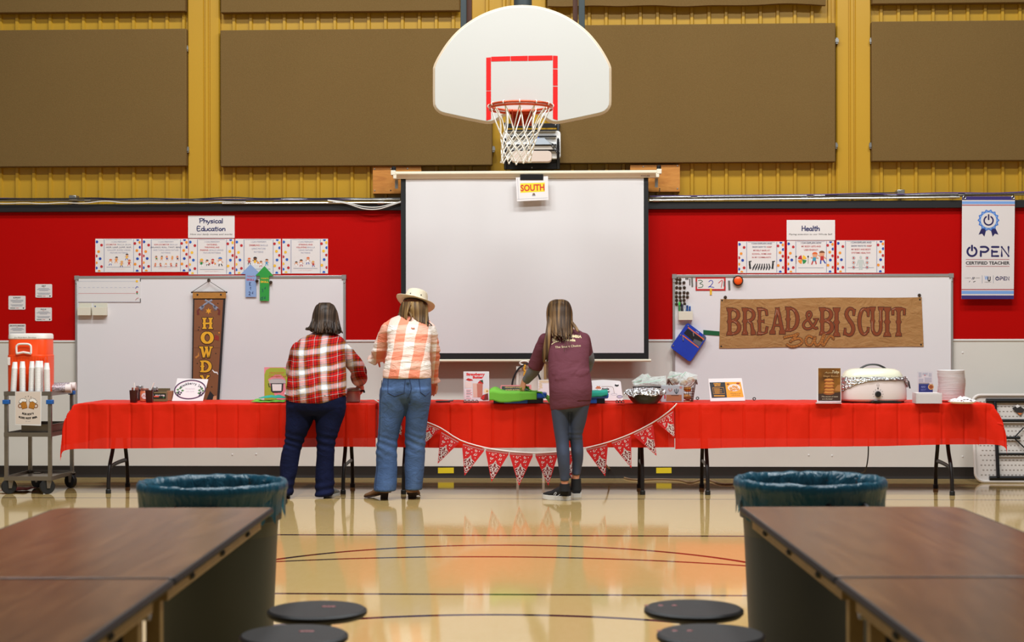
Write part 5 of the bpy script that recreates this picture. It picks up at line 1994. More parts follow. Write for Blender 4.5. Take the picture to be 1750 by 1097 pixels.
JARG = M('peach_preserve', C(214, 120, 80), 0.2)
JDK = M('dark_preserve', C(50, 14, 16), 0.2)
LID = M('tin_lid', C(190, 188, 186), 0.28, 0.85)
LIDR = M('copper_lid', C(170, 110, 92), 0.35, 0.6)
for px, py, r, h, m, lm, lab in ((231, 684.6, 0.034, 0.115, JDK, LIDR, 'preserve jar mostly hidden behind the cup with the upright straw'), (238.5, 683.4, 0.036, 0.125, JDK, LID, 'dark preserve jar with a silver lid standing farthest back'), (247.2, 685.6, 0.040, 0.112, JARG, LIDR, 'glass preserve jar with a white oval label between the two jam cups'), (264, 684.5, 0.036, 0.118, JDK, LID, 'preserve jar with a silver lid behind the leaning straw')):
    p = at(px, py)
    th = thing('preserve_jar', p, lab, 'jar', 'preserve jars')
    w = MB(m)
    w.lathe([(r * 0.85, 0), (r, 0.006), (r, h * 0.72), (r * 0.84, h * 0.82)], p, 20)
    b = obj('glass', w, th)
    w = MB(lm)
    w.lathe([(r * 0.88, h * 0.80), (r * 0.88, h * 0.97), (r * 0.84, h), (0.001, h)], p, 20)
    obj('lid', w, th)
    if m is JARG:
        f = Flat(p + Vector((0, -r - 0.001, 0)), NW)
        f.disc(px + 0.4, 676.5, 6.0, PAPER, 1, ry=5.4)
        f.band(crom([(px - 4, 679), (px - 1, 675), (px + 1, 678), (px + 4, 674)], 3), 0.7, REDI, 2)
        obj('label', f, b, 'white oval label', sharp=0, smooth=False)
# small cartons behind
p = at(283, 686)
w = MB(M('olive_carton', C(120, 106, 66), 0.6))
x0, x1 = PY(262, 680, p.y).x, PY(284, 680, p.y).x
zt = PY(270, 670, p.y).z
w.bx(x0, x1, p.y, p.y + 0.05, ZT + 0.004, zt)
o = obj('carton', w, None, 'small olive carton with a dark green label beside the jars', 'carton', bevel=0.002)
f = Flat(Vector((x0, p.y - 0.0005, 0)), NW)
f.rect(262.5, 672.2, 283.5, 681.3, ink(24, 44, 32), 1)
f.text('BREAD MIX', 273, 675.5, 2.2, WHI, 2, w=15, bold=0.02)
f.rect(263, 676.5, 271.5, 678.7, ink(230, 90, 60), 2)
f.disc(280, 676, 1.6, PAPER, 2, n=10)
f.disc(279.5, 679.3, 1.2, GRN, 2, n=8)
obj('print', f, o, sharp=0, smooth=False)
w = MB(M('kraft_carton', C(166, 116, 80), 0.65))
q = at(290, 684.6)
w.bx(PY(284.7, 680, q.y).x, PY(293.8, 680, q.y).x, q.y, q.y + 0.06, ZT + 0.004, PY(290, 668, q.y).z)
obj('carton', w, None, 'small kraft carton nearest the blackberry sign', 'carton', bevel=0.002)
w = MB(M('drab_carton', C(104, 96, 66), 0.65))
q = at(277, 683.2)
w.bx(PY(268.5, 680, q.y).x, PY(287, 680, q.y).x, q.y + 0.03, q.y + 0.08, ZT + 0.004, PY(277, 663.8, q.y).z)
obj('carton', w, None, 'drab carton standing tallest behind the olive carton', 'carton', bevel=0.002)


def lean_sign(pts, base, tilt, m, t=0.003):
    """sheet leaning back by tilt degrees on the table; pts photo corners, base = px of its foot"""
    a = math.radians(tilt)
    o = at(*base) + Vector((0, 0, 0.001))
    f = Flat(o, (0, -math.cos(a), math.sin(a)))
    f.sheet(pts, m, t)
    return f


# Blackberry Jam sign
f = lean_sign([(303, 646.3), (355.8, 648), (346.7, 685), (293.8, 685)], (320, 685), 20, PAPER2)
ob = obj('table_sign', f, None, 'white leaning card with an oval wreath lettered Blackberry Jam', 'sign', sharp=0, smooth=False)
f2 = Flat(f.o, f.nrm)
cx, cy = 324.8, 665.7
pts = [(cx + 26.3 * math.cos(2 * PI * i / 40) + 0.18 * -(16 * math.sin(2 * PI * i / 40)), cy + 16 * math.sin(2 * PI * i / 40)) for i in range(41)]
f2.band(pts, 1.7, ink(60, 34, 70), 1)
pts = [(cx + (x - cx) * 0.95, cy + (y - cy) * 0.93) for x, y in pts]
f2.band(pts, 0.5, ink(190, 120, 150), 1)
for i, ch in enumerate('Blackberry'):
    a = math.radians(-149 + i * 9.2)
    f2.text(ch, cx + 20 * math.cos(a) + 2, cy + 13.2 * math.sin(a) + 2.5, 3.7, ink(36, 24, 48), 2, bold=0.03, rot=(a + PI / 2) * 0.45)
for i, ch in enumerate('Jam'):
    a = math.radians(-50 + i * 12)
    f2.text(ch, cx + 20 * math.cos(a) + 2.3, cy + 13.2 * math.sin(a) + 2.5, 3.7, ink(36, 24, 48), 2, bold=0.03, rot=(a + PI / 2) * 0.45)
f2.text('Homemade', cx, 664, 2.4, ink(214, 196, 206), 2, w=16, shear=0.3)
f2.text('with Love', cx, 668.6, 2.2, ink(214, 196, 206), 2, w=14, shear=0.3)
for s in (-1, 1):
    bx_, by_ = (304, 668) if s < 0 else (341, 669)
    for dx, dy in ((0, -2), (4, -4.5), (8, -0.5) if s < 0 else (6, -1), (-1, 3)):
        f2.poly([(bx_ + dx - 2.6, by_ + dy), (bx_ + dx, by_ + dy - 2), (bx_ + dx + 2.6, by_ + dy - 0.4), (bx_ + dx, by_ + dy + 1.8)], ink(80, 130, 70), 2)
    for dx, dy in ((1, 4), (3.5, 6), (5.5, 3), (2, 1.5), (0, 7)):
        f2.disc(bx_ + dx, by_ + dy, 1.5, ink(62, 28, 62), 3, n=9)
obj('print', f2, ob, sharp=0, smooth=False)

# Crockpot cookbook card
f = lean_sign([(451.5, 627.5), (495, 627.5), (494, 684), (451.5, 684)], (470, 684), 9, ink(222, 132, 140))
ob = obj('table_sign', f, None, 'green and pink recipe card with a drawn cooking pot, beside the plaid shirted person', 'sign', sharp=0, smooth=False)
f2 = Flat(f.o, f.nrm)
GA, GB = ink(154, 166, 40), ink(106, 154, 30)
f2.poly([(452, 640), (455, 632), (462, 628.5), (484, 628.5), (491, 633), (494, 642), (494, 652), (487, 640), (476, 637), (464, 640), (458, 648), (462, 660), (468, 672), (474, 684), (452, 684)], GA, 1)
f2.poly([(452, 640), (455, 632), (462, 628.5), (484, 628.5), (491, 633), (494, 642), (494, 668), (488, 664), (488, 648), (480, 640), (470, 640), (458, 648), (452, 660)], GA, 1.5)
f2.text('CROCKPOT', 473, 637.5, 3.6, ink(190, 100, 50), 2.5, w=26, bold=0.02)
f2.text('STRAWBERRY JAM', 474, 643, 3.0, ink(190, 100, 50), 2.5, w=30, bold=0.02)
f2.poly([(460, 650), (464, 648), (484, 648), (488, 651), (489, 655), (460, 655)], ink(180, 176, 172), 3)
f2.disc(473.5, 650, 12, ink(150, 146, 144), 2.8, ry=3.2)
f2.poly([(462.5, 655), (484.5, 655), (483.5, 668), (480, 671), (466, 671), (463, 668)], CHAR, 3)
f2.poly([(465, 656.5), (481.5, 656.5), (481, 668), (466, 668)], ink(226, 222, 216), 4)
f2.band([(459, 655), (460, 661), (462, 661)], 1.4, CHAR, 3)
f2.poly([(475, 671), (494, 660), (494, 684), (474, 684)], ink(222, 132, 140), 2)
obj('print', f2, ob, sharp=0, smooth=False)


# folded towels
def towel(fn, m, lab, nu=26, nv=16, name='towel'):
    w = MB(m)
    w.grid(fn, nu, nv)
    return obj(name, w, None, lab, 'towel', sharp=180, solid=0.004)


GT = M('lime_green_cotton', C(112, 182, 58), 0.9, var=0.06, vs=40, bump=0.3, bs=160)
TT = M('teal_cotton', C(44, 166, 146), 0.9, var=0.06, vs=40, bump=0.3, bs=160)
a, b_ = at(428, 688.3), at(488, 688.5)
p2 = at(488, 684)


def tw1(u, v):
    x = a.x + (b_.x - a.x) * (u * (0.93 + 0.07 * v) + 0.02)
    y = a.y + 0.20 * v
    z = ZT + 0.012 + 0.010 * noise.noise(Vector((u * 5, v * 3, 1))) + 0.018 * u * (1 - v) * v * 3 + 0.014 * math.exp(-((u - 0.07) / 0.10) ** 2) * (v + 0.3)
    return Vector((x, y, max(z, ZT + 0.007)))


towel(tw1, GT, 'lime green towel spread beside the recipe card')


def tw2(u, v):
    x = a.x + (b_.x - a.x) * (0.20 + u * 0.85)
    y = a.y + 0.05 + 0.15 * v
    z = ZT + 0.044 + 0.008 * noise.noise(Vector((u * 6, v * 4, 7))) + 0.018 * math.sin(PI * min(1, u * 1.2)) * v
    return Vector((x, y, z))


towel(tw2, TT, 'teal towel folded on top of the lime green towel beside the recipe card')

# steel pot at the plaid shirted person's hand
SST = M('stainless_steel', C(176, 168, 156), 0.38, 0.6, var=0.12, vs=12)
p = at(603.5, 687.0)
th = thing('steel_pot', p, 'stainless steel pot with a lid at the hand of the person in plaid', 'pot')
w = MB(SST)
w.lathe([(0.053, 0), (0.060, 0.006), (0.063, 0.09), (0.066, 0.094), (0.063, 0.096)], p, 28)
obj('body', w, th)
w = MB(SST)
w.lathe([(0.066, 0.097), (0.066, 0.108), (0.060, 0.116), (0.03, 0.124), (0.001, 0.125)], p, 28)
lid = obj('lid', w, th)
w = MB(M('black_plastic', C(24, 24, 26), 0.4))
for s in (-1, 1):
    w = MB(M('black_plastic', C(24, 24, 26), 0.4))
    w.tube([p + Vector((s * 0.063, 0, 0.092)), p + Vector((s * 0.092, 0, 0.098)), p + Vector((s * 0.096, 0, 0.080))], 0.009, 8)
    obj('handle', w, th)

# black spoon rest on the middle table
w = MB(M('black_plastic', C(24, 24, 26), 0.4))
q = at(757, 687.5)
w.rings([(q + Vector((0, 0, 0.001)), 0.06, 0.028), (q + Vector((0, 0, 0.010)), 0.065, 0.032), (q + Vector((0.0, 0, 0.014)), 0.05, 0.02)], 20)
w.tube([q + Vector((0.04, 0.01, 0.010)), q + Vector((0.085, 0.03, 0.014))], 0.006, 6)
obj('serving_spatula', w, None, 'flat black serving spatula lying on the red cloth near the strawberry sign', 'spatula')

# Strawberry Butter sign with wire stand
f = lean_sign([(792, 634.7), (835.8, 634.7), (836.2, 685.2), (792.5, 685.5)], (814, 686), 6, PAPER2)
ob = obj('table_sign', f, None, 'recipe card with a photo of pink spread in jars, lettered Strawberry Butter', 'sign', sharp=0, smooth=False)
f2 = Flat(f.o, f.nrm)
f2.rect(793.5, 636, 834.8, 684, ink(226, 224, 226), 1)
SR, JP = ink(206, 40, 36), ink(226, 170, 150)
f2.text('Strawberry', 812.8, 639.5, 4.2, ink(224, 36, 40), 2, w=32, bold=0.06)
f2.text('Butter', 817, 644.6, 4.0, ink(224, 36, 40), 2, w=18, bold=0.06)
f2.poly([(794.5, 652), (806, 652), (806.5, 663), (795, 663)], ink(238, 220, 212), 2)
f2.poly([(796, 649), (800, 646.3), (806, 648), (809, 650), (802, 651)], SR, 3)
f2.poly([(807.5, 655), (825, 655), (824.5, 679), (809, 679)], ink(228, 190, 172), 2)
f2.poly([(815, 656), (825, 656), (824.5, 679), (816, 679)], ink(196, 120, 100), 3)
f2.poly([(816, 655), (820, 650), (825, 651), (826, 656)], SR, 3)
f2.poly([(820, 650), (825, 649), (826, 655), (823, 653)], ink(50, 74, 50), 4)
f2.poly([(821, 681), (825, 675), (834, 672), (834.8, 683), (826, 684)], ink(120, 40, 36), 3)
f2.poly([(821.5, 681), (825, 676), (829, 674), (827, 683)], SR, 4)
f2.disc(831, 668, 4.5, ink(244, 226, 190), 2)
f2.disc(832.5, 668.5, 1.8, ink(210, 150, 60), 3)
f2.poly([(794, 664), (807, 664), (807, 682), (794, 682)], ink(244, 238, 240), 2.5)
for i, y in enumerate((666, 668, 670, 672, 674, 677, 680)):
    f2.rect(797, y, 797 + (9, 7, 10, 8, 10, 6, 8)[i], y + 0.8, ink(120, 90, 90) if i % 2 else ink(220, 120, 130), 3)
obj('print', f2, ob, sharp=0, smooth=False)
IRON = M('wrought_iron', C(38, 32, 28), 0.45, 0.7)
th = thing('wire_easel', at(805, 688), 'black scrolled wire easel under the strawberry card', 'easel')
w = MB(IRON)
b0 = at(805, 688.5)
for i in range(4):
    c = b0 + Vector((-0.05 + i * 0.033, 0, 0.014))
    w.tube([c + Vector((0.013 * math.cos(t) * (0.6 + 0.4 * t / 6.3), 0.003 * math.sin(i), 0.010 * math.sin(t))) for t in [6.3 * j / 12 for j in range(13)]], 0.0028, 5)
w.tube([b0 + Vector((-0.062, 0, 0.004)), b0 + Vector((0.062, 0, 0.004))], 0.003, 5)
obj('scrollwork', w, th)
w = MB(IRON)
w.tube([b0 + Vector((-0.062, 0, 0.005)), b0 + Vector((-0.058, 0.05, 0.004))], 0.003, 5)
w.tube([b0 + Vector((0.062, 0, 0.005)), b0 + Vector((0.058, 0.05, 0.004))], 0.003, 5)
obj('foot', w, th)

# blue insulated trays with green and teal cloths
BLT = M('blue_plastic', C(22, 84, 190), 0.4, var=0.06, vs=8)
BLD = M('shaded_blue_plastic', C(18, 26, 60), 0.5)  # tray blue darkened to paint in the shade below the lid


def blue_tray(l, r, yb, yt, rimy, lab, ybase):
    q = at((l + r) / 2, ybase)
    X = lambda px: PY(px, 670, q.y).x
    Z = lambda py: PY(880, py, q.y).z
    th = thing('food_warmer', Vector(((X(l) + X(r)) / 2, q.y + 0.12, ZT + 0.004)), lab, 'tray', 'blue insulated trays')
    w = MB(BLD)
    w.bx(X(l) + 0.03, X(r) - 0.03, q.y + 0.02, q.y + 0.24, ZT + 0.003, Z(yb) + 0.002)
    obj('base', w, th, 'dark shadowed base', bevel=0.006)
    w = MB(BLT)
    w.bx(X(l), X(r), q.y - 0.02, q.y + 0.27, Z(yb), Z(yt))
    obj('lid', w, th, bevel=0.014)
    w = MB(BLT)
    m_ = (X(l) + X(r)) / 2 - 0.02
    hw = (X(r) - X(l)) * 0.21
    w.bx(m_ - hw, m_ + hw, q.y - 0.008, q.y + 0.02, ZT + 0.003, Z(yb) + 0.004)
    obj('front_foot', w, th, bevel=0.005)
    return q, X, Z


q, X, Z = blue_tray(837, 934, 681, 671.5, 0, 'blue insulated tray under the lime green cloth', 689)


def tw3(u, v):
    x = X(836.5) + (X(917.5) - X(836.5)) * u
    t = v * 0.40
    drop = max(0, 0.10 - t)
    y = q.y - 0.026 + max(0, t - 0.10) - 0.004 * noise.noise(Vector((u * 8, 1, 1))) - 0.012 * (1 - u)
    z = Z(670.5) - drop * (0.72 + 0.12 * math.sin(u * 5)) + 0.010 * math.exp(-((u - 0.08) / 0.1) ** 2) + 0.004 * noise.noise(Vector((u * 7, v * 5, 3)))
    if t > 0.1:
        z += 0.022 * math.exp(-((u - 0.10) / 0.14) ** 2) * math.sin(min(1, (t - 0.1) / 0.12) * PI * .5) + 0.006
    return Vector((x, y, z))


towel(tw3, GT, 'lime green cloth draped over the blue tray in the middle of the table', 40, 24, name='cloth')
w = MB(GT)


def tw4(u, v):
    # the lifted corner held by the hand, and the right hand fall
    x = X(889) + (X(939) - X(889)) * u
    z = Z(672) + 0.004
    pk = math.exp(-((u - 0.16) / 0.18) ** 2)
    z += 0.050 * pk * (1 - 0.5 * v) + 0.012 * (1 - u)
    if u > 0.72:
        z -= (u - 0.72) * 0.30 * (1 - v * 0.6)
    y = q.y - 0.02 + 0.16 * v + 0.05 * pk
    return Vector((x, y, z + 0.004 * noise.noise(Vector((u * 6, v * 6, 2)))))


w.grid(tw4, 30, 14)
obj('cloth', w, None, 'lifted lime green cloth corner held in the fingers of the person in the maroon shirt', 'towel', sharp=180, solid=0.004)
q2, X2, Z2 = blue_tray(985, 1040, 681, 670.5, 0, 'blue insulated tray under the teal cloth', 689)


def tw5(u, v):
    x = X2(986) + (X2(1038.5) - X2(986)) * u
    t = v * 0.34
    drop = max(0, 0.06 - t)
    y = q2.y - 0.028 + max(0, t - 0.06)
    z = Z2(668.8) - drop * (0.8 - 0.25 * abs(u - 0.4)) + 0.018 * max(0, u - 0.75) * 4 * 0.4 + 0.004 * noise.noise(Vector((u * 7, v * 5, 5)))
    return Vector((x, y, z))


towel(tw5, TT, 'teal cloth draped over the blue tray right of the person in maroon', 26, 20, name='cloth')

# honey butter sign behind the tray
f = lean_sign([(855.5, 658.3), (908, 657.5), (908, 683), (855.5, 683)], (880, 684), 8, ink(216, 140, 136))
ob = obj('table_sign', f, None, 'dark green chalkboard style sign with a pink edge behind the lime cloth', 'sign', sharp=0, smooth=False)
f2 = Flat(f.o, f.nrm)
f2.rect(857.5, 660, 904.5, 682, ink(44, 70, 62), 1)
f2.text("HENNESSY'S WHIPPED", 879, 661.8, 2.3, ink(214, 190, 120), 2, w=32, bold=0.02)
f2.text('HONEY BUTTER', 876, 666.3, 2.6, ink(214, 190, 120), 2, w=24, bold=0.02)
obj('print', f2, ob, sharp=0, smooth=False)
f = lean_sign([(919.5, 649), (950, 648.5), (950, 684), (920.5, 684)], (935, 684.5), 7, PAPER2)
ob = obj('table_sign', f, None, 'white card with a yellow honeycomb corner, partly behind the person in maroon', 'sign', sharp=0, smooth=False)
f2 = Flat(f.o, f.nrm)
for i in range(9):
    for j in range(7):
        if i + j < 7 and (j < 1 + (i < 2) * 6 or i < 8):
            x, y = 922 + i * 2.6 + (j % 2) * 1.3, 651 + j * 2.3
            if i < 2 or j < 2:
                f2.ring(x, y, 1.2, 0.5, ink(232, 196, 120), 1, n=6)
obj('print', f2, ob, sharp=0, smooth=False)

# Apple Butter sign + easel
f = lean_sign([(1008, 651.2), (1014, 650), (1030, 648.8), (1052, 650.3), (1059, 651), (1060.8, 652.5), (1065, 684.5), (1008, 684.5)], (1040, 685.5), 12, PAPER2)
ob = obj('table_sign', f, None, 'white arched card with a cowboy hat drawing lettered Apple Butter', 'sign', sharp=0, smooth=False)
f2 = Flat(f.o, f.nrm)
f2.text('Apple', 1034.5, 664.3, 3.4, BLKI, 1, w=13, bold=0.05)
f2.text('Butter', 1036, 669.0, 3.2, BLKI, 1, w=13, bold=0.05)
f2.disc(1022.5, 663, 5.2, ink(206, 120, 76), 1, ry=1.4)
f2.poly([(1019, 663), (1020, 659.3), (1022.5, 660.2), (1025, 659.3), (1026, 663)], ink(206, 120, 76), 2)
f2.band(crom([(1028, 660.5), (1044, 660.5), (1048, 663), (1049, 668), (1050, 673)], 3), 0.6, ink(150, 120, 100), 1)
f2.ring(1049.5, 673.8, 5, 0.6, ink(190, 190, 200), 1, ry=1.6)
f2.disc(1054, 658.3, 3.6, BLKI, 1, ry=2.4)
f2.disc(1054.5, 656.2, 2.6, WHI, 2, ry=1.4)
f2.ring(1059, 678, 4.6, 0.9, NAVY, 1, ry=2.2)
f2.disc(1059, 678, 3.2, ink(200, 190, 216), 1, ry=1.2)
f2.band([(1020.5, 665), (1020.5, 670)], 0.4, BLKI, 1)
obj('print', f2, ob, sharp=0, smooth=False)
th = thing('wire_easel', at(1059.5, 689), 'black scrolled wire easel under the apple card', 'easel')
b0 = at(1059.5, 689)
w = MB(IRON)
for i in range(3):
    c = b0 + Vector((-0.024 + i * 0.024, 0, 0.014))
    w.tube([c + Vector((0.012 * math.cos(t) * (0.6 + 0.4 * t / 6.3), 0.003 * math.sin(i), 0.011 * math.sin(t))) for t in [6.3 * j / 12 for j in range(13)]], 0.003, 5)
w.tube([b0 + Vector((-0.035, 0, 0.004)), b0 + Vector((0.035, 0, 0.004))], 0.003, 5)
obj('scrollwork', w, th)

# foil covered black bowl
FOIL = NT('aluminium_foil')
FOIL.color(C(214, 214, 216))
FOIL.set(Roughness=0.22, Metallic=1.0)
fn_ = FOIL.n('ShaderNodeTexVoronoi')
fn_.inputs['Scale'].default_value = 75
FOIL.lk(FOIL.tc(), fn_.inputs['Vector'])
FOIL.bump(FOIL.math('ADD', fn_.outputs['Distance'], FOIL.noise(40, 4)), 0.8, 0.012)
FOIL = FOIL.m
p = at(1104, 690.5)
p.y += 0.11
th = thing('bowl', p, 'round black bowl covered with crumpled foil', 'bowl')
w = MB(M('black_enamel', C(22, 22, 26), 0.3))
w.lathe([(0.085, 0.0), (0.10, 0.004), (0.135, 0.045), (0.155, 0.085), (0.150, 0.088)], p, 36)
obj('bowl_body', w, th)
w = MB(FOIL)
vs = []
N, RR = 72, 18
rf = random.Random(21)
for i in range(RR + 1):
    t = i / RR
    for j in range(N):
        a = 2 * PI * j / N
        edge = 1 + 0.09 * noise.noise(Vector((math.cos(a) * 3, math.sin(a) * 3, 4)))
        r = 0.162 * edge * min(1, t / 0.8) + (0.010 * (t - 0.8) / 0.2 if t > 0.8 else 0)
        z = 0.128 - 0.012 * t if t < 0.66 else 0.128 - 0.012 * t - (t - 0.66) * 0.11 * (1 + 0.5 * noise.noise(Vector((math.cos(a) * 2.5, math.sin(a) * 2.5, 9))))
        n3 = rf.uniform(-0.009, 0.009)
        a += rf.uniform(-0.03, 0.03)
        r += rf.uniform(-0.005, 0.005)
        vs.append(p + Vector((r * math.cos(a), r * math.sin(a), z + n3)))
w.add(vs, [(i * N + j, i * N + (j + 1) % N, (i + 1) * N + (j + 1) % N, (i + 1) * N + j) for i in range(RR) for j in range(N)])
obj('foil', w, th, 'crumpled aluminium foil cover', sharp=4)

# small carton of supplies with bags
BAG = NT('zip_bag_plastic')
BAG.color(C(222, 230, 222))
BAG.set(Roughness=0.22, Alpha=0.55)
BAG.bump(BAG.noise(26, 4, None, 0.6, 1.0), 0.7, 0.02)
BAG = BAG.m
BAGS = M('green_zip_strip', C(150, 200, 170), 0.4)
p = at(1112, 685)
q = p + Vector((0, 0.02, 0))
Xq = lambda px: PY(px, 670, q.y).x
Zq = lambda py: PY(1112, py, q.y).z
w = MB(M('silver_pan', C(168, 160, 154), 0.35, 0.7))
w.bx(Xq(1083), Xq(1137), q.y, q.y + 0.10, ZT + 0.004, Zq(661))
w.use(M('black_plastic', C(24, 24, 26), 0.4)).bx(Xq(1082), Xq(1138), q.y - 0.004, q.y + 0.104, Zq(663.5), Zq(660.8))
obj('storage_bin', w, None, 'shallow bin with a dark rim holding zip bags behind the foil bowl', 'bin')
for k, (pts, lab) in enumerate((([(1079, 652), (1098, 638.5), (1126, 652), (1118, 660), (1084, 659)], 'empty zip bag leaning to the left on the shallow bin'), ([(1100, 640.5), (1107, 638), (1113, 644), (1138, 642), (1139, 659), (1094, 659)], 'empty zip bag lying flat across the shallow bin'), ([(1084, 655), (1137, 646), (1140, 660), (1086, 661)], 'empty zip bag lowest in front on the shallow bin'))):
    yk = q.y + 0.08 - k * 0.035
    f = Flat(Vector((0, yk, Zq(660))), (0, -1, 0.25))
    c = Vector((sum(x for x, _ in pts) / len(pts), sum(y for _, y in pts) / len(pts)))

    def bagpt(u, v, pts=pts, f=f, k=k):
        # bilinear-ish fill of the outline with crumple
        n = len(pts)
        a = v * n
        i = int(a) % n
        t = a - int(a)
        e = Vector(pts[i]).lerp(Vector(pts[(i + 1) % n]), t)
        cc = Vector((sum(x for x, _ in pts) / n, sum(y for _, y in pts) / n))
        r_ = cc.lerp(e, u)
        return f.P(r_.x, r_.y, 22 * (1 - u * u) + 10 * noise.noise(Vector((r_.x * 0.25, r_.y * 0.25, k))))
    w = MB(BAG)
    w.grid(bagpt, 8, 40)
    ob = obj('zip_bag', w, None, lab, 'bag', 'empty zip bags on the bin', sharp=180)
    f2 = Flat(Vector((0, yk - 0.024, Zq(660))), (0, -1, 0.25))
    s_ = [((1083, 654), (1104, 645)), ((1106, 641), (1110, 645)), ((1090, 655), (1130, 649.5))][k]
    f2.band(list(s_), 0.9, BAGS, 0)
    obj('zip_strip', f2, ob, 'pale green zip strip', sharp=0, smooth=False)

# pale blue printed carton
p = at(1149, 687)
Xq2 = lambda px: PY(px, 670, p.y).x
w = MB(M('pale_grey_blue_card', C(176, 186, 192), 0.6))
w.bx(Xq2(1130), Xq2(1168.5), p.y, p.y + 0.09, ZT + 0.004, PY(1149, 659, p.y).z)
ob = obj('carton', w, None, 'pale grey blue printed carton between the foil bowl and the wire basket', 'carton', bevel=0.002)
f2 = Flat(Vector((0, p.y - 0.0006, 0)), NW)
f2.rect(1138.5, 674.5, 1165, 685.3, ink(166, 112, 76), 1)
f2.rect(1147, 675, 1160, 676.2, ink(90, 60, 44), 2)
f2.ring(1145.5, 665.5, 2.6, 1.0, ink(176, 92, 70), 1, n=14, a0=-40, a1=220)
for dx in (-3, 0, 3):
    f2.band(crom([(1156, 673), (1156 + dx * 0.9, 669), (1156 + dx, 664 + abs(dx) * 0.4)], 3), 1.3, ink(58, 84, 92), 1)
for a in range(0, 360, 45):
    f2.band([(1163.5, 661.8), (1163.5 + 3 * math.cos(math.radians(a)), 661.8 + 3 * math.sin(math.radians(a)))], 0.6, ink(200, 140, 130), 1)
f2.text('I', 1136.3, 678, 5, REDI, 1, bold=0.1)
obj('print', f2, ob, sharp=0, smooth=False)

# copper wire basket with bagged rolls
p = at(1167.5, 686.5)
p.y += 0.13
WIRE = M('bronze_wire', C(112, 82, 62), 0.4, 0.8)
th = thing('wire_basket', p, 'tapered bronze wire basket holding bagged bread rolls', 'basket')
wf = MB(WIRE)
hb, wb_, wt = 0.175, 0.092, 0.118


def bk(a, t, k=4.0):
    r = wb_ + (wt - wb_) * t
    ca, sa = math.cos(a), math.sin(a)
    x = math.copysign(abs(ca) ** (2 / k), ca) * r
    y = math.copysign(abs(sa) ** (2 / k), sa) * r * 0.85
    z = hb * t
    if t > 0.99:
        z = hb + 0.012 * abs(ca) ** 2 - 0.055 * max(0, -sa) ** 3 - 0.055 * max(0, sa) ** 3
    return p + Vector((x, y, z))


for t in (0.0, 1.0):
    wf.tube([bk(2 * PI * i / 48, t) for i in range(48)], 0.0045, 6, closed=True)
obj('rim_wire', wf, th)
wf = MB(WIRE)
for i in range(28):
    a = 2 * PI * i / 28
    top = 0.70 if 0.5 < abs(math.sin(a)) else 0.98
    wf.tube([bk(a, 0.0), bk(a, top)], 0.0018, 4)
for t in (0.12, 0.24, 0.36, 0.48, 0.6):
    wf.tube([bk(2 * PI * i / 40, t) for i in range(40)], 0.0018, 4, closed=True)
obj('mesh', wf, th)
for s in (-1, 1):
    wf = MB(WIRE)
    c = p + Vector((s * wt, 0, hb + 0.01))
    wf.tube(crom([tuple(c + Vector((0, -0.06, 0))), tuple(c + Vector((s * 0.008, -0.05, -0.03))), tuple(c + Vector((s * 0.01, 0, -0.04))), tuple(c + Vector((s * 0.008, 0.05, -0.03))), tuple(c + Vector((0, 0.06, 0)))], 4), 0.004, 6)
    obj('handle', wf, th)
ROLL1, ROLL2 = M('bread_crust', C(198, 130, 62), 0.6, var=0.2, vs=25), M('golden_crust', C(226, 164, 70), 0.55, var=0.2, vs=25)
rnd = random.Random(5)
RP = [(-0.045, -0.03, 0.035, 'lowest bread roll at the left in the wire basket'), (0.04, -0.03, 0.035, 'lowest bread roll at the right in the wire basket'), (0.0, 0.035, 0.05, 'bread roll behind the two lowest in the wire basket'), (-0.03, -0.02, 0.10, 'bread roll halfway up the wire basket at the left'), (0.045, -0.015, 0.105, 'bread roll halfway up the wire basket at the right'), (-0.06, 0.0, 0.17, 'bread roll at the top left corner of the wire basket'), (0.015, -0.02, 0.155, 'golden bread roll at the top middle of the wire basket'), (0.075, 0.0, 0.18, 'bread roll at the top right corner of the wire basket')]
for i, (x, y, z, lab) in enumerate(RP):
    w = MB(ROLL2 if i % 2 == 0 else ROLL1)
    w.ball(p + Vector((x, y, z)), 0.036, 0.034, 0.027, 14, Matrix.Rotation(rnd.uniform(-0.5, 0.5), 3, 'Y'))
    for k in range(len(w.v)):
        w.v[k] += (w.v[k] - p - Vector((x, y, z))) * 0.15 * noise.noise(w.v[k] * 25)
    obj('bread_roll', w, None, lab, 'bread', 'bread rolls in the basket')
for k, (pts, lab) in enumerate((([(1140, 647), (1145, 634), (1168, 637.5), (1166, 646), (1158, 658), (1148, 656)], 'clear zip bag of rolls sticking out of the basket at the left'), ([(1157, 652), (1163, 640), (1172, 634.5), (1192, 641), (1191, 650), (1180, 660), (1166, 662)], 'clear zip bag of rolls sticking out of the basket at the right'))):
    yk = p.y - 0.03 - k * 0.03
    f = Flat(Vector((0, yk, p.z + 0.17)), (0, -1, 0.25))

    def bagpt(u, v, pts=pts, f=f, k=k):
        n = len(pts)
        a = v * n
        i = int(a) % n
        t = a - int(a)
        e = Vector(pts[i]).lerp(Vector(pts[(i + 1) % n]), t)
        cc = Vector((sum(x for x, _ in pts) / n, sum(y for _, y in pts) / n))
        r_ = cc.lerp(e, u)
        return f.P(r_.x, r_.y, 40 * (1 - u * u) + 14 * noise.noise(Vector((r_.x * 0.3, r_.y * 0.3, k + 4))))
    w = MB(BAG)
    w.grid(bagpt, 8, 40)
    ob = obj('zip_bag', w, None, lab, 'bag', 'bags of rolls in the basket', sharp=180)
    f2 = Flat(Vector((0, yk - 0.034, p.z + 0.17)), (0, -1, 0.25))
    f2.band([((1141, 645), (1166, 638.5)), ((1165.5, 643), (1172, 635.5))][k], 0.9, BAGS, 0)
    obj('zip_strip', f2, ob, 'pale green zip strip', sharp=0, smooth=False)
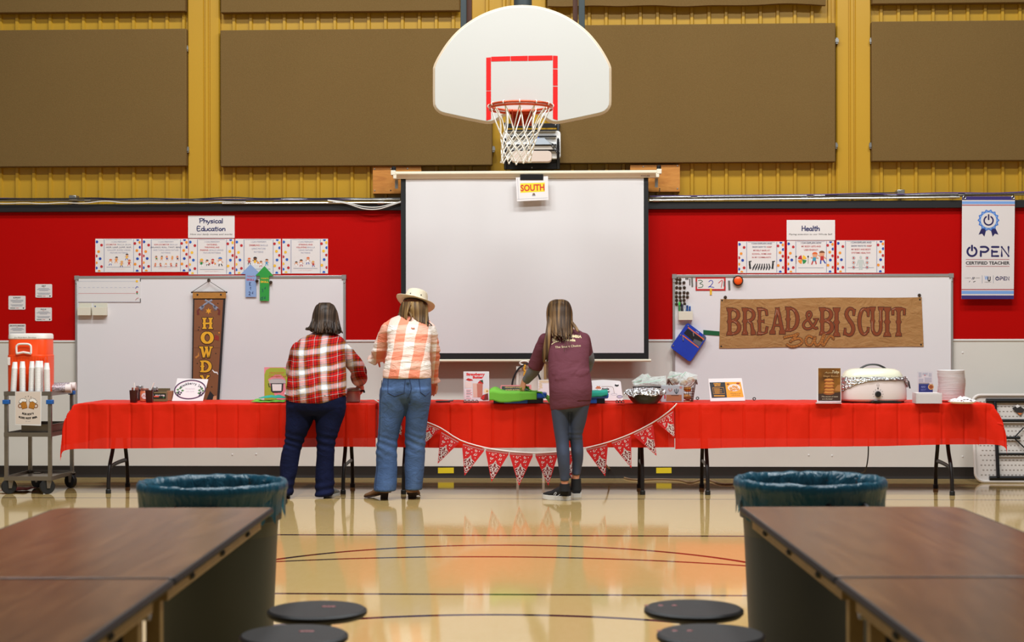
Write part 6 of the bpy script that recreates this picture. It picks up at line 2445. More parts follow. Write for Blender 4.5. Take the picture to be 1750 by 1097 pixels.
for px, py, lab in ((1192, 682, 'tiny dark ring handle lying behind the wire basket'), (1289, 683, 'tiny dark ring lying at the back edge of the table behind the biscuit card')):
    w = MB(M('black_plastic', C(24, 24, 26), 0.4))
    c = at(px, py + 0.8) + Vector((0, 0, 0.012))
    w.tube([c + Vector((0.011 * math.cos(t), 0.002, 0.011 * math.sin(t))) for t in [2 * PI * i / 12 for i in range(12)]], 0.0045, 6, closed=True)
    obj('ring', w, None, lab, 'ring')

# biscuit recipe card
f = lean_sign([(1210.5, 647), (1267.5, 646), (1273.5, 684.5), (1214, 685.5)], (1243, 685.5), 16, PAPER2)
ob = obj('table_sign', f, None, 'leaning card half black and half orange with a plate of biscuits', 'sign', sharp=0, smooth=False)
f2 = Flat(f.o, f.nrm)
DKN, OR2 = ink(44, 44, 46), ink(240, 166, 40)
f2.poly([(1212.5, 653.5), (1239, 653), (1242.5, 679.3), (1216.5, 680)], DKN, 1)
f2.poly([(1239, 653), (1265.5, 652.5), (1271, 678.6), (1242.5, 679.3)], OR2, 1)
f2.text('HOMEMADE', 1225.5, 655.8, 2.2, OR2, 2, w=12, bold=0.04)
f2.text('BISCUITS', 1226, 658.9, 2.4, OR2, 2, w=10, bold=0.04)
f2.band([(1218, 662.5), (1236.5, 662.2), (1238.5, 672.5), (1219.5, 673), (1218, 662.5)], 0.5, OR2, 2)
for i in range(5):
    f2.rect(1220 + i * 0.3, 664 + i * 1.8, 1230 + (i % 2) * 4, 664.7 + i * 1.8, OR2, 2)
f2.rect(1220, 675.5, 1238.5, 677.3, OR2, 2)
f2.disc(1254.5, 662.5, 11, ink(236, 226, 214), 2, ry=6.2)
for dx, dy in ((-5.5, 0.5), (-1, -2.2), (3.6, -1.5), (6, 2), (0.5, 2.5), (-4, 3.2)):
    f2.disc(1254.5 + dx, 662.8 + dy, 2.6, ink(214, 140, 70), 3, n=10, ry=2.1)
    f2.disc(1254.5 + dx, 662.2 + dy, 1.6, ink(236, 186, 110), 4, n=8, ry=1.1)
f2.disc(1244, 656.5, 2.4, ink(150, 80, 40), 2, n=10, ry=1.5)
f2.disc(1261, 655.2, 3, ink(160, 60, 40), 2, n=10, ry=1.5)
f2.text('with gravy or jam', 1257, 672, 1.8, ink(120, 70, 20), 2, w=18)
f2.text('butter & honey', 1257.5, 675, 1.8, ink(120, 70, 20), 2, w=15)
obj('print', f2, ob, sharp=0, smooth=False)

# brown photo card in an acrylic stand
f = lean_sign([(1397, 628), (1437.3, 628), (1437.6, 687), (1396, 687.5)], (1417, 688.6), 4, M('acrylic', C(228, 222, 222), 0.2))
ob = obj('table_sign', f, None, 'tall dark brown photo card of stacked biscuits in a clear stand beside the roaster', 'sign', sharp=0, smooth=False)
f2 = Flat(f.o, f.nrm)
pm = NT('photo_card_brown')
pm.color(pm.ramp(pm.noise(7, 3), [(0.3, C(70, 40, 16)), (0.55, C(130, 82, 28)), (0.75, C(168, 112, 40))]))
pm.set(Roughness=0.35)
f2.rect(1398.3, 629, 1436.5, 684.8, pm.m, 1)
f2.poly([(1398.3, 673), (1436.5, 670), (1436.5, 684.8), (1398.3, 684.8)], ink(60, 34, 18), 2)
for i, y in enumerate((671.5, 666.5, 661.0, 655.5, 650.0)):
    f2.disc(1416.5 + (i % 2) * 0.8, y, 9.5 - i * 0.25, ink(172, 96, 36) if i % 2 else ink(150, 78, 26), 3 + i * 0.5, ry=3.4)
    f2.disc(1416.5 + (i % 2) * 0.8, y - 1.3, 8.3 - i * 0.25, ink(206, 136, 60), 3.2 + i * 0.5, ry=1.7)
f2.poly([(1427, 664), (1431, 658), (1436.3, 657), (1436.3, 669), (1427, 668)], ink(170, 110, 50), 3)
f2.text('Toby', 1428, 635.5, 4.8, ink(240, 220, 180), 5, w=12, shear=0.3)
f2.text("Aunt     's", 1422, 636.5, 3, ink(200, 170, 120), 5, w=26, shear=0.3)
f2.text('Ginger Biscuits', 1420, 642.5, 3, ink(210, 160, 100), 5, w=26, shear=0.2)
f2.text('The secret of taste', 1418, 677.6, 2.2, ink(214, 190, 160), 5, w=28, shear=0.3)
f2.text('is in the butter', 1414, 681.6, 2.2, ink(214, 190, 160), 5, w=18, shear=0.3)
obj('print', f2, ob, sharp=0, smooth=False)
f3 = MB(M('acrylic', C(228, 222, 222), 0.2))
c = at(1417, 689)
f3.bx(PY(1394, 688, c.y).x, PY(1438, 688, c.y).x, c.y - 0.02, c.y + 0.03, ZT + 0.0035, ZT + 0.0075)
obj('stand_foot', f3, ob)

# ---- white roaster oven
p = at(1497.5, 688.5)
sc_ = (p.y + DIST) / FPX
RX, RY_ = 56.8 * sc_, 0.19
pc = p + Vector((0, RY_ - 0.02, 0))
th = thing('roaster_oven', pc, 'white electric roaster oven with a cream lid, foil edge and black dial', 'roaster')
WEN = M('white_enamel', C(232, 216, 212), 0.22)
w = MB(WEN)
w.rings([(pc + Vector((0, 0, z)), RX * k, RY_ * k) for z, k in ((0.012, 0.93), (0.02, 0.98), (0.045, 1.0), (0.10, 0.995), (0.16, 0.975), (0.185, 0.96))], 56, pw=3.0)
body = obj('body', w, th)
w = MB(M('dark_base_plastic', C(70, 40, 38), 0.5))
w.rings([(pc + Vector((0, 0, z)), RX * k, RY_ * k) for z, k in ((0.0005, 0.92), (0.012, 0.93))], 48, pw=3.0)
obj('base', w, th)
w = MB(M('red_pinstripe', C(200, 70, 60), 0.4))
w.rings([(pc + Vector((0, 0, z)), RX * k, RY_ * k) for z, k in ((0.024, 0.995), (0.024, 1.002), (0.028, 1.002), (0.028, 0.995))], 56, pw=3.0, cap=False)
obj('pinstripe', w, body, 'thin red line around the body')
w = MB(M('cream_lid_enamel', C(236, 232, 206), 0.25))
w.rings([(pc + Vector((0, 0, z)), RX * k, RY_ * k) for z, k in ((0.20, 0.90), (0.213, 0.905), (0.235, 0.875), (0.262, 0.80), (0.280, 0.66), (0.287, 0.40), (0.288, 0.05))], 56, pw=2.7)
lid = obj('lid', w, th, 'cream domed lid')
w = MB(M('black_plastic', C(24, 24, 26), 0.4))
w.tube(crom([tuple(pc + Vector((x, -0.03, z))) for x, z in ((-0.105, 0.283), (-0.085, 0.296), (-0.045, 0.313), (0, 0.318), (0.045, 0.313), (0.085, 0.296), (0.105, 0.283))], 4), 0.011, 8, flat=(Vector((0, 0, 1)), 0.7))
obj('lid_handle', w, lid, 'black arched lid handle')
# foil collar
w = MB(FOIL)
vs, N = [], 120
for i, (k, z) in enumerate(((0.90, 0.208), (0.95, 0.215), (0.99, 0.207), (1.01, 0.185), (1.015, 0.15))):
    for j in range(N):
        a = 2 * PI * j / N
        ca, sa = math.cos(a), math.sin(a)
        x = math.copysign(abs(ca) ** (2 / 3.0), ca) * RX
        y = math.copysign(abs(sa) ** (2 / 3.0), sa) * RY_
        q = 1 + 0.012 + rf.uniform(-0.014, 0.014)
        zz = z + rf.uniform(-0.006, 0.006)
        if i >= 3:
            side = max(0, -ca + 0.15) ** 1.6 * 0.085 + max(0, ca - 0.72) * 0.25
            zz = 0.205 - (0.012 + side + 0.010 * noise.noise(Vector((ca * 6, sa * 6, 7)))) * (0.5 if i == 3 else 1.0)
            q += 0.02 * max(0, abs(ca) - 0.8) * 4
        vs.append(pc + Vector((x * k * q, y * k * q, zz)))
w.add(vs, [(i * N + j, i * N + (j + 1) % N, (i + 1) * N + (j + 1) % N, (i + 1) * N + j) for i in range(4) for j in range(N)])
obj('foil', w, th, 'crumpled foil edge under the lid', sharp=4)
dz = 0.062
yd = pc.y - RY_ * 1.0
c = Vector((PY(1500.5, 673, yd).x, yd, PY(1500.5, 673.5, yd).z))
w = MB(M('black_plastic', C(24, 24, 26), 0.4))
w.lathe([(0.026, -0.004), (0.026, 0.006), (0.024, 0.012), (0.021, 0.020), (0.0, 0.021)], c, 24, R90)
dial = obj('dial', w, body, 'black temperature dial')
f = Flat(c + Vector((0, -0.0005, 0)), NW)
for a in range(-30, 211, 30):
    ca, sa = math.cos(math.radians(a)), -math.sin(math.radians(a))
    f.band([(1500.5 + 7.4 * ca, 673.3 + 7.4 * sa), (1500.5 + 9.4 * ca, 673.3 + 9.4 * sa)], 0.7, ink(140, 130, 130), 0)
f.ring(1500.5, 657.8, 2.0, 0.5, ink(150, 140, 140), 0, n=14)
f.disc(1500.5, 663.3, 1.2, BLKI, 0, n=8)
obj('marking', f, body, sharp=0, smooth=False)
w = MB(M('black_plastic', C(24, 24, 26), 0.4))
a_, b2 = PY(1489, 688, yd - 0.02), PY(1541, 686, yd - 0.02)
w.bx(a_.x, b2.x, yd - 0.012, yd + 0.02, ZT + 0.004, ZT + 0.014)
w.tube(crom([(a_.x + 0.01, yd - 0.014, ZT + 0.012), (a_.x + 0.03, yd - 0.024, ZT + 0.024), (a_.x + 0.06, yd - 0.024, ZT + 0.020), (a_.x + 0.08, yd - 0.014, ZT + 0.012)], 3), 0.008, 6)
obj('front_clip', w, th, 'black clip at the foot of the roaster')
w = MB(M('black_plastic', C(24, 24, 26), 0.4))
e = Vector((PY(1552, 648, pc.y).x, pc.y, 0))
w.tube([(pc.x + RX * 0.97, pc.y - 0.02, ZT + 0.20), (pc.x + RX * 1.06, pc.y - 0.04, ZT + 0.175), (pc.x + RX * 1.10, pc.y - 0.045, ZT + 0.12)], [0.009, 0.008, 0.006], 6)
obj('side_latch', w, th, 'black latch hanging at the side')
# mains cord of the roaster hanging behind the table
w = MB(BLKC)
pts = crom([tuple(PY(x, y, yy)) for x, y, yy in ((1478, 690, -0.74), (1483, 705, -0.70), (1484, 760, -0.68), (1483, 785, -0.64), (1479, 803, -0.5), (1472, 808, -0.3), (1466, 810, -0.1))], 6)
w.tube(pts, 0.006, 6)
obj('power_cord', w, None, 'black power cord hanging below the red cloth under the roaster', 'cord')

# ---- acrylic booklet stand, napkin box, plate stacks, napkins
p = at(1581, 686)
f = Flat(p + Vector((0, 0.06, 0)), (0, -1, 0.05))
f.sheet([(1568, 635), (1594, 634.5), (1594.5, 672), (1568.5, 672)], M('leaflet_paper', C(206, 202, 204), 0.5), 0.004)
ob = obj('leaflet', f, None, 'printed leaflet with a blue panel standing behind the napkin box', 'leaflet', sharp=0, smooth=False)
f2 = Flat(f.o, f.nrm)
f2.rect(1570, 656, 1594, 671, ink(34, 50, 118), 1)
for x, y, w_, h_ in ((1570, 636.5, 5, 8), (1576.5, 637, 9, 4), (1587, 637.5, 5, 6), (1570, 647, 8, 6), (1580, 645, 12, 8)):
    f2.rect(x, y, x + w_, y + h_, ink(176, 176, 184), 1)
f2.rect(1570, 654.5, 1588, 655.3, BLKI, 1)
f2.text('READ', 1578, 661, 3, ink(150, 170, 220), 2, w=7)
f2.text('ABOUT', 1578, 666, 3, ink(110, 130, 200), 2, w=9)
f2.disc(1591, 661, 5, ink(214, 180, 120), 2)
f2.disc(1591, 661, 3.6, ink(150, 80, 40), 3)
f2.disc(1580.5, 641, 0.9, REDI, 2, n=6)
obj('print', f2, ob, sharp=0, smooth=False)
p = at(1587.5, 689.5)
Xn = lambda px: PY(px, 680, p.y).x
Zn = lambda py: PY(1587, py, p.y).z
ACR = NT('clear_acrylic')
ACR.color(C(236, 230, 230))
ACR.set(Roughness=0.12, Alpha=0.45)
ACR = ACR.m
th = thing('napkin_box', Vector((Xn(1587.5), p.y + 0.07, ZT + 0.004)), 'clear box packed with white napkins in front of the leaflet', 'napkin box')
w = MB(ACR)
x0, x1, zt = Xn(1565.5), Xn(1610), Zn(671.5)
w.bx(x0, x1, p.y, p.y + 0.003, ZT + 0.004, zt)
w.bx(x0, x1, p.y + 0.137, p.y + 0.14, ZT + 0.004, zt)
w.bx(x0, x0 + 0.003, p.y + 0.003, p.y + 0.137, ZT + 0.004, zt)
w.bx(x1 - 0.003, x1, p.y + 0.003, p.y + 0.137, ZT + 0.004, zt)
w.bx(x0 + 0.003, x1 - 0.003, p.y + 0.003, p.y + 0.137, ZT + 0.004, ZT + 0.006)
obj('box', w, th)
w = MB(M('napkin_paper', C(236, 228, 226), 0.85))
for k in range(9):
    z = ZT + 0.007 + k * 0.0095
    dx = 0.004 * math.sin(k * 2.1)
    w.bx(x0 + 0.010 + dx, x1 - 0.012 + dx, p.y + 0.008, p.y + 0.13, z, z + 0.0085)
obj('napkin_stack', w, th)

PLM = M('white_foam_plate', C(246, 240, 238), 0.6)
prof = [(0.030, 0.0), (0.085, 0.0015), (0.100, 0.010), (0.1135, 0.016), (0.114, 0.0185), (0.099, 0.0135), (0.084, 0.005), (0.03, 0.0035)]
base_pl = None
p = at(1632, 687.5)
p.y += 0.12
n_pl = 42
step = (PY(1632, 632.5, p.y - 0.114).z - ZT - 0.02) / n_pl
me = MB(PLM)
me.lathe([(0.001, 0.001)] + prof + [(0.001, 0.0035)], p, 40, cap=False)
proto = obj('foam_plate', me, None, None, 'plate', 'tall stack of white foam plates', loc=p, sharp=50)
rnd = random.Random(11)
SEG = [('lower', 0, 14), ('middle', 14, 28), ('upper', 28, 42)]
for k in range(n_pl):
    lab = 'white foam plate within the tall stack of plates behind the plate of napkins'
    if k == 0:
        lab = 'bottom white foam plate of the tall stack'
    if k == n_pl - 1:
        lab = 'topmost white foam plate of the tall stack'
    loc = p + Vector((rnd.uniform(-0.0012, 0.0012) - 0.004 * math.sin(k * 0.2), rnd.uniform(-0.001, 0.001), 0.001 + k * step))
    if k == 0:
        proto['label'] = lab
        proto.location = loc
    else:
        dup(proto, loc, rnd.uniform(0, 6), lab)
q = at(1650, 690.5)
q.y += 0.10
w = MB(PLM)
w.lathe([(0.001, 0.001)] + prof + [(0.001, 0.0035)], q, 40, cap=False)
obj('foam_plate', w, None, 'single white foam plate at the table end holding crumpled napkins', 'plate', loc=q, sharp=50)
NAPM = M('napkin_paper', C(236, 228, 226), 0.85)
rnd = random.Random(2)
for k, (dx, dy, dz, s, lab) in enumerate(((-0.045, -0.02, 0.03, 0.062, 'crumpled napkin at the left of the plate by the table end'), (0.01, 0.0, 0.046, 0.06, 'crumpled napkin topmost on the plate by the table end'), (0.05, -0.02, 0.026, 0.058, 'crumpled napkin at the right of the plate by the table end'))):
    w = MB(NAPM)

    def nap(u, v, dx=dx, dy=dy, dz=dz, s=s, k=k):
        x, y = (u - 0.5) * 2 * s, (v - 0.5) * 1.5 * s
        z = dz * (1 - ((u - 0.5) ** 2 + (v - 0.5) ** 2) * 1.6) + 0.016 * noise.noise(Vector((u * 5, v * 5, k * 3)))
        return q + Vector((dx + x, dy + y, max(0.008 + 0.002 * k, z + 0.010)))
    w.grid(nap, 16, 16)
    obj('napkin', w, None, lab, 'napkin', 'napkins on the plate', sharp=30)
# ================================================================ CART, COOLER, FOLDED TABLE, FOREGROUND
STN = M('brushed_stainless', C(150, 142, 132), 0.34, 0.85, var=0.15, vs=5, vec=(1, 1, 6))
pf0, pf1 = PZ(12, 845, 0), PZ(77, 845, 0)
yf_, yr_ = pf0.y + 0.02, pf0.y + 0.62
X0, X1 = PY(7, 750, yf_).x, PY(87.5, 750, yf_).x
zt_ = PY(40, 669, yf_).z
th = thing('utility_cart', Vector(((X0 + X1) / 2, (yf_ + yr_) / 2, 0)), 'three shelf stainless steel utility cart on black casters at the left end of the tables', 'cart')
cart = th
PW = 0.03
for x in (X0, X1 - PW):
    for y in (yf_, yr_ - PW):
        w = MB(STN)
        w.bx(x, x + PW, y, y + PW, 0.135, zt_ - 0.031)
        obj('post', w, th, bevel=0.003)
for zz, lip in ((zt_, 0.03), (PY(40, 739, yf_).z, 0.03), (PY(40, 814, yf_).z, 0.03)):
    w = MB(STN)
    w.bx(X0 + 0.004, X1 - 0.004, yf_ + 0.004, yr_ - 0.004, zz - lip + 0.002, zz - lip + 0.006)
    w.bx(X0, X1, yf_ - 0.002, yf_ + 0.002, zz - lip - 0.006, zz)
    w.bx(X0, X1, yr_ - 0.002, yr_ + 0.002, zz - lip - 0.006, zz)
    w.bx(X0 - 0.002, X0 + 0.002, yf_, yr_, zz - lip - 0.006, zz)
    w.bx(X1 - 0.002, X1 + 0.002, yf_, yr_, zz - lip - 0.006, zz)
    obj('shelf', w, th)
BUMP = M('blue_rubber', C(22, 92, 170), 0.55)
zb_ = PY(40, 687, yf_).z
for x, y in ((X0, yf_), (X1 - PW, yf_), (X0, yr_ - PW), (X1 - PW, yr_ - PW)):
    w = MB(BUMP)
    zc_ = zb_ if y == yf_ else zt_ - 0.03
    w.bx(x - 0.012, x + PW + 0.012, y - 0.010, y + PW + 0.010, zc_ - 0.018, zc_ + 0.018)
    obj('bumper', w, th, 'blue corner bumper', bevel=0.004)
TYRE = M('black_rubber', C(20, 20, 20), 0.6)
for x, y, sgn in ((X0 + 0.03, yf_ + 0.03, 1), (X1 - 0.045, yf_ + 0.03, 1), (X0 + 0.09, yr_ - 0.05, -1), (X1 - 0.015, yr_ - 0.05, -1)):
    w = MB(STN)
    for k in (-1, 1):
        w.prism([(-0.018, 0.13), (0.030, 0.13), (0.012, 0.05), (-0.012, 0.05)], k * 0.021 - 0.002, k * 0.021 + 0.002, mat=Matrix.Translation((x + 0.008, y, 0)) @ Matrix.Rotation(0.5 * sgn, 4, 'Z'))
    w.bx(x - 0.025, x + 0.035, y - 0.028, y + 0.028, 0.128, 0.137)
    cst = obj('caster', w, th)
    w = MB(TYRE)
    R_ = Matrix.Rotation(0.5 * sgn, 3, 'Z') @ Matrix.Rotation(PI / 2, 3, 'X')
    w.lathe([(0.030, -0.018), (0.058, -0.018), (0.0635, -0.012), (0.0635, 0.012), (0.058, 0.018), (0.030, 0.018)], (x, y, 0.0637), 24, R_)
    w.use(STN).lathe([(0.001, -0.019), (0.02, -0.019), (0.03, -0.0185)], (x, y, 0.0637), 16, R_, cap=False)
    obj('wheel', w, cst)
# hotel pan on the middle shelf
zm = PY(40, 739, yf_).z
w = MB(M('dark_steel_pan', C(128, 118, 106), 0.35, 0.85))
x0, x1 = X0 + 0.13, X1 + 0.02
x1 = X1 - 0.02
y0, y1 = yf_ + 0.05, yr_ - 0.05
zp0, zp1 = zm - 0.023, zm + 0.065
w.bx(x0, x1, y0, y0 + 0.003, zp0, zp1)
w.bx(x0, x1, y1 - 0.003, y1, zp0, zp1)
w.bx(x0, x0 + 0.003, y0 + 0.003, y1 - 0.003, zp0, zp1)
w.bx(x1 - 0.003, x1, y0 + 0.003, y1 - 0.003, zp0, zp1)
w.bx(x0 + 0.003, x1 - 0.003, y0 + 0.003, y1 - 0.003, zp0, zp0 + 0.003)
w.bx(x0 - 0.008, x1 + 0.008, y0 - 0.008, y0, zp1 - 0.004, zp1)
w.bx(x0 - 0.008, x0, y0, y1, zp1 - 0.004, zp1)
w.bx(x1, x1 + 0.008, y0, y1, zp1 - 0.004, zp1)
obj('serving_pan', w, None, 'deep steel serving pan on the middle shelf of the cart', 'pan')
# sign taped on the cart
f = Flat(PY(48, 700, yf_ - 0.006), NW)
f.sheet([(25.8, 669), (71, 668.6), (70, 727.5), (25.8, 726)], PAPER2, 0.002)
f.poly([(26.6, 669.8), (69.5, 669.4), (69, 725), (26.6, 724.5)], M('cream_print', C(222, 206, 192), 0.6), 1)
ob = obj('cart_sign', f, None, 'paper sign on the front of the cart with two beer mugs, lettered ROOT BEER', 'sign', sharp=0, smooth=False)
f2 = Flat(f.o, f.nrm)
AMB, AMBD, FOAMI = ink(206, 134, 40), ink(130, 74, 24), ink(248, 244, 238)
for s in (-1, 1):
    ang = s * 0.25
    cx, cy = 48 + s * 7.2, 691.5
    Rr = lambda x, y: (cx + x * math.cos(ang) - y * math.sin(ang), cy + x * math.sin(ang) + y * math.cos(ang))
    f2.poly([Rr(-5.2, -6), Rr(5.2, -6), Rr(4.8, 7), Rr(-4.8, 7)], AMBD, 2)
    f2.poly([Rr(-4.4, -5), Rr(4.4, -5), Rr(4.0, 6), Rr(-4.0, 6)], AMB, 3)
    for dx in (-2.4, 0, 2.4):
        f2.band([Rr(dx, -4.5), Rr(dx, 5.5)], 0.6, AMBD, 4)
    f2.ring(*Rr(s * 6.6, 0.5), 3.0, 1.4, AMBD, 2, n=14)
    for dx, dy, r in ((-4, -6.5, 2.4), (-1.4, -8.2, 2.6), (1.6, -7.8, 2.6), (4.2, -6.4, 2.3)):
        f2.disc(*Rr(dx, dy), r + 0.5, BLKI, 4, n=10)
    for dx, dy, r in ((-4, -6.5, 2.4), (-1.4, -8.2, 2.6), (1.6, -7.8, 2.6), (4.2, -6.4, 2.3)):
        f2.disc(*Rr(dx, dy), r, FOAMI, 5, n=10)
for x, y in ((44, 678), (48.5, 677), (53, 678.5), (41, 681), (56, 681.5)):
    f2.disc(x, y, 0.7, BLKI, 3, n=6)
for i, ch in enumerate("ROBISON'S"):
    t = (i - 4) / 4
    f2.text(ch, 48 + t * 8.6, 707.8 - 1.4 * t * t, 3.0, BLKI, 2, bold=0.05, rot=-t * 0.28)
for i, ch in enumerate('RODEO ROOT BEER'):
    if ch == ' ':
        continue
    t = (i - 7) / 7
    f2.text(ch, 48 + t * 14.5, 714.5 - 2.0 * t * t, 2.9, BLKI, 2, bold=0.05, rot=-t * 0.22)
f2.text('EST. 2024', 48, 720, 1.1, GREYI, 2, w=8)
obj('print', f2, ob, sharp=0, smooth=False)

# orange drink cooler
yc = yf_ + 0.25
OR = M('orange_cooler_plastic', C(250, 78, 16), 0.4, var=0.04, vs=6)
WP = M('white_cooler_plastic', C(236, 230, 222), 0.4)
cx = PY(53.2, 620, yc).x
hw = (PY(87.2, 620, yc).x - PY(19.2, 620, yc).x) / 2
zc0 = zt_ - 0.022
Zc = lambda py: PY(51, py, yc - hw * 0.8).z
th = thing('drink_cooler', (cx, yc, zc0), 'large orange drink cooler with a white lid and white handle on the steel cart', 'cooler')
w = MB(OR)
w.rings([((cx, yc, z), hw * k, hw * 0.80 * k) for z, k in ((zc0, 0.95), (zc0 + 0.01, 1.0), (Zc(609), 1.01), (Zc(607.5), 1.01), (Zc(606.5), 0.985), (Zc(581), 0.975), (Zc(580), 0.965))], 48, pw=4.5)
body = obj('body', w, th)
w = MB(OR)
for i in range(13):
    px = 21 + i * 5
    p = PY(px, 612, yc - hw * 0.815)
    w.bx(p.x - 0.006, p.x + 0.006, p.y, p.y + 0.02, Zc(640), Zc(609.5))
obj('ribs', w, body)
w = MB(WP)
w.rings([((cx, yc, z), hw * k, hw * 0.80 * k) for z, k in ((Zc(580), 0.95), (Zc(578.5), 0.99), (Zc(572), 0.98), (Zc(570), 0.94), (Zc(569.5), 0.86))], 48, pw=4.5)
lid = obj('lid', w, th, 'white lid')
f = Flat(PY(51, 576, yc - hw * 0.795), NW)
f.text('Jrs Nutrition Services', 43, 576.3, 2.2, ink(120, 112, 100), 1, w=38, shear=0.2)
obj('lettering', f, lid, sharp=0, smooth=False)
w = MB(WP)
yh = yc - hw * 0.84
pts = [tuple(PY(x, y, yh - 0.01)) for x, y in ((28.5, 604), (28, 594), (29.5, 590), (34, 588), (47, 588), (52, 590.5), (53, 595), (53, 604))]
w.tube(crom(pts, 4), 0.009, 8)
w.tube([PY(28, 604.3, yh - 0.006), PY(40, 602, yh - 0.006), PY(53.5, 604.3, yh - 0.006)], 0.010, 8)
obj('handle', w, body, 'white handle')
w = MB(WP)
a, b_ = PY(15.3, 624, yc - 0.1), PY(19.8, 610.5, yc - 0.1)
w.bx(a.x, b_.x, yc - 0.14, yc - 0.10, a.z, b_.z)
obj('spigot', w, body, 'white spigot guard', bevel=0.003)

# stacks of foam cups in front of the cooler
FC = M('white_foam_cup', C(236, 232, 228), 0.55)
cups = [(23.5, 8.5, 618.5, 0.04, 'first foam cup stack from the left end of the cart'), (38.5, 8.5, 617.5, 0.04, 'second foam cup stack from the left on the cart'), (53.8, 8.0, 617.3, 0.04, 'third foam cup stack from the left on the cart'), (64.8, 8.8, 616.5, 0.035, 'fourth foam cup stack on the cart, thickest and in front'), (70.5, 6.5, 616.7, 0.082, 'foam cup stack half hidden behind the fourth stack on the cart'), (80.5, 8.5, 620, 0.04, 'foam cup stack at the right end of the row on the cart')]
for px, wpx, ptop, dy, lab in cups:
    y = yf_ + dy
    c = PY(px, 665, y)
    rr_ = wpx * 0.5 * (y + DIST) / FPX * 1.22
    z1 = PY(px, ptop, y).z
    z0 = zt_ - 0.022
    w = MB(FC)
    prof = [(rr_ * 0.97, 0)]
    n = 27
    hcup = 0.058
    hs = z1 - hcup - z0
    for i in range(n):
        zz = hs * i / n
        prof += [(rr_, zz + 0.0005), (rr_, zz + hs / n * 0.45), (rr_ * 0.96, zz + hs / n * 0.55), (rr_ * 0.955, zz + hs / n * 0.95)]
    prof += [(rr_, hs), (rr_, hs + 0.004), (rr_ * 0.94, hs + 0.006), (rr_ * 0.74, z1 - z0 - 0.002), (rr_ * 0.70, z1 - z0), (0.001, z1 - z0)]
    lean = 0.016 if px < 30 else (0.008 if px == 53.8 else (-0.004 if px > 75 else 0.0))
    sh = Matrix(((1, 0, lean / (z1 - z0)), (0, 1, 0), (0, 0, 1)))
    w.lathe(prof, (c.x - lean * .3, y, z0), 24, sh)
    obj('cup_stack', w, None, lab, 'stack of cups', 'stacks of white foam cups', sharp=50)
# silver speckled cup sleeves lying at the right of the cart
SPK = NT('silver_speckle_print')
SPK.color(SPK.ramp(SPK.noise(160, 3), [(0.42, C(120, 112, 116)), (0.5, C(176, 168, 172)), (0.6, C(222, 216, 220))]))
SPK.set(Roughness=0.4, Metallic=0.3)
zf = zt_ - 0.022
for k, (pa, pb, r, dy, lab) in enumerate((((88.5, 660), (124, 657), 0.036, 0.26, 'silver speckled stack of paper cups lying in front on the cart'), ((88.5, 652), (131.5, 650), 0.036, 0.40, 'silver speckled stack of paper cups lying behind on the cart'))):
    y = yf_ + dy + 0.04
    a, b_ = PY(pa[0] - 2, pa[1], y), PY(pb[0] - 2, pb[1], y + 0.03)
    a.z = b_.z = zf + r * 1.05 + (0.0 if k == 0 else 0.012)
    dirv = (b_ - a).normalized()
    w = MB(SPK.m)
    w.tube([a, b_ - dirv * 0.05], [r * 0.92, r], 24, cap=True)
    o = obj('cup_sleeve', w, None, lab, 'stack of cups', 'silver cup stacks')
    w = MB(M('white_cup_inside', C(232, 222, 216), 0.5))
    w.tube([b_ - dirv * 0.05, b_], [r * 0.98, r * 1.04], 24, cap=False)
    w.tube([b_, b_ - dirv * 0.045], [r * 1.0, r * 0.86], 24, cap=True)
    obj('cup_mouth', w, o, 'white open mouths of the cups')
# red cloth dropped under the cart
w = MB(M('dull_red_cloth', C(176, 70, 76), 0.85, var=0.1, vs=30))
ca, cb = PZ(-6, 842, 0), PZ(62, 835, 0)


def rag(u, v):
    x = ca.x + (cb.x - ca.x) * (u + 0.1 * v)
    y = ca.y + 0.05 + 0.26 * v
    return Vector((x, y, 0.016 + 0.010 * noise.noise(Vector((u * 6, v * 4, 2)))))


w.grid(rag, 20, 12)
obj('cloth', w, None, 'dull red cloth lying on the floor under the steel cart', 'cloth', sharp=180, solid=0.003)

# ---- folded table leaning on the wall at the right
yt0 = -0.40
WPL = NT('white_blow_moulded_plastic')
WPL.color(C(216, 208, 200))
WPL.set(Roughness=0.45)
WPL = WPL.m
A = lambda px, py, dy=0.0: PY(px, py, yt0 + dy)
x0, x1 = A(1667, 750).x, A(1850, 750).x
z0, z1 = 0.012, A(1720, 674.5).z
tilt = Matrix.Translation((0, yt0, 0)) @ Matrix.Rotation(math.radians(-9), 4, 'X') @ Matrix.Translation((0, -yt0, 0))
th = thing('folded_table', ((x0 + x1) / 2, yt0 + 0.06, 0), 'white folding table standing on its edge against the wall, its black frame outward', 'table')
w = MB(WPL)
w.rbx(x0, x1, yt0 - 0.005, yt0 + 0.035, z0, z1, 0.09, tilt, 6)
obj('tabletop', w, th, bevel=0.006)
w = MB(WPL)
rim_pts = []
rr_ = 0.075
for cx_, cz_, a0 in ((x1 - rr_, z1 - rr_, 0), (x0 + rr_, z1 - rr_, 90), (x0 + rr_, z0 + rr_, 180), (x1 - rr_, z0 + rr_, 270)):
    for i in range(7):
        a = math.radians(a0 + 15 * i)
        rim_pts.append(tilt @ Vector((cx_ + rr_ * math.cos(a), yt0 - 0.012, cz_ + rr_ * math.sin(a))))
w.tube(rim_pts, 0.014, 8, closed=True)
obj('rim', w, th)
w = MB(M('dimple_shade', C(150, 140, 130), 0.6))
nrow = 16
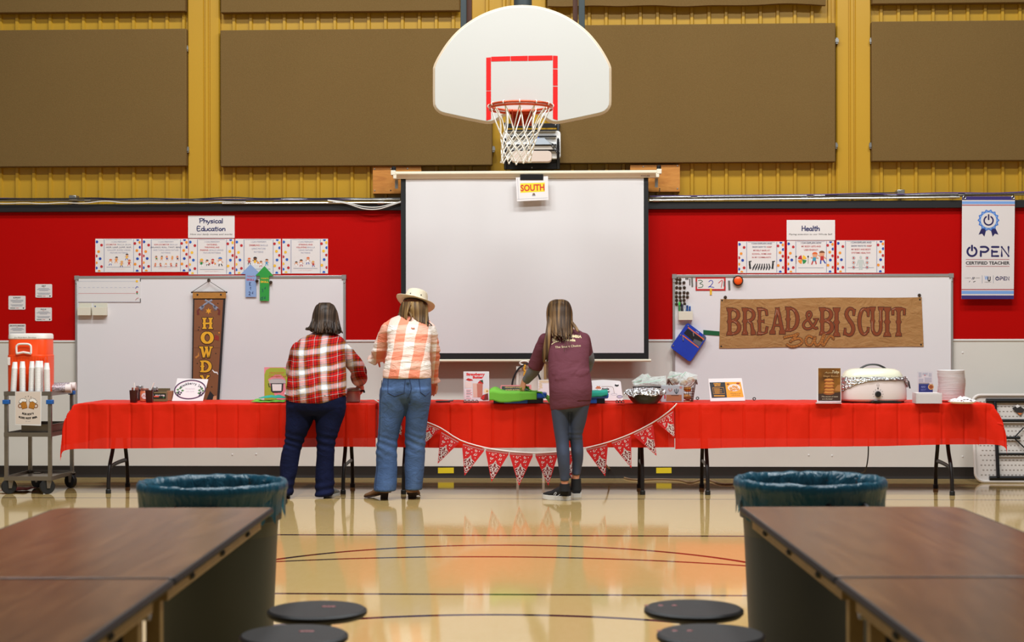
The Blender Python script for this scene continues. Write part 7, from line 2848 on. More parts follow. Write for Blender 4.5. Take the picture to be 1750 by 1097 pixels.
for i in range(nrow):
    zz = z0 + 0.06 + (z1 - z0 - 0.12) * i / (nrow - 1)
    for j in range(34):
        xx = x0 + 0.05 + j * 0.034 + (0.017 if i % 2 else 0)
        if xx > x1 - 0.04:
            continue
        m4 = tilt
        w.bx(xx, xx + 0.016, yt0 - 0.0065, yt0 - 0.004, zz - 0.0045, zz + 0.0045, m4)
obj('dimple_pattern', w, th, 'moulded dimples of the underside', kind='stuff')
FRM = M('black_frame_steel', C(26, 26, 28), 0.4, 0.3)
bars = [((1690, 684.5), (1850, 684.5), 0.020), ((1690, 817), (1850, 817), 0.018)]
for (ax, ay), (bx_, by_), r in bars:
    w = MB(FRM)
    a, b_ = A(ax, ay), A(bx_, by_)
    for p in (a, b_):
        p.y = yt0 - 0.022
    w.tube([tilt @ a, tilt @ b_], r, 8)
    obj('rail', w, th, 'black steel rail')
for ax, ay, bx_, by_, r in ((1704.5, 686, 1704.5, 816, 0.016), (1712, 719, 1850, 719, 0.014), (1705, 776.5, 1850, 776.5, 0.012), (1719, 748.5, 1745, 748.5, 0.012), (1735, 748, 1752, 731, 0.006), (1735, 749, 1752, 766, 0.006)):
    w = MB(FRM)
    a, b_ = A(ax, ay), A(bx_, by_)
    for p in (a, b_):
        p.y = yt0 - 0.035
    w.tube([tilt @ a, tilt @ b_], r, 8)
    obj('leg' if r > 0.011 else 'brace', w, th)
f = Flat(tilt @ (A(1735, 701) + Vector((0, -0.02, 0))), (0, -1, 0.16))
f.poly([(1729.5, 698), (1739, 691.5), (1752, 700), (1743, 709.5)], ink(40, 34, 32), 1)
f.poly([(1738.5, 705.5), (1747.5, 706), (1743, 709.5)], ink(206, 110, 50), 2)
f.poly([(1735, 693.5), (1739, 691.2), (1743.5, 694.5), (1738, 697)], ink(226, 220, 216), 2)
obj('sticker', f, th, sharp=0, smooth=False)

# ---- pale stand with a looped cable behind the middle table
ys = -0.30
th = thing('metal_stand', PZ(906, 826, 0), 'pale upright stand with a looped black cable behind the middle table', 'stand')
th.location.y = ys
PAL = M('pale_painted_metal', C(214, 206, 192), 0.45)
for px in (884.5, 928.5):
    w = MB(PAL)
    a = PY(px, 700, ys)
    w.bx(a.x - 0.011, a.x + 0.011, ys - 0.012, ys + 0.012, 0.0, PY(px, 626, ys).z)
    obj('upright', w, th)
w = MB(PAL)
a, b_ = PY(884, 712, ys), PY(929, 626, ys)
w.bx(a.x, b_.x, ys + 0.013, ys + 0.026, a.z, b_.z)
obj('panel', w, th)
w = MB(M('tan_strip', C(150, 122, 78), 0.5))
a, b_ = PY(929.5, 690, ys - 0.03), PY(933.5, 622, ys - 0.03)
w.bx(a.x, b_.x, ys - 0.035, ys - 0.012, a.z, b_.z)
obj('strip', w, th, 'tan upright strip')
w = MB(PAL)
w.tube([PY(896 + 7.5 * math.cos(t), 620.5 + 3.3 * math.sin(t), ys - 0.02) for t in [2 * PI * i / 20 for i in range(20)]], 0.009, 6, closed=True)
obj('handle', w, th)
w = MB(BLKC)
w.tube(crom([tuple(PY(x, y, ys - 0.025)) for x, y in ((875, 690), (874.8, 665), (877, 648), (884, 633), (893, 625), (905, 622), (916, 632), (922, 645), (926, 660))], 5), 0.0085, 7)
obj('looped_cable', w, th)
w = MB(M('yellow_rope', C(214, 156, 40), 0.7, var=0.2, vs=80))
w.tube([PY(896.5, 623, ys - 0.03) + Vector((0.004 * math.sin(i * 1.3), 0, -0.011 * i)) for i in range(14)], [0.009 + 0.003 * (i % 2) for i in range(14)], 6)
obj('rope', w, th, 'yellow twisted rope')

# extension cord on the floor and yellow tags on the base
w = MB(M('tan_cord', C(150, 122, 92), 0.5))
pts = [tuple(PY(1030, 786, -0.35)), tuple(PY(1036, 795, -0.40))] + [tuple(PZ(x, y, 0.008)) for x, y in ((1050, 808), (1070, 817), (1092, 819.5), (1125, 818.5), (1160, 820), (1180, 824), (1205, 819), (1235, 827), (1262, 826))]
w.tube(crom(pts, 6), 0.0075, 6)
obj('extension_cord', w, None, 'tan extension cord snaking along the floor behind the tables', 'cord')
YTAG = M('yellow_tag_vinyl', C(222, 200, 36), 0.45)
for l, r, lab in ((748.5, 775.5, 'yellow tag on the black base seen under the bunting at the left'), (1121.5, 1147.5, 'yellow tag on the black base seen beside the table leg at the right')):
    f = Flat(PY(l, 804, -0.006), NW)
    f.sheet([(l, 799.3), (r, 799), (r, 808.5), (l, 808.7)], YTAG, 0.002)
    tagflat(f, 'floor_tag', lab, 'tag', 'yellow tags on the wall base')

# ================================================================ FOREGROUND TABLES AND BINS
# lunch tables run along the viewing direction
RC_ = Matrix.Rotation(YAW, 4, 'Z')


def cl(x, d, z):
    """point from camera-aligned floor coordinates: x to the right, d away from the camera"""
    return Vector((CAM.x, CAM.y, 0)) + RGT0 * x + FWD * d + Vector((0, 0, z))


WAL = wood_mat('walnut_laminate', C(70, 48, 30), C(96, 66, 41), C(120, 85, 54), 1.6, 0.25, ring=(9, 1.0, 1), dist=1.2)
EDGE = M('dark_edge_band', C(30, 21, 17), 0.6, spec=0.2)
APR = M('tan_plywood_edge', C(150, 122, 70), 0.5, 0.1, var=0.3, vs=14)
SEATM = M('black_stool_plastic', C(22, 21, 22), 0.55, bump=0.15, bs=220, spec=0.3)
SEATD = M('red_stool_emblem', C(130, 30, 24), 0.5)
ZL = 0.745


def lunch_table(side, xin, label):
    W = 0.735
    s = -1 if side == 'l' else 1
    xo = xin + s * W
    d1, dj, d0 = 5.22, 3.69, 2.05
    th = thing('lunch_table', cl((xin + xo) / 2, (d0 + d1) / 2, 0), label, 'table', 'folding lunch tables with attached stools')
    M4 = Matrix(((RGT0.x, FWD.x, 0, CAM.x), (RGT0.y, FWD.y, 0, CAM.y), (0, 0, 1, 0), (0, 0, 0, 1)))

    for nm, da, db, far in (('far', dj + 0.012, d1, True), ('near', d0, dj - 0.012, False)):
        corners = [(xin, db), (xo, db), (xo, da), (xin, da)]
        rad = [0.015, 0.06, 0.01, 0.01] if far else [0.01] * 4
        pts = []
        for i in range(4):
            p0, p1, p2 = Vector(corners[i - 1]), Vector(corners[i]), Vector(corners[(i + 1) % 4])
            a, c = p1 + (p0 - p1).normalized() * rad[i], p1 + (p2 - p1).normalized() * rad[i]
            for j in range(5):
                t = j / 4
                q = a * (1 - t) ** 2 + p1 * 2 * t * (1 - t) + c * t * t
                pts.append((q.x, q.y))
        w = MB(WAL)
        w.prism(pts, ZL - 0.022, ZL, M4, axis='z')
        tp = obj('tabletop', w, th, bevel=0.003)
        w = MB(EDGE)
        w.tube([M4 @ Vector((x, y, ZL - 0.011)) for x, y in pts], 0.0115, 6, closed=True)
        obj('edge_band', w, tp, 'dark edge band')
        # tan rail under the edge, with rivets
        w = MB(APR)
        w.bx(xin + s * 0.03 - 0.011, xin + s * 0.03 + 0.011, da + 0.03, db - 0.10, ZL - 0.062, ZL - 0.022, M4)
        w.bx(xo - s * 0.03 - 0.011, xo - s * 0.03 + 0.011, da + 0.03, db - 0.10, ZL - 0.062, ZL - 0.022, M4)
        w.bx(min(xin, xo) + 0.05, max(xin, xo) - 0.05, db - 0.10, db - 0.08, ZL - 0.062, ZL - 0.022, M4)
        obj('apron', w, th, 'tan under frame')
        for k in range(3):
            w = MB(M('black_plastic', C(24, 24, 26), 0.4))
            q = M4 @ Vector((xin + s * 0.018, da + 0.3 + k * 0.42, ZL - 0.042))
            w.ball(q, 0.012, n=8)
            obj('bolt', w, th)
    # hinge and legs at the joint
    w = MB(M('chrome', C(210, 208, 204), 0.15, 0.95))
    w.tube([cl(xin + s * 0.04, dj - 0.05, ZL - 0.075), cl(xin + s * 0.115, dj - 0.05, ZL - 0.075)], 0.019, 12)
    obj('hinge_pin', w, th, 'chrome hinge pin')
    w = MB(FRM)
    w.bx(xin + s * 0.08 - 0.02, xin + s * 0.08 + 0.02, dj - 0.10, dj - 0.04, ZL - 0.30, ZL - 0.04, M4)
    w.bx(min(xin, xo) + 0.10, max(xin, xo) - 0.10, dj - 0.10, dj - 0.06, ZL - 0.17, ZL - 0.11, M4)
    obj('hinge_bracket', w, th, 'black hinge bracket')
    for dd, lenz in ((dj + 0.06, 0), (dj - 0.16, 0), (d0 + 0.25, 0)):
        for xx in (xin + s * 0.055, xo - s * 0.055):
            w = MB(APR)
            w.bx(xx - 0.018, xx + 0.018, dd - 0.018, dd + 0.018, 0.03, ZL - 0.03, M4)
            lg = obj('leg', w, th, 'tan steel leg', bevel=0.003)
            w = MB(TYRE)
            w.bx(xx - 0.022, xx + 0.022, dd - 0.022, dd + 0.022, 0.0005, 0.03, M4)
            obj('foot_cap', w, lg)
    # stools on both sides, carried by arms from the frame
    for px, py, r in (((542, 1040, 0.16), (502, 1083, 0.16)) if side == 'l' else ((1185.5, 1038, 0.16), (1215, 1082, 0.16))):
        zs = 0.455
        q = PZ(px, py, zs)
        lx, ld = (q - Vector((CAM.x, CAM.y, 0))).dot(RGT0), (q - Vector((CAM.x, CAM.y, 0))).dot(FWD)
        for mir in (0, 1):
            X_ = lx if not mir else (xin + xo) - lx
            c = cl(X_, ld, 0)
            w = MB(SEATM)
            w.lathe([(0.02, zs - 0.034), (0.12, zs - 0.032), (0.150, zs - 0.026), (0.160, zs - 0.016), (0.160, zs - 0.006), (0.152, zs), (0.10, zs - 0.0015), (0.001, zs - 0.003)], c, 48)
            st_ = obj('stool_seat', w, th, 'black round stool seat')
            w = MB(SEATD)
            for k in range(3):
                e = c + RGT0 * (0.018 + 0.014 * k - 0.0) * (1 if side == 'l' else -3.2) + FWD * (0.045) + Vector((0, 0, zs - 0.0012))
                w.ball(e, 0.010, 0.008, 0.0022, 8)
            obj('emblem', w, st_, 'small red emblem')
            w = MB(FRM)
            w.tube([c + Vector((0, 0, zs - 0.03)), c + Vector((0, 0, 0.36))], [0.055, 0.03], 14)
            w.tube([c + Vector((0, 0, 0.40)), c + Vector((0, 0, 0.27))], 0.022, 12)
            tgt = cl((xin + xo) / 2, ld, 0.23)
            w.tube(crom([tuple(c + Vector((0, 0, 0.30))), tuple(c.lerp(tgt, 0.15) + Vector((0, 0, 0.22))), tuple(c.lerp(tgt, 0.6) + Vector((0, 0, 0.09))), tuple(tgt)], 4), 0.02, 10)
            obj('stool_arm', w, st_, 'black support arm')
    w = MB(FRM)
    w.tube([cl((xin + xo) / 2, 2.2, 0.23), cl((xin + xo) / 2, dj + 0.08, 0.23)], 0.025, 10)
    for dd in (dj + 0.06, dj - 0.16, d0 + 0.25):
        w.bx(min(xin, xo) + 0.055, max(xin, xo) - 0.055, dd - 0.012, dd + 0.012, 0.20, 0.24, M4)
    obj('spine', w, th, 'black lower frame')
    return th


lunch_table('l', (463 - 875) / FPX * 5.22, 'brown topped lunch table with black stools in front at the left')
lunch_table('r', (1268 - 875) / FPX * 5.22, 'brown topped lunch table with black stools in front at the right')


def bin_(px0, px1, pyrim, body_m, label, bag_label, seed):
    dia = 0.585
    d = FPX * dia / (px1 - px0) * 0.995
    cx_ = ((px0 + px1) / 2 - 875) / FPX * d
    zr = CAMZ - (pyrim - 575) * d / FPX
    c = cl(cx_, d, 0)
    R = dia / 2 - 0.012
    th = thing('waste_bin', c, label, 'bin', 'big round waste bins')
    w = MB(body_m)
    prof = [(R * 0.80, 0.0), (R * 0.82, 0.004), (R * 0.915, zr - 0.145), (R * 0.965, zr - 0.140), (R * 0.975, zr - 0.02), (R * 1.0, zr - 0.018), (R * 1.005, zr - 0.004), (R * 0.97, zr - 0.002), (R * 0.95, zr - 0.02), (R * 0.78, 0.03), (0.001, 0.03)]
    w.lathe(prof, c, 64)
    b = obj('body', w, th)
    for a in (200, 340):
        w = MB(M('dark_bin_handle', C(26, 28, 28), 0.5))
        t = math.radians(a + 70 + (0 if seed == 1 else 20))
        o = Vector((math.cos(t), math.sin(t), 0))
        tn = Vector((-o.y, o.x, 0))
        w.tube(crom([tuple(c + o * R * 0.97 + tn * k + Vector((0, 0, zr - 0.11 + e)) + o * u) for k, u, e in ((-0.075, 0, 0.04), (-0.07, 0.035, 0.02), (0, 0.045, 0.0), (0.07, 0.035, 0.02), (0.075, 0, 0.04))], 4), 0.014, 8)
        obj('handle', w, b, 'dark moulded handle')
    # bag: inside wall, roll over the rim, loose skirt outside
    bm = NT('teal_bag_plastic_%d' % seed)
    bm.color(C(20, 84, 104))
    bm.set(Roughness=0.28, Specular_IOR_Level=0.6)
    xyz = bm.mp((1, 1, 0.25))
    bm.bump(bm.noise(16, 4, xyz, 0.55, 0.6), 0.8, 0.03)
    tr_ = bm.n('ShaderNodeBsdfTranslucent')
    tr_.inputs['Color'].default_value = C(56, 146, 170)
    mx_ = bm.n('ShaderNodeMixShader')
    mx_.inputs[0].default_value = 0.35
    bm.lk(bm.b.outputs[0], mx_.inputs[1])
    bm.lk(tr_.outputs[0], mx_.inputs[2])
    bm.lk(mx_.outputs[0], bm.out.inputs['Surface'])
    w = MB(bm.m)
    N = 160
    rows = []
    prof = [(0.30, 0.10, 0.0), (0.70, 0.20, 0.5), (0.84, zr - 0.30, 1.0), (0.90, zr - 0.16, 1.0), (0.935, zr - 0.06, 0.7), (0.955, zr - 0.015, 0.35), (0.985, zr + 0.010, 0.12), (1.02, zr + 0.013, 0.10), (1.05, zr + 0.0, 0.08), (1.052, zr - 0.02, 0.08), (1.035, zr - 0.028, 0.1), (1.015, zr - 0.06, 0.2), (1.012, zr - 0.10, 0.35)]
    vs = []
    for i, (k, z, cr) in enumerate(prof):
        for j in range(N):
            a = 2 * PI * j / N
            ca, sa = math.cos(a), math.sin(a)
            n1 = noise.noise(Vector((ca * 6, sa * 6, z * 2 + seed * 5)))
            n2 = noise.noise(Vector((ca * 16, sa * 16, z * 4 + seed)))
            dr = -abs(n1 * 0.055 + n2 * 0.028) * cr if i < 7 else abs(n1 * 0.02 + n2 * 0.012) * cr
            zz = z + (0.006 * n1 if 5 < i < 9 else 0)
            if i >= 11:
                zz -= (0.05 * n1 + 0.03 * n2 + (0.05 * max(0, -sa) * max(0, math.cos(a * 1.0 + 1.7)))) * (i - 10) * 0.7
            vs.append(c + Vector((ca * (R * k + dr), sa * (R * k + dr), zz)))
    w.add(vs, [(i * N + j, i * N + (j + 1) % N, (i + 1) * N + (j + 1) % N, (i + 1) * N + j) for i in range(len(prof) - 1) for j in range(N)])
    obj('bin_liner', w, None, bag_label, 'bin bag', 'teal bin liners', sharp=180)
    return c, R, zr


BG = NT('grey_green_bin_plastic')
BG.color(BG.mix(BG.noise(2.5, 5), C(54, 58, 52), C(46, 50, 44)))
BG.set(Roughness=0.5)
BB = NT('blue_grey_bin_plastic')
BB.color(BB.mix(BB.noise(2.5, 5), C(50, 56, 62), C(44, 50, 56)))
BB.set(Roughness=0.5)
c1 = bin_(238, 488.5, 826, BG.m, 'grey green round waste bin behind the lunch table at the left', 'teal plastic liner folded over the grey green bin at the left', 1)
c2 = bin_(1256, 1511, 822, BB.m, 'blue grey round waste bin behind the lunch table at the right', 'teal plastic liner folded over the blue grey bin at the right', 2)
# ================================================================ PEOPLE
def remesh(mb, voxel, smooth=3, fold=None):
    """fuse overlapping closed shapes of mb into one continuous surface"""
    me = bpy.data.meshes.new('tmp')
    me.from_pydata([tuple(v) for v in mb.v], [], mb.f)
    me.update()
    o = bpy.data.objects.new('tmp', me)
    COL.objects.link(o)
    q = o.modifiers.new('r', 'REMESH')
    q.mode, q.voxel_size = 'VOXEL', voxel
    if smooth:
        q = o.modifiers.new('s', 'SMOOTH')
        q.factor, q.iterations = 0.5, smooth
    dg = bpy.context.evaluated_depsgraph_get()
    dg.update()
    m2 = bpy.data.meshes.new_from_object(o.evaluated_get(dg))
    out = MB()
    vs = [v.co.copy() for v in m2.vertices]
    if fold:
        ns = [v.normal.copy() for v in m2.vertices]
        vs = [v + n * fold(v, n) for v, n in zip(vs, ns)]
    out.v = vs
    out.f = [tuple(p.vertices) for p in m2.polygons]
    out.mi = [0] * len(out.f)
    bpy.data.objects.remove(o)
    bpy.data.meshes.remove(me)
    bpy.data.meshes.remove(m2)
    return out


def interp(rr, k=4):
    """Catmull-Rom through body rings (centre, rx, ry)"""
    pts = [(*r[0], r[1], r[2]) for r in rr]
    return [(Vector(p[:3]), p[3], p[4]) for p in crom(pts, k)]


def ringpx(rows, grow=0.0):
    """rows of (px left, px right, py, y, ry) -> rings"""
    out = []
    for l, r, py, y, ry in rows:
        a, b = PY(l, py, y), PY(r, py, y)
        out.append(((a + b) / 2, (b.x - a.x) / 2 + grow, ry + grow))
    return out


def limb(mb, pts, rs, n=14, k=4):
    q = crom([(*p, r) for p, r in zip(pts, rs)], k)
    mb.tube([Vector(p[:3]) for p in q], [p[3] for p in q], n)
    mb.ball(q[0][:3], q[0][3], n=12)
    mb.ball(q[-1][:3], q[-1][3], n=12)


def hand_mesh(mb, wrist, fwd, back, side, curl=0.5, s=1.0, spread=1.0):
    """palm, four separate bent fingers of unequal length and a thumb from the side of the palm.
    fwd: wrist to knuckles; back: normal of the back of the hand; side: +1 puts the thumb along fwd x back"""
    f = fwd.normalized()
    b = (back - f * back.dot(f)).normalized()
    t = f.cross(b) * side
    P = lambda u, v, w: wrist + (f * u + t * v + b * w) * s
    # palm
    q = []
    for u, hw, th in ((-0.02, 0.024, 0.019), (0.0, 0.026, 0.019), (0.03, 0.036, 0.016), (0.06, 0.041, 0.014), (0.085, 0.040, 0.012)):
        q.append((u, hw * s, th * s))
    vs = []
    N = 14
    for u, hw, th in q:
        for j in range(N):
            a = 2 * PI * j / N
            vs.append(P(u, 0, 0) + t * (hw * math.cos(a)) + b * (th * math.sin(a)))
    k = len(q)
    mb.add(vs, [(i * N + j, i * N + (j + 1) % N, (i + 1) * N + (j + 1) % N, (i + 1) * N + j) for i in range(k - 1) for j in range(N)] + [tuple(reversed(range(N))), tuple(range((k - 1) * N, k * N))])
    for v, L, r in ((0.030, 0.070, 0.0082), (0.010, 0.079, 0.0085), (-0.011, 0.073, 0.0082), (-0.031, 0.057, 0.0072)):
        base = P(0.078, v * 0.95, 0.0)
        d = (f + t * (v * 2.2 * spread)).normalized()
        pts = [P(0.062, v * 0.9, 0), base]
        ang = 0.0
        for seg, c in ((0.45, 0.55), (0.32, 0.95), (0.23, 0.6)):
            ang += c * curl
            dd = d * math.cos(ang) - b * math.sin(ang)
            pts.append(pts[-1] + dd * L * seg * s)
        mb.tube(pts, [r * s * 1.05, r * s * 1.05, r * s, r * s * 0.94, r * s * 0.78], 10)
        mb.ball(pts[-1], r * s * 0.78, n=8)
    p0 = P(0.012, 0.024, -0.004)
    d1 = (f * 0.6 + t * 0.75 - b * (0.25 + 0.3 * curl)).normalized()
    d2 = (f * 0.9 + t * 0.25 - b * (0.3 + 0.5 * curl)).normalized()
    pts = [p0, p0 + d1 * 0.040 * s, p0 + d1 * 0.040 * s + d2 * 0.030 * s, p0 + d1 * 0.042 * s + d2 * 0.052 * s]
    mb.tube(pts, [0.0135 * s, 0.0115 * s, 0.0100 * s, 0.0078 * s], 10)
    mb.ball(pts[-1], 0.0078 * s, n=8)


def head_mesh(mb, c, face, up, r=0.098):
    """skull, jaw, nose, ears, brow and lips; face: looking direction"""
    f = face.normalized()
    u = (up - f * up.dot(f)).normalized()
    s = f.cross(u)
    rot = Matrix((s, f, u)).transposed()
    mb.ball(c + u * 0.02, r * 0.80, r * 0.98, r * 1.02, 20, rot)
    mb.ball(c + f * 0.022 - u * 0.045, r * 0.62, r * 0.72, r * 0.72, 16, rot)
    mb.ball(c + f * 0.058 - u * 0.088, r * 0.28, r * 0.26, r * 0.22, 12, rot)
    mb.tube([c + f * 0.088 + u * 0.012, c + f * 0.112 - u * 0.026, c + f * 0.096 - u * 0.034], [0.010, 0.014, 0.010], 8)
    mb.tube([c + f * 0.088 - u * 0.062 - s * 0.024, c + f * 0.099 - u * 0.060, c + f * 0.088 - u * 0.062 + s * 0.024], [0.005, 0.0085, 0.005], 8)
    for k in (-1, 1):
        mb.ball(c + s * (k * r * 0.80) - f * 0.004 - u * 0.008, 0.010, 0.020, 0.031, 10, rot)
        mb.ball(c + s * (k * 0.033) + f * 0.083 + u * 0.016, 0.020, 0.012, 0.010, 10, rot)
    return rot


SKINM = NT('warm_skin')
SKINM.color(SKINM.mix(SKINM.noise(14, 3), C(222, 156, 124), C(206, 136, 104)))
SKINM.set(Roughness=0.5, Subsurface_Weight=0.08)
SKINM.b.inputs['Subsurface Radius'].default_value = (0.01, 0.004, 0.002)
SKINM = SKINM.m


def eyes_on(par, c, face, up):
    f = face.normalized()
    u = (up - f * up.dot(f)).normalized()
    s = f.cross(u)
    for k in (-1, 1):
        w = MB(M('eye_white', C(236, 232, 226), 0.3))
        w.ball(c + s * (k * 0.033) + f * 0.090 + u * 0.014, 0.0105, n=10)
        w.use(M('eye_iris', C(60, 44, 30), 0.2)).ball(c + s * (k * 0.033) + f * 0.0975 + u * 0.014, 0.005, n=8)
        obj('eye', w, par)


def hair_mat(name, c1, c2, c3):
    s = NT(name)
    v = s.mp((36, 3, 1.0))
    a = s.noise(1.6, 1.5, v, 0.5)
    s.color(s.ramp(a, [(0.32, c1), (0.52, c2), (0.70, c3)]))
    s.set(Roughness=0.5, Specular_IOR_Level=0.3)
    s.bump(s.noise(3, 2, s.mp((40, 40, 1.2))), 0.25, 0.004)
    return s.m


def hair_shell(rows, m, par, strands, seed, label):
    """closed mass of hair with combed grooves plus loose locks"""
    rnd = random.Random(seed)
    R = interp(ringpx(rows), 5)
    w = MB(m)
    N = 72
    vs = []
    K = len(R)
    for i, (c, rx, ry) in enumerate(R):
        t = i / (K - 1)
        for j in range(N):
            a = 2 * PI * j / N
            g = 1 + (0.045 * math.sin(j * 9 * PI / N * 2 + 3 * noise.noise(Vector((j * 0.2, seed, t * 1.5)))) + 0.06 * noise.noise(Vector((math.cos(a) * 5, math.sin(a) * 5, t * 2 + seed)))) * min(1, t * 2 + 0.25)
            dz = 0.012 * noise.noise(Vector((j * 0.55, seed, 3))) * max(0, (t - 0.8) / 0.2) * 2
            vs.append(c + Vector((math.cos(a) * rx * g, math.sin(a) * ry * g, dz)))
    w.add(vs, [(i * N + j, i * N + (j + 1) % N, (i + 1) * N + (j + 1) % N, (i + 1) * N + j) for i in range(K - 1) for j in range(N)] + [tuple(reversed(range(N))), tuple(range((K - 1) * N, K * N))])
    for pts, r in strands:
        P3 = [PY(x, y, yy) for x, y, yy in pts]
        q = crom([tuple(p) for p in P3], 4)
        n = len(q)
        w.tube(q, [r * (0.55 + 0.45 * math.sin(PI * min(1, i / n * 0.9 + 0.18))) if i < n - 1 else r * 0.12 for i in range(n)], 6, flat=(Vector((0, 1, 0)), 0.5))
    return obj('hair', w, par, label, sharp=180)


def fold_fn(amp, sx, sz, seed, extra=None):
    def f(v, n):
        a = noise.noise(Vector((v.x * sx, v.y * sx, v.z * sz + seed)))
        b = noise.noise(Vector((v.x * sx * 2.3 + 5, v.y * sx * 2.3, v.z * sz * 2.2 + seed)))
        r = 1 - abs(a) * 2.2
        d = amp * (r * 0.7 + b * 0.5)
        if extra:
            d += extra(v, n)
        return d
    return f


def seg_band(v, a, b, w):
    return math.exp(-(((v - a).length + (v - b).length - (a - b).length) / w) ** 2)


# cloth materials -------------------------------------------------
def plaid():
    s = NT('red_plaid_flannel')
    w1 = s.noise(3.0, 2)
    xyz = s.sep()
    X = s.math('ADD', xyz[0], s.math('MULTIPLY', s.math('SUBTRACT', w1, 0.5), 0.05))
    X = s.math('ADD', X, s.math('MULTIPLY', xyz[2], 0.10))
    Z = s.math('ADD', xyz[2], s.math('MULTIPLY', s.math('SUBTRACT', s.noise(2.2, 2, s.mp((1.4, 1, 0.5), (3, 0, 0))), 0.5), 0.07))
    Z = s.math('ADD', Z, s.math('MULTIPLY', xyz[0], -0.12))
    R, DR, W_, OC, BK, PB = C(200, 24, 20), C(122, 18, 18), C(244, 240, 234), C(150, 94, 30), C(40, 26, 30), C(196, 206, 218)
    stops = [(0.0, R), (0.10, W_), (0.118, BK), (0.15, R), (0.24, DR), (0.32, OC), (0.41, PB), (0.46, W_), (0.64, PB), (0.69, OC), (0.78, DR), (0.86, R), (0.93, BK), (0.96, R)]
    fx = s.math('FRACT', s.math('DIVIDE', s.math('ADD', X, 10.047), 0.185))
    fz = s.math('FRACT', s.math('DIVIDE', s.math('ADD', Z, 10.02), 0.157))
    cx = s.ramp(fx, stops, 'CONSTANT')
    cz = s.ramp(fz, stops, 'CONSTANT')
    s.color(s.mix(0.3, s.mix(0.5, cx, cz), s.mix(1.0, cx, cz, 'MULTIPLY')))
    s.set(Roughness=0.85, Specular_IOR_Level=0.2)
    s.bump(s.noise(8, 4, s.mp((1, 1, 1.7)), 0.6, 0.8), 0.45, 0.03)
    return s.m


def gingham():
    s = NT('coral_gingham_cotton')
    w1 = s.noise(3.5, 2)
    xyz = s.sep()
    X = s.math('ADD', s.math('ADD', xyz[0], s.math('MULTIPLY', s.math('SUBTRACT', w1, 0.5), 0.05)), s.math('MULTIPLY', xyz[2], -0.13))
    Z = s.math('ADD', xyz[2], s.math('MULTIPLY', s.math('SUBTRACT', s.noise(2.5, 2, s.mp((1.4, 1, 0.6), (7, 0, 0))), 0.5), 0.05))
    fx = s.math('LESS_THAN', s.math('FRACT', s.math('DIVIDE', s.math('ADD', X, 10.125), 0.165)), 0.5)
    fz = s.math('LESS_THAN', s.math('FRACT', s.math('DIVIDE', s.math('ADD', Z, 10.03), 0.145)), 0.5)
    f = s.math('ADD', s.math('MULTIPLY', fx, 0.56), s.math('MULTIPLY', fz, 0.40))
    s.color(s.ramp(f, [(0.0, C(242, 230, 220)), (0.40, C(242, 206, 190)), (0.56, C(240, 178, 154)), (0.96, C(238, 142, 112))]))
    s.set(Roughness=0.8, Specular_IOR_Level=0.2)
    s.bump(s.noise(7, 4, s.mp((0.8, 1, 2.6)), 0.6, 1.0), 0.6, 0.035)
    return s.m


def denim(name, c1, c2, c3, k=0.4):
    s = NT(name)
    a = s.noise(4, 4, s.mp((1, 1, 0.6)), 0.6)
    b = s.noise(220, 2, s.mp((1, 1, 0.5)))
    s.color(s.mix(s.math('MULTIPLY', b, 0.35), s.ramp(a, [(0.3, c1), (0.55, c2), (0.75, c3)]), c3))
    s.set(Roughness=0.85, Specular_IOR_Level=0.15)
    s.bump(s.noise(9, 4, s.mp((1, 1, 1.6)), 0.6, 0.8), k, 0.02)
    return s.m


DARKD = denim('dark_navy_denim', C(10, 15, 40), C(15, 21, 52), C(24, 32, 68))
BLUED = denim('mid_blue_denim', C(54, 76, 116), C(70, 94, 134), C(96, 120, 154), 0.5)
MAR = NT('maroon_cotton')
MAR.color(MAR.mix(MAR.noise(9, 4), C(110, 60, 70), C(96, 50, 60)))
MAR.set(Roughness=0.85, Specular_IOR_Level=0.2)
MAR.bump(MAR.noise(6, 4, MAR.mp((1, 1, 1.8)), 0.55, 0.6), 0.35, 0.03)
MAR = MAR.m
LEGG = M('slate_blue_leggings', C(60, 70, 92), 0.7, var=0.06, vs=6, bump=0.12, bs=30)
GREYK = M('grey_knit', C(104, 104, 108), 0.8, var=0.1, vs=25, bump=0.2, bs=60)
V3 = Vector


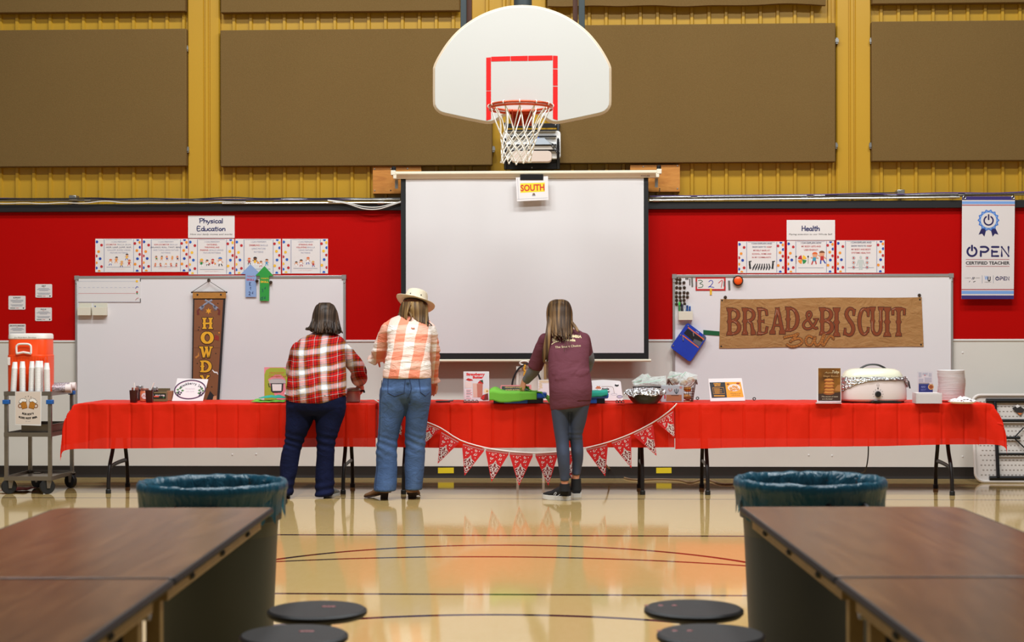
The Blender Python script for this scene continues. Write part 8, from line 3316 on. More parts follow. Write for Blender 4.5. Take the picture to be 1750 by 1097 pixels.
def sole_shoe(name, par, heel, toe, m_up, m_sole, h_up, half=0.042, heel_block=None, thick=0.02, label=None, detail=None):
    """shoe lying along heel->toe on the floor"""
    d = (toe - heel)
    L = d.length
    f = d.normalized()
    rot = Matrix((V3((f.y, -f.x, 0)), f, V3((0, 0, 1)))).transposed()
    Q = lambda x, y, z: V3((heel.x, heel.y, 0)) + rot @ V3((x, y, z))
    z0 = (heel_block or 0) * 1.0
    up = MB(m_up)
    rings_ = [(0.02, 0.75, 0.80), (0.10, 0.92, 0.95), (0.25, 0.95, 1.0), (0.45, 0.88, 0.78), (0.65, 1.0, 0.50), (0.82, 0.95, 0.40), (0.94, 0.66, 0.30), (1.0, 0.20, 0.16)]
    vs, N = [], 16
    for t, w_, h_ in rings_:
        lift = z0 * max(0, 1 - t / 0.75) + thick * 0.6
        for j in range(N):
            a = 2 * PI * j / N
            vs.append(Q(half * w_ * math.cos(a), L * t, lift + (h_up * h_ * 0.5) * (1 + math.sin(a))))
    k = len(rings_)
    up.add(vs, [(i * N + j, i * N + (j + 1) % N, (i + 1) * N + (j + 1) % N, (i + 1) * N + j) for i in range(k - 1) for j in range(N)] + [tuple(reversed(range(N))), tuple(range((k - 1) * N, k * N))])
    o = obj(name, up, par, label, sharp=60)
    so = MB(m_sole)
    out = []
    for t, w_ in ((0.0, 0.55), (0.04, 0.85), (0.2, 1.0), (0.45, 0.86), (0.7, 1.06), (0.88, 0.9), (0.97, 0.5), (1.015, 0.0)):
        out.append((t, w_))
    ptsL = [(half * w_, L * t) for t, w_ in out] + [(-half * w_, L * t) for t, w_ in out[::-1][1:]]
    n = len(ptsL)
    lo = [Q(x, y, 0.0008 + z0 * max(0, 1 - y / L / 0.75) + (0.018 * max(0, y / L - 0.75) * 2)) for x, y in ptsL]
    hi = [p + V3((0, 0, thick)) for p in lo]
    so.add(lo + hi, [tuple(reversed(range(n))), tuple(range(n, 2 * n))] + [(i, (i + 1) % n, (i + 1) % n + n, i + n) for i in range(n)])
    obj('sole', so, o)
    if heel_block:
        hb = MB(m_sole)
        hb.rings([(Q(0, 0.030 + 0.004, 0.0008), half * 0.72, 0.030), (Q(0, 0.032, z0 * 0.6), half * 0.74, 0.031), (Q(0, 0.035, z0 + 0.004), half * 0.85, 0.036)], 18, pw=3)
        obj('heel', hb, o)
    return o


# ---------------------------------------------------------------- person in the plaid shirt
def person_plaid():
    YH = -1.80
    foot = PZ(556, 848, 0)
    th = thing('person', V3((foot.x - 0.1, YH, 0)), 'person with dark hair in a red plaid shirt and dark jeans at the table', 'person')
    tor = [(489, 592, 688, -1.80, .165), (488.5, 592, 674, -1.80, .175), (491, 591, 655, -1.78, .17), (495.5, 590, 633, -1.74, .155), (500.5, 589.5, 613, -1.70, .148), (503, 592, 598, -1.66, .14), (508, 592, 587, -1.62, .125), (517, 583, 577, -1.58, .10), (533, 572, 569, -1.54, .07), (541, 566, 562, -1.52, .055)]
    shR, elR, wrR = PY(582, 597, -1.61), PY(612.5, 633, -1.50), PY(614, 651, -1.34)
    haR = PY(618, 657, -1.30)
    shL, elL, wrL = PY(511, 597, -1.61), PY(502, 631, -1.47), PY(508, 652, -1.26)
    hd = PY(555, 548, -1.46)
    face, up = V3((0.05, 0.85, -0.52)), V3((0, 0.5, 0.85))
    legL = [(489, 540, 694, -1.79, .14), (489, 537, 712, -1.79, .115), (488, 529, 732, -1.80, .10), (486.5, 519, 754, -1.80, .083), (481, 512, 777, -1.81, .08), (478.5, 509, 800, -1.82, .075), (479, 503.5, 820, -1.83, .075), (483, 501, 838, -1.84, .08), (484, 500, 846, -1.84, .08)]
    legR = [(537, 592, 694, -1.79, .14), (538.5, 588, 712, -1.79, .115), (540, 580.5, 732, -1.80, .10), (542, 573, 755, -1.80, .083), (541.5, 571.5, 777, -1.80, .078), (540, 571, 800, -1.80, .075), (538.5, 571, 825, -1.80, .078), (538.5, 569.5, 843, -1.80, .085), (539, 568, 847.5, -1.80, .085)]
    # body
    b = MB()
    b.rings(interp(ringpx(tor, -0.016)), 28)
    for lg in (legL, legR):
        b.rings(interp(ringpx(lg, -0.018)), 18)
    limb(b, [shR, elR, wrR], [.05, .044, .030])
    limb(b, [shL, elL, wrL], [.05, .044, .030])
    b.tube([PY(554, 572, -1.55), PY(555, 560, -1.50), hd - V3((0, 0.02, 0.05))], [.058, .054, .05], 14)
    head_mesh(b, hd, face, up)
    hand_mesh(b, wrR + (haR - wrR).normalized() * 0.03, V3((0.05, 0.42, -0.9)), V3((0.85, -0.45, 0.1)), 1, 0.75, 1.0)
    hand_mesh(b, wrL + V3((0.0, 0.03, -0.01)), V3((0.2, 0.75, -0.5)), V3((-0.4, 0.2, 0.9)), -1, 0.5, 1.0)
    body = obj('body', remesh(b, 0.0065, 2).use(SKINM), th, sharp=180)
    eyes_on(body, hd, face, up)
    # shirt
    s = MB()
    s.rings(interp(ringpx(tor, 0.002)), 36)
    cuffR = wrR.lerp(elR, 0.22)
    limb(s, [shR, shR.lerp(elR, 0.5) + V3((0.012, 0, 0)), elR, cuffR], [.072, .070, .067, .066], 16)
    limb(s, [shL, elL, wrL.lerp(elL, 0.25)], [.066, .064, .062], 16)
    s.tube([cuffR + (cuffR - elR) * 0.05, cuffR - (cuffR - elR) * 0.28], .071, 16)
    hem = PY(540, 690, -1.62)

    def ex(v, n):
        d = 0.0
        d += 0.010 * seg_band(v, PY(500, 640, -1.9), PY(532, 628, -1.9), 0.02)
        d -= 0.012 * seg_band(v, PY(500, 643, -1.9), PY(530, 632, -1.9), 0.015)
        return d
    shirt = remesh(s, 0.0085, 4, fold_fn(0.007, 5.5, 9.0, 3.0, ex))
    shirt.use(plaid())
    # shirt tails: longer at the back middle
    for i, v in enumerate(shirt.v):
        if v.z < PY(540, 680, -1.8).z + 0.02:
            px = (v.x - PY(488, 690, -1.8).x) / (PY(592, 690, -1.8).x - PY(488, 690, -1.8).x)
            v.z += 0.050 * (abs(px - 0.42) * 2) ** 2 - 0.004
    obj('shirt', shirt, th, 'red plaid flannel shirt', sharp=180)
    # jeans
    j = MB()
    j.rings(interp(ringpx([(489, 592, 676, -1.80, .165), (488.5, 592, 690, -1.80, .168), (489, 591, 702, -1.795, .150), (500, 580, 709, -1.79, .11)], -0.004)), 32)
    for lg in (legL, legR):
        j.rings(interp(ringpx(lg, 0.0)), 22)
    kneeL, kneeR = PY(503, 754, -1.9), PY(557, 755, -1.9)

    def ex2(v, n):
        d = 0
        for c in (kneeL, kneeR):
            if abs(v.x - c.x) < 0.12:
                d += 0.0045 * math.exp(-((v.z - c.z) / 0.07) ** 2) * math.sin((v.z + 0.35 * v.x) * 105 + 3 * noise.noise(v * 6))
        for c in (PY(490, 838, -1.8), PY(554, 838, -1.8)):
            if abs(v.x - c.x) < 0.12:
                d += 0.005 * math.exp(-((v.z - c.z) / 0.08) ** 2) * math.sin((v.z - 0.2 * v.x) * 90)
        return d
    obj('jeans', remesh(j, 0.009, 3, fold_fn(0.004, 5, 6, 8.0, ex2)).use(DARKD), th, 'dark navy jeans', sharp=180)
    HM = hair_mat('dark_brown_hair', C(36, 26, 20), C(62, 48, 38), C(98, 78, 62))
    rows = [(549, 563, 517, -1.50, .03), (541, 570, 521, -1.50, .07), (537, 574, 528, -1.50, .095), (534.5, 577, 537, -1.50, .108), (533, 578.5, 547, -1.51, .112), (531, 580, 556, -1.53, .11), (528, 581.5, 562, -1.55, .105), (532, 583, 567, -1.57, .085), (545, 580, 569.5, -1.58, .05)]
    st = []
    rnd = random.Random(4)
    for k in range(34):
        a = -1.1 + 2.2 * k / 33
        x0, x1 = 555 + 9 * math.sin(a), 556 + 25.5 * math.sin(a)
        yb = 566 + rnd.uniform(-5, 4) + (2.5 if a > 0.3 else 0)
        st.append(([(x0, 518.5, -1.50 - 0.03 * math.cos(a)), (556 + 20 * math.sin(a), 532, -1.50 - 0.105 * math.cos(a)), (556 + 23 * math.sin(a), 548, -1.505 - 0.122 * math.cos(a)), (x1 + rnd.uniform(-1, 1), yb - 6, -1.55 - 0.118 * math.cos(a)), (x1 + rnd.uniform(-2, 2), yb, -1.585 - 0.09 * math.cos(a))], 0.013))
    for k, (dx, dy) in enumerate(((0, 0), (2, 2.5), (4, -1.5), (7, 3), (-1, 2))):
        st.append(([(536, 545, -1.58), (532, 555, -1.60), (528 + dx * 0.5, 561 + dy * 0.5, -1.61), (522.5 + dx, 560.5 + dy, -1.60)], 0.012))
    for k in range(4):
        st.append(([(577, 548, -1.58), (580, 560, -1.60), (583 + k, 568 + k * 0.7, -1.60)], 0.010))
    hair_shell(rows, HM, th, st, 3, 'dark brown shoulder length hair')
    SH = M('grey_shoe', C(120, 122, 118), 0.6)
    for (hx, hy), (tx, ty) in (((486, 851), (489, 840)), ((559, 850), (583, 843))):
        h_ = PZ(hx, hy, 0)
        t_ = PZ(tx, ty, 0)
        d = (t_ - h_)
        t_ = h_ + d.normalized() * 0.245
        sole_shoe('shoe', th, h_, t_, SH if hx > 500 else M('dark_shoe', C(30, 28, 30), 0.6), M('pale_sole', C(190, 190, 184), 0.6) if hx > 500 else M('dark_shoe', C(30, 28, 30), 0.6), 0.085, label='grey shoe' if hx > 500 else 'dark shoe')


person_plaid()


# ---------------------------------------------------------------- person in the gingham shirt and hat
def person_hat():
    YH = -1.90
    th = thing('person', V3((PZ(690, 851, 0).x, YH, 0)), 'person in a cream felt hat, coral checked shirt and blue jeans standing between two others', 'person')
    tor = [(654.5, 736.5, 646, -1.90, .150), (655, 736.5, 638, -1.90, .150), (658, 735, 622, -1.89, .145), (661, 734, 607, -1.87, .135), (662.5, 735.5, 590, -1.84, .135), (662, 737, 575, -1.80, .135), (660, 739, 562, -1.77, .13), (659, 737, 552, -1.74, .115), (669, 728, 544, -1.71, .09), (684, 715, 538, -1.69, .062), (691, 711, 531, -1.67, .053)]
    shL, elL, wrL = PY(663, 562, -1.75), PY(648, 601, -1.66), PY(653, 612, -1.42)
    shR, elR, wrR = PY(733, 564, -1.75), PY(742, 604, -1.68), PY(741.5, 646, -1.52)
    hd = PY(707, 527, -1.62)
    face, up = V3((-0.05, 0.84, -0.52)), V3((0.15, 0.5, 0.85))
    legL = [(650, 700, 664, -1.90, .145), (649, 698, 682, -1.90, .14), (648, 694, 700, -1.90, .118), (647, 684, 730, -1.90, .10), (643.5, 679, 760, -1.90, .092), (643, 678.5, 790, -1.91, .092), (641, 678, 815, -1.92, .10), (638.8, 677, 836, -1.93, .11), (638.7, 676.5, 838.5, -1.93, .11)]
    legR = [(688, 737, 664, -1.90, .145), (693, 736, 682, -1.90, .14), (695, 733, 700, -1.89, .115), (692.5, 729, 730, -1.88, .098), (692.5, 726.8, 760, -1.87, .09), (691.5, 725, 790, -1.87, .09), (692.5, 723, 815, -1.87, .095), (693, 721, 834, -1.87, .10), (693, 720.5, 836.5, -1.87, .10)]
    b = MB()
    b.rings(interp(ringpx(tor, -0.016)), 28)
    for lg in (legL, legR):
        b.rings(interp(ringpx(lg, -0.02)), 18)
    limb(b, [shL, elL, wrL], [.048, .042, .028])
    limb(b, [shR, elR, wrR], [.048, .040, .028])
    b.tube([PY(700, 541, -1.70), PY(702, 533, -1.66), hd - V3((0, 0.02, 0.05))], [.056, .052, .05], 14)
    head_mesh(b, hd, face, up)
    hand_mesh(b, wrR + V3((0, 0.03, -0.02)), V3((-0.12, 0.62, -0.75)), V3((0.6, 0.3, 0.7)), 1, 0.4)
    hand_mesh(b, wrL + V3((0.0, 0.03, 0)), V3((0.25, 0.9, -0.2)), V3((-0.2, 0.2, 0.95)), -1, 0.5)
    body = obj('body', remesh(b, 0.0065, 2).use(SKINM), th, sharp=180)
    eyes_on(body, hd, face, up)
    s = MB()
    s.rings(interp(ringpx(tor, 0.001)), 36)
    limb(s, [shL, shL.lerp(elL, 0.5), elL, wrL.lerp(elL, 0.35)], [.060, .062, .060, .052], 16)
    limb(s, [shR, shR.lerp(elR, 0.5) + V3((0.01, 0, 0)), elR, wrR], [.062, .050, .046, .034], 16)
    c1_, c2_ = PY(642, 607, -1.62), PY(637, 616, -1.58)
    s.tube([c1_, c1_.lerp(c2_, 0.5), c2_], [.030, .038, .052], 14)
    c3_, c4_ = wrR + V3((0, 0, 0.02)), wrR + V3((0.012, 0.02, -0.035))
    s.tube([c3_, c3_.lerp(c4_, 0.5), c4_], [.030, .034, .046], 14)

    def ex(v, n):
        d = 0
        for y0, k in ((560, 1), (577, 1.2), (585, -0.8), (592, 1.2), (600, -0.8), (607, 1.2), (616, 1), (628, 0.7)):
            z = PY(700, y0, -2.02).z + 0.15 * (v.x - PY(700, 600, -2).x) * (1 if k > 0 else -0.6)
            z += 0.012 * noise.noise(V3((v.x * 8, y0, 0)))
            d += 0.0075 * k * math.exp(-((v.z - z) / 0.012) ** 2) * (0.6 + noise.noise(V3((v.x * 6, y0 * 2.0, 3))))
        return d
    shirt = remesh(s, 0.0085, 3, fold_fn(0.005, 5, 11, 4.0, ex)).use(gingham())
    obj('shirt', shirt, th, 'coral and white checked shirt', sharp=180)
    w = MB(M('coral_cotton', C(240, 150, 124), 0.8))
    p = PY(705.5, 561.5, -1.905)
    w.tube([p + V3((-0.012, 0, 0.008)), p, p + V3((0.014, 0, 0.006))], 0.006, 6)
    obj('locker_loop', w, th)
    j = MB()
    j.rings(interp(ringpx([(655, 736, 644, -1.90, .138), (653, 736.5, 655, -1.90, .142), (650.5, 736.5, 668, -1.90, .150), (650, 735, 680, -1.895, .140), (668, 720, 688, -1.89, .10)], 0.0)), 36)
    for lg in (legL, legR):
        j.rings(interp(ringpx(lg, 0.0)), 24)

    def ex2(v, n):
        d = 0
        for c, kk in ((PY(661, 764, -2), 1), (PY(709, 758, -2), 1)):
            if abs(v.x - c.x) < 0.13:
                d += 0.0035 * math.exp(-((v.z - c.z) / 0.09) ** 2) * math.sin((v.z + 0.5 * v.x * kk) * 90 + 4 * noise.noise(v * 6))
        cx = PY(698, 690, -2).x
        d -= 0.016 * math.exp(-((v.x - cx) / 0.012) ** 2) * (1 if PY(700, 690, -2).z < v.z < PY(700, 655, -2).z and n.y < 0 else 0)
        return d
    jm = remesh(j, 0.009, 3, fold_fn(0.005, 5, 5, 12.0, ex2)).use(BLUED)
    je = obj('jeans', jm, th, 'mid blue wide leg jeans', sharp=180)
    from mathutils.bvhtree import BVHTree
    tree = BVHTree.FromPolygons([tuple(v) for v in jm.v], jm.f)

    def on(px, py):
        d = ray(px, py).normalized()
        h = tree.ray_cast(CAM, d)[0]
        return (h - d * 0.003) if h else PY(px, py, -2.05)

    DST = M('denim_stitch', C(44, 58, 92), 0.9)
    pocks = [[(663.3, 645.5), (662.8, 671), (674, 677), (690.5, 671.5), (692.5, 648)], [(716.3, 648), (718.5, 670), (727, 676.5), (735.5, 669)]]
    for q in pocks:
        w = MB(DST)
        pp = []
        for a, c in zip(q[:-1], q[1:]):
            for i in range(6):
                t = i / 6
                pp.append(on(a[0] + (c[0] - a[0]) * t, a[1] + (c[1] - a[1]) * t))
        pp.append(on(*q[-1]))
        w.tube(pp, 0.0028, 5)
        obj('pocket_seam', w, je)
    w = MB(DST)
    w.tube([on(x, y) for x, y in ((700, 647), (702, 656), (703, 664), (701, 672), (697.5, 681))], 0.003, 5)
    obj('back_seam', w, je)
    w = MB(DST)
    w.tube([on(x, y) for x, y in ((652.5, 650), (650.5, 680), (649.5, 705), (649, 730), (646, 760), (645.5, 790), (643.5, 815), (641.5, 836))], 0.0026, 5)
    obj('side_seam', w, je)
    # belt glimpse
    # hair
    HM = hair_mat('streaked_blonde_hair', C(54, 38, 22), C(112, 82, 48), C(184, 148, 92))
    rows = [(693, 722, 517, -1.68, .07), (688, 729, 521, -1.68, .10), (687, 730.5, 527, -1.69, .108), (688, 730.5, 533, -1.69, .105), (690, 731, 538, -1.70, .095), (702, 731.5, 543, -1.72, .082), (708, 732, 549, -1.745, .07), (714, 732, 554, -1.765, .05), (722, 732, 557.5, -1.775, .03)]
    st = []
    rnd = random.Random(8)
    for k in range(16):
        t = k / 15
        x = 706 + 24 * t
        st.append(([(704 + 16 * t, 516, -1.775 + 0.05 * (t - .3) ** 2), (705 + 21 * t, 527, -1.80 + 0.07 * (t - .3) ** 2), (708 + 22.5 * t, 541, -1.81 + 0.07 * (t - .3) ** 2), (711 + 20.5 * t + rnd.uniform(-.8, .8), 552 + 6 * t + rnd.uniform(-3, 2), -1.835)], 0.011))
    for k in range(14):
        t = k / 13
        st.append(([(703 - 14 * t, 516, -1.775 + 0.06 * t), (699 - 14 * t, 525, -1.80 + 0.08 * t), (695 - 12 * t, 535, -1.815 + 0.08 * t), (694 - 13.5 * t + rnd.uniform(-.6, .6), 548 - 12 * t + rnd.uniform(-2, 2), -1.83 + 0.09 * t)], 0.010))
    st.append(([(699, 533, -1.81), (702.5, 540, -1.84), (702, 546, -1.845), (698.5, 547.5, -1.845)], 0.008))
    hair_shell(rows, HM, th, st, 5, 'streaked blonde hair parted over the neck')
    # hat (worn): a child of the wearer
    HT = M('cream_felt', C(240, 226, 198), 0.7, var=0.03, vs=10, bump=0.1, bs=80)
    c0 = PY(710, 517, -1.615)
    tilt = Matrix.Rotation(math.radians(9), 3, 'Y') @ Matrix.Rotation(math.radians(-20), 3, 'X')
    w = MB(HT)
    N = 56
    vs = []
    prof = [(0.166, 0.0), (0.160, 0.001), (0.135, -0.002), (0.108, -0.003), (0.098, 0.006), (0.094, 0.04), (0.090, 0.075), (0.082, 0.092), (0.060, 0.098), (0.03, 0.090), (0.004, 0.086)]
    for i, (r, z) in enumerate(prof):
        for jx in range(N):
            a = 2 * PI * jx / N
            ca, sa = math.cos(a), math.sin(a)
            zz = z
            if i < 4:
                k = (0.166 - 0.105 if i == 0 else max(0, r - 0.105)) / 0.061
                zz += k * (0.026 * ca * ca - 0.012 * sa * sa - (0.030 * max(0, ca) if ca > 0 else 0))
            if i >= 7:
                zz -= 0.020 * math.exp(-(r * ca / 0.035) ** 2) * (0.5 + 0.5 * sa)
            vs.append(c0 + tilt @ V3((r * ca, r * sa * 1.12, zz)))
    w.add(vs, [(i * N + q, i * N + (q + 1) % N, (i + 1) * N + (q + 1) % N, (i + 1) * N + q) for i in range(len(prof) - 1) for q in range(N)] + [tuple(range((len(prof) - 1) * N, len(prof) * N))])
    hat = obj('hat', w, th, 'cream felt hat with a curled brim', sharp=180, solid=0.004)
    w = MB(M('dark_hat_band', C(30, 24, 22), 0.6))
    w.tube([c0 + tilt @ V3((0.0995 * math.cos(a), 0.0995 * 1.12 * math.sin(a), -0.006)) for a in [2 * PI * i / 40 for i in range(40)]], 0.0035, 5, closed=True)
    obj('band', w, hat)
    for a in (-62, -118):
        w = MB(M('dark_hat_band', C(30, 24, 22), 0.6))
        t = math.radians(a)
        w.ball(c0 + tilt @ V3((0.094 * math.cos(t), 0.094 * 1.12 * math.sin(t), 0.038)), 0.007, n=8)
        obj('eyelet', w, hat)
    w = MB(M('dark_hat_band', C(30, 24, 22), 0.6))
    w.tube(crom([tuple(PY(x, y, yy)) for x, y, yy in ((729, 549, -1.80), (733, 552, -1.83), (737, 555, -1.80), (739.5, 559, -1.77))], 4), 0.0045, 5)
    obj('chin_cord', w, hat)
    BT = M('brown_suede', C(122, 84, 52), 0.75, var=0.12, vs=20)
    BTS = M('dark_boot_sole', C(56, 36, 24), 0.6)
    h_ = PZ(663, 852, 0)
    t_ = h_ + V3((-0.205, 0.075, 0))
    sole_shoe('boot', th, h_, t_, BT, BTS, 0.10, half=0.043, heel_block=0.045, thick=0.008, label='brown suede ankle boot pointing left')
    h_ = PZ(703.5, 852, 0)
    t_ = h_ + V3((0.01, 0.225, 0))
    sole_shoe('boot', th, h_, t_, BT, BTS, 0.10, half=0.048, heel_block=0.045, thick=0.008, label='brown suede ankle boot seen from behind')
    for x, y, yy in ((659, 838, -1.93), (703.5, 838, -1.90)):
        w = MB(BT)
        p = PY(x, y, yy)
        w.rings([(V3((p.x, p.y, z)), 0.046, 0.055) for z in (0.06, 0.16)], 18)
        obj('boot_shaft', w, th)


person_hat()


# ---------------------------------------------------------------- person in the maroon shirt
def person_maroon():
    YH = -1.96
    th = thing('person', V3((PZ(970, 853, 0).x, YH, 0)), 'person with long brown hair in a maroon printed tee shirt and leggings', 'person')
    tor = [(941.5, 1008, 697, -1.96, .145), (940, 1009.5, 685, -1.96, .150), (939, 1011.5, 668, -1.96, .152), (938.5, 1011, 655, -1.95, .145), (937.5, 1008, 637, -1.93, .130), (937, 1006, 620, -1.90, .125), (936, 1006.5, 603, -1.86, .125), (935, 1007.5, 588, -1.81, .125), (931, 1003, 577, -1.77, .115), (937, 997, 569, -1.74, .095), (946, 987, 563, -1.71, .065), (957, 975, 553, -1.68, .05)]
    shL, elL, wrL = PY(932, 581, -1.76), PY(912.5, 632, -1.66), PY(900, 649, -1.57)
    shR, elR, wrR = PY(997, 580, -1.76), PY(1005.5, 616, -1.66), PY(1000, 640, -1.38)
    hd = PY(957, 540, -1.63)
    face, up = V3((-0.25, 0.84, -0.48)), V3((0, 0.5, 0.85))
    legL = [(941.5, 976, 690, -1.96, .125), (942, 974, 703, -1.96, .112), (944.5, 973, 722, -1.96, .10), (947.5, 972.5, 742, -1.97, .085), (950, 972.5, 758, -1.98, .075), (951.5, 973.5, 774, -1.99, .075), (953.5, 974, 792, -1.99, .068), (956, 973.5, 808, -1.99, .052), (957.5, 972, 822, -1.99, .045)]
    legR = [(973, 1008, 690, -1.95, .125), (974, 1005, 703, -1.95, .112), (973, 1001, 722, -1.94, .10), (973, 995.5, 742, -1.93, .082), (974.5, 996, 756, -1.92, .075), (976, 997.2, 772, -1.92, .076), (977.5, 996.5, 788, -1.91, .066), (977.5, 993.5, 802, -1.91, .050), (977.5, 991.5, 812, -1.91, .045)]
    b = MB()
    b.rings(interp(ringpx(tor[1:], -0.022)), 28)
    b.rings(interp(ringpx(legL[:-1], -0.016)), 18)
    b.rings(interp(ringpx(legR[:-1], -0.016)), 18)
    b.rings(interp(ringpx([(957, 973, 800, -1.99, .040), (958.5, 971.5, 822, -1.99, .036), (959, 971, 826, -1.99, .036), (960, 970.5, 838, -1.99, .036)], 0)), 18)
    b.rings(interp(ringpx([(978, 993, 795, -1.91, .040), (977.5, 990.5, 812, -1.91, .036), (978, 990, 818, -1.91, .036), (978.5, 990, 834, -1.91, .036)], 0)), 18)
    limb(b, [shL, elL, wrL], [.046, .038, .027])
    limb(b, [shR, elR, wrR], [.046, .038, .027])
    b.tube([PY(966, 566, -1.72), PY(963, 554, -1.68), hd - V3((0, 0.02, 0.05))], [.055, .05, .048], 14)
    head_mesh(b, hd, face, up)
    hand_mesh(b, wrL + V3((-0.018, 0.0, -0.004)), V3((-0.25, 0.25, -0.85)), V3((-0.75, -0.55, 0.15)), 1, 0.7, 1.0)
    hand_mesh(b, wrR + V3((0, 0.03, 0)), V3((-0.2, 0.9, -0.35)), V3((0.2, 0.3, 0.9)), 1, 0.5)
    body = obj('body', remesh(b, 0.0065, 2).use(SKINM), th, sharp=180)
    eyes_on(body, hd, face, up)
    # grey sleeves of the under shirt
    for el, wr, k in ((elL, wrL, 0), (elR, wrR, 1)):
        w = MB()
        sh_ = shL if k == 0 else shR
        limb(w, [sh_.lerp(el, 0.62), el, el.lerp(wr, 0.6), wr + (wr - el).normalized() * 0.0], [.052, .050, .042, .036], 14)
        obj('undershirt_sleeve', remesh(w, 0.007, 2, fold_fn(0.004, 9, 9, 2)).use(GREYK), th, 'grey knit under sleeve', sharp=180)
    s = MB()
    s.rings(interp(ringpx(tor[:-1], 0.002)), 36)
    eL, eR = shL.lerp(elL, 0.93), shR.lerp(elR, 0.98)
    limb(s, [shL, shL.lerp(elL, 0.45)], [.058, .060], 18)
    s.tube([shL.lerp(elL, 0.2), shL.lerp(elL, 0.5), eL], [.062, .062, .064], 18)
    limb(s, [shR, shR.lerp(elR, 0.5)], [.058, .056], 18)
    s.tube([shR.lerp(elR, 0.2), shR.lerp(elR, 0.6), eR], [.056, .055, .055], 18)

    def ex(v, n):
        d = 0
        for (a, b_), k in ((((950, 648), (985, 632)), 1), (((945, 640), (975, 622)), .8), (((985, 640), (1006, 634)), 1.2), (((955, 632), (990, 620)), -.8)):
            d += 0.006 * k * seg_band(V3((v.x, 0, v.z)), V3((PY(a[0], a[1], -2.05).x, 0, PY(a[0], a[1], -2.05).z)), V3((PY(b_[0], b_[1], -2.05).x, 0, PY(b_[0], b_[1], -2.05).z)), 0.012)
        return d
    tm = remesh(s, 0.0085, 4, fold_fn(0.0022, 4, 6, 6.0, ex)).use(MAR)
    xl_, xr_ = PY(941, 697, -2).x, PY(1008, 697, -2).x
    for v in tm.v:
        if v.z < PY(975, 685, -2).z:
            v.z += 0.022 * ((v.x - xl_) / (xr_ - xl_) * 2 - 1)
    tee = obj('tee_shirt', tm, th, 'maroon tee shirt with a cream back print', sharp=180)
    # back print follows the cloth
    from mathutils.bvhtree import BVHTree
    tree = BVHTree.FromPolygons([tuple(v) for v in tm.v], tm.f)
    f = Flat(PY(975, 580, -2.0), NW)
    CR = M('cream_shirt_print', C(226, 206, 160), 0.7)
    f.text('COLUMBIA', 977.5, 574.3, 4.6, CR, 0, w=33, bold=0.04, rot=0.05)
    f.text('Honda', 972.5, 580.5, 4.6, CR, 0, w=22, bold=0.03, rot=0.04)
    f.text('The Smart Choice', 970.5, 591.8, 3.6, CR, 0, w=44, rot=-0.07)
    f.band([(957.5, 573), (957.5, 586)], 0.5, CR, 0)
    f.band(crom([(944, 577), (947, 583), (946, 576), (949, 583), (950, 576)], 3), 0.8, CR, 0)
    f.ring(948, 579.8, 4.2, 0.6, CR, 0, ry=4.6, n=18)
    f.band(crom([(942.5, 588.5), (948, 584.8), (955, 583)], 3), 1.2, CR, 0)
    pr = MB(CR)
    vs = []
    for v in f.v:
        d = (v - CAM).normalized()
        h = tree.ray_cast(CAM, d)[0]
        vs.append((h - d * 0.0035) if h else v)
    pr.v, pr.f, pr.mi = vs, f.f, [0] * len(f.f)
    obj('lettering', pr, tee, 'cream printed lettering', sharp=0, smooth=False)
    j = MB()
    j.rings(interp(ringpx([(942, 1008, 682, -1.955, .142), (942, 1007, 694, -1.955, .135), (950, 998, 702, -1.955, .09)], -0.004)), 32)
    for lg in (legL, legR):
        j.rings(interp(ringpx(lg, 0.0)), 20)

    def ex2(v, n):
        c = PY(984, 744, -2)
        d = 0
        if abs(v.x - c.x) < 0.07:
            d += 0.0018 * math.exp(-((v.z - c.z) / 0.04) ** 2) * math.sin(v.z * 150)
        return d
    obj('leggings', remesh(j, 0.008, 4, fold_fn(0.002, 5, 5, 2.0, ex2)).use(LEGG), th, 'slate blue leggings', sharp=180)
    HM = hair_mat('long_brown_hair', C(46, 32, 20), C(84, 60, 38), C(150, 114, 72))
    rows = [(948, 963, 511.5, -1.66, .03), (940, 971, 515, -1.66, .07), (936, 975, 522, -1.66, .095), (934, 977.5, 532, -1.67, .108), (934, 978, 543, -1.68, .112), (935.5, 979, 553, -1.71, .105), (937, 979.5, 560, -1.76, .092), (940, 980, 566, -1.80, .075), (947, 978, 571, -1.835, .055), (954, 975, 575, -1.86, .03)]
    st = []
    rnd = random.Random(12)
    for k in range(30):
        a = -1.15 + 2.3 * k / 29
        sx = math.sin(a)
        st.append(([(956 + 7 * sx, 513, -1.67 - 0.03 * math.cos(a)), (956 + 18 * sx, 526, -1.67 - 0.108 * math.cos(a)), (956.5 + 21.5 * sx, 543, -1.685 - 0.125 * math.cos(a)), (958 + 21 * sx, 558, -1.745 - 0.118 * math.cos(a)), (960 + 17 * sx + rnd.uniform(-2, 2), 568, -1.81 - 0.105 * math.cos(a)), (961 + 15 * sx + rnd.uniform(-3, 3), 576 + rnd.uniform(-4, 5), -1.86 - 0.095 * math.cos(a))], 0.011))
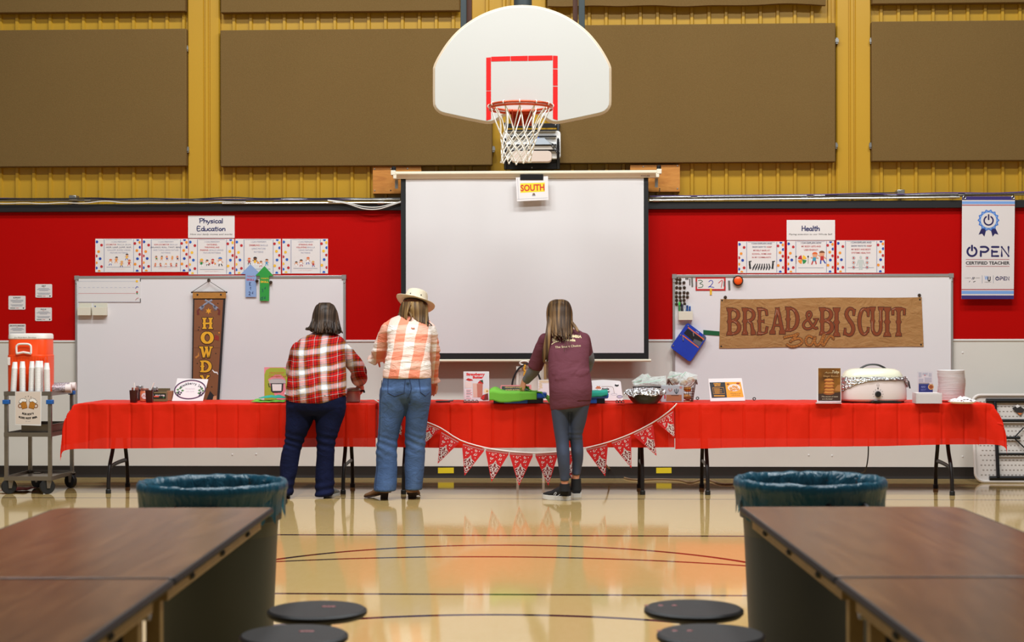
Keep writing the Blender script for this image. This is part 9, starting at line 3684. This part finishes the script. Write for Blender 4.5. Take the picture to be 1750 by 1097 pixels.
    for k in range(12):
        t = k / 11
        st.append(([(937 + 6 * t, 540, -1.76), (936 + 5 * t, 555, -1.83), (934 + 6 * t, 570, -1.885), (931 + 7 * t, 588, -1.90), (929 + 7 * t + rnd.uniform(-1, 1), 604 + rnd.uniform(-3, 6), -1.90), (928.5 + 7 * t, 617 + rnd.uniform(-5, 4), -1.88)], 0.010))
    for k in range(4):
        st.append(([(976, 548, -1.78), (981 + k, 558, -1.83), (986 + 1.6 * k, 566 + k, -1.86)], 0.008))
    for k in range(3):
        st.append(([(963 + 3 * k, 572, -1.945), (966 + 4 * k, 586, -1.975), (964 + 6 * k, 602 - 5 * k, -2.005)], 0.003))
    hair_shell(rows, HM, th, st, 9, 'long brown hair with lighter streaks')
    SK = M('black_sneaker_knit', C(24, 24, 27), 0.75, var=0.3, vs=60)
    SW = M('white_sneaker_sole', C(226, 222, 214), 0.55)
    h_ = PZ(974, 855, 0)
    d = V3((-0.20, 0.11, 0))
    s1 = sole_shoe('sneaker', th, h_, h_ + d.normalized() * 0.255, SK, SW, 0.105, half=0.044, thick=0.034, label='black sneaker with a white sole pointing left')
    f = Flat(h_ + d * 0.45 + V3((0, -0.055, 0)), (-0.35, -1, 0.25))
    ww = MB(M('white_sneaker_print', C(214, 212, 208), 0.6))
    for pts in (((946.5, 845.5), (949, 841.5), (951, 842.5), (948, 848), (950.5, 849)), ((952, 848.5), (957, 844.5))):
        f.band(crom(list(pts), 3), 0.8, M('white_sneaker_print', C(214, 212, 208), 0.6), 2)
    obj('emblem', f, s1, sharp=0, smooth=False)
    h_ = PZ(986, 850.5, 0)
    sole_shoe('sneaker', th, h_, h_ + V3((-0.035, 0.25, 0)), SK, SW, 0.105, half=0.046, thick=0.034, label='black sneaker with a white sole seen from behind')
    for x, y, yy, z0, z1 in ((965, 830, -1.985, 0.08, PY(965, 822.5, -1.99).z - 0.02), (984.5, 828, -1.905, 0.08, PY(984, 817, -1.91).z - 0.005)):
        w = MB(M('black_sock', C(18, 18, 20), 0.85))
        p = PY(x, y, yy)
        w.rings([(V3((p.x, p.y, z)), r, r * 1.15) for z, r in ((z0, 0.046), ((z0 + z1) / 2, 0.042), (z1, 0.040), (z1 + 0.001, 0.036))], 18)
        obj('sock', w, th, 'black ankle sock')


person_maroon()
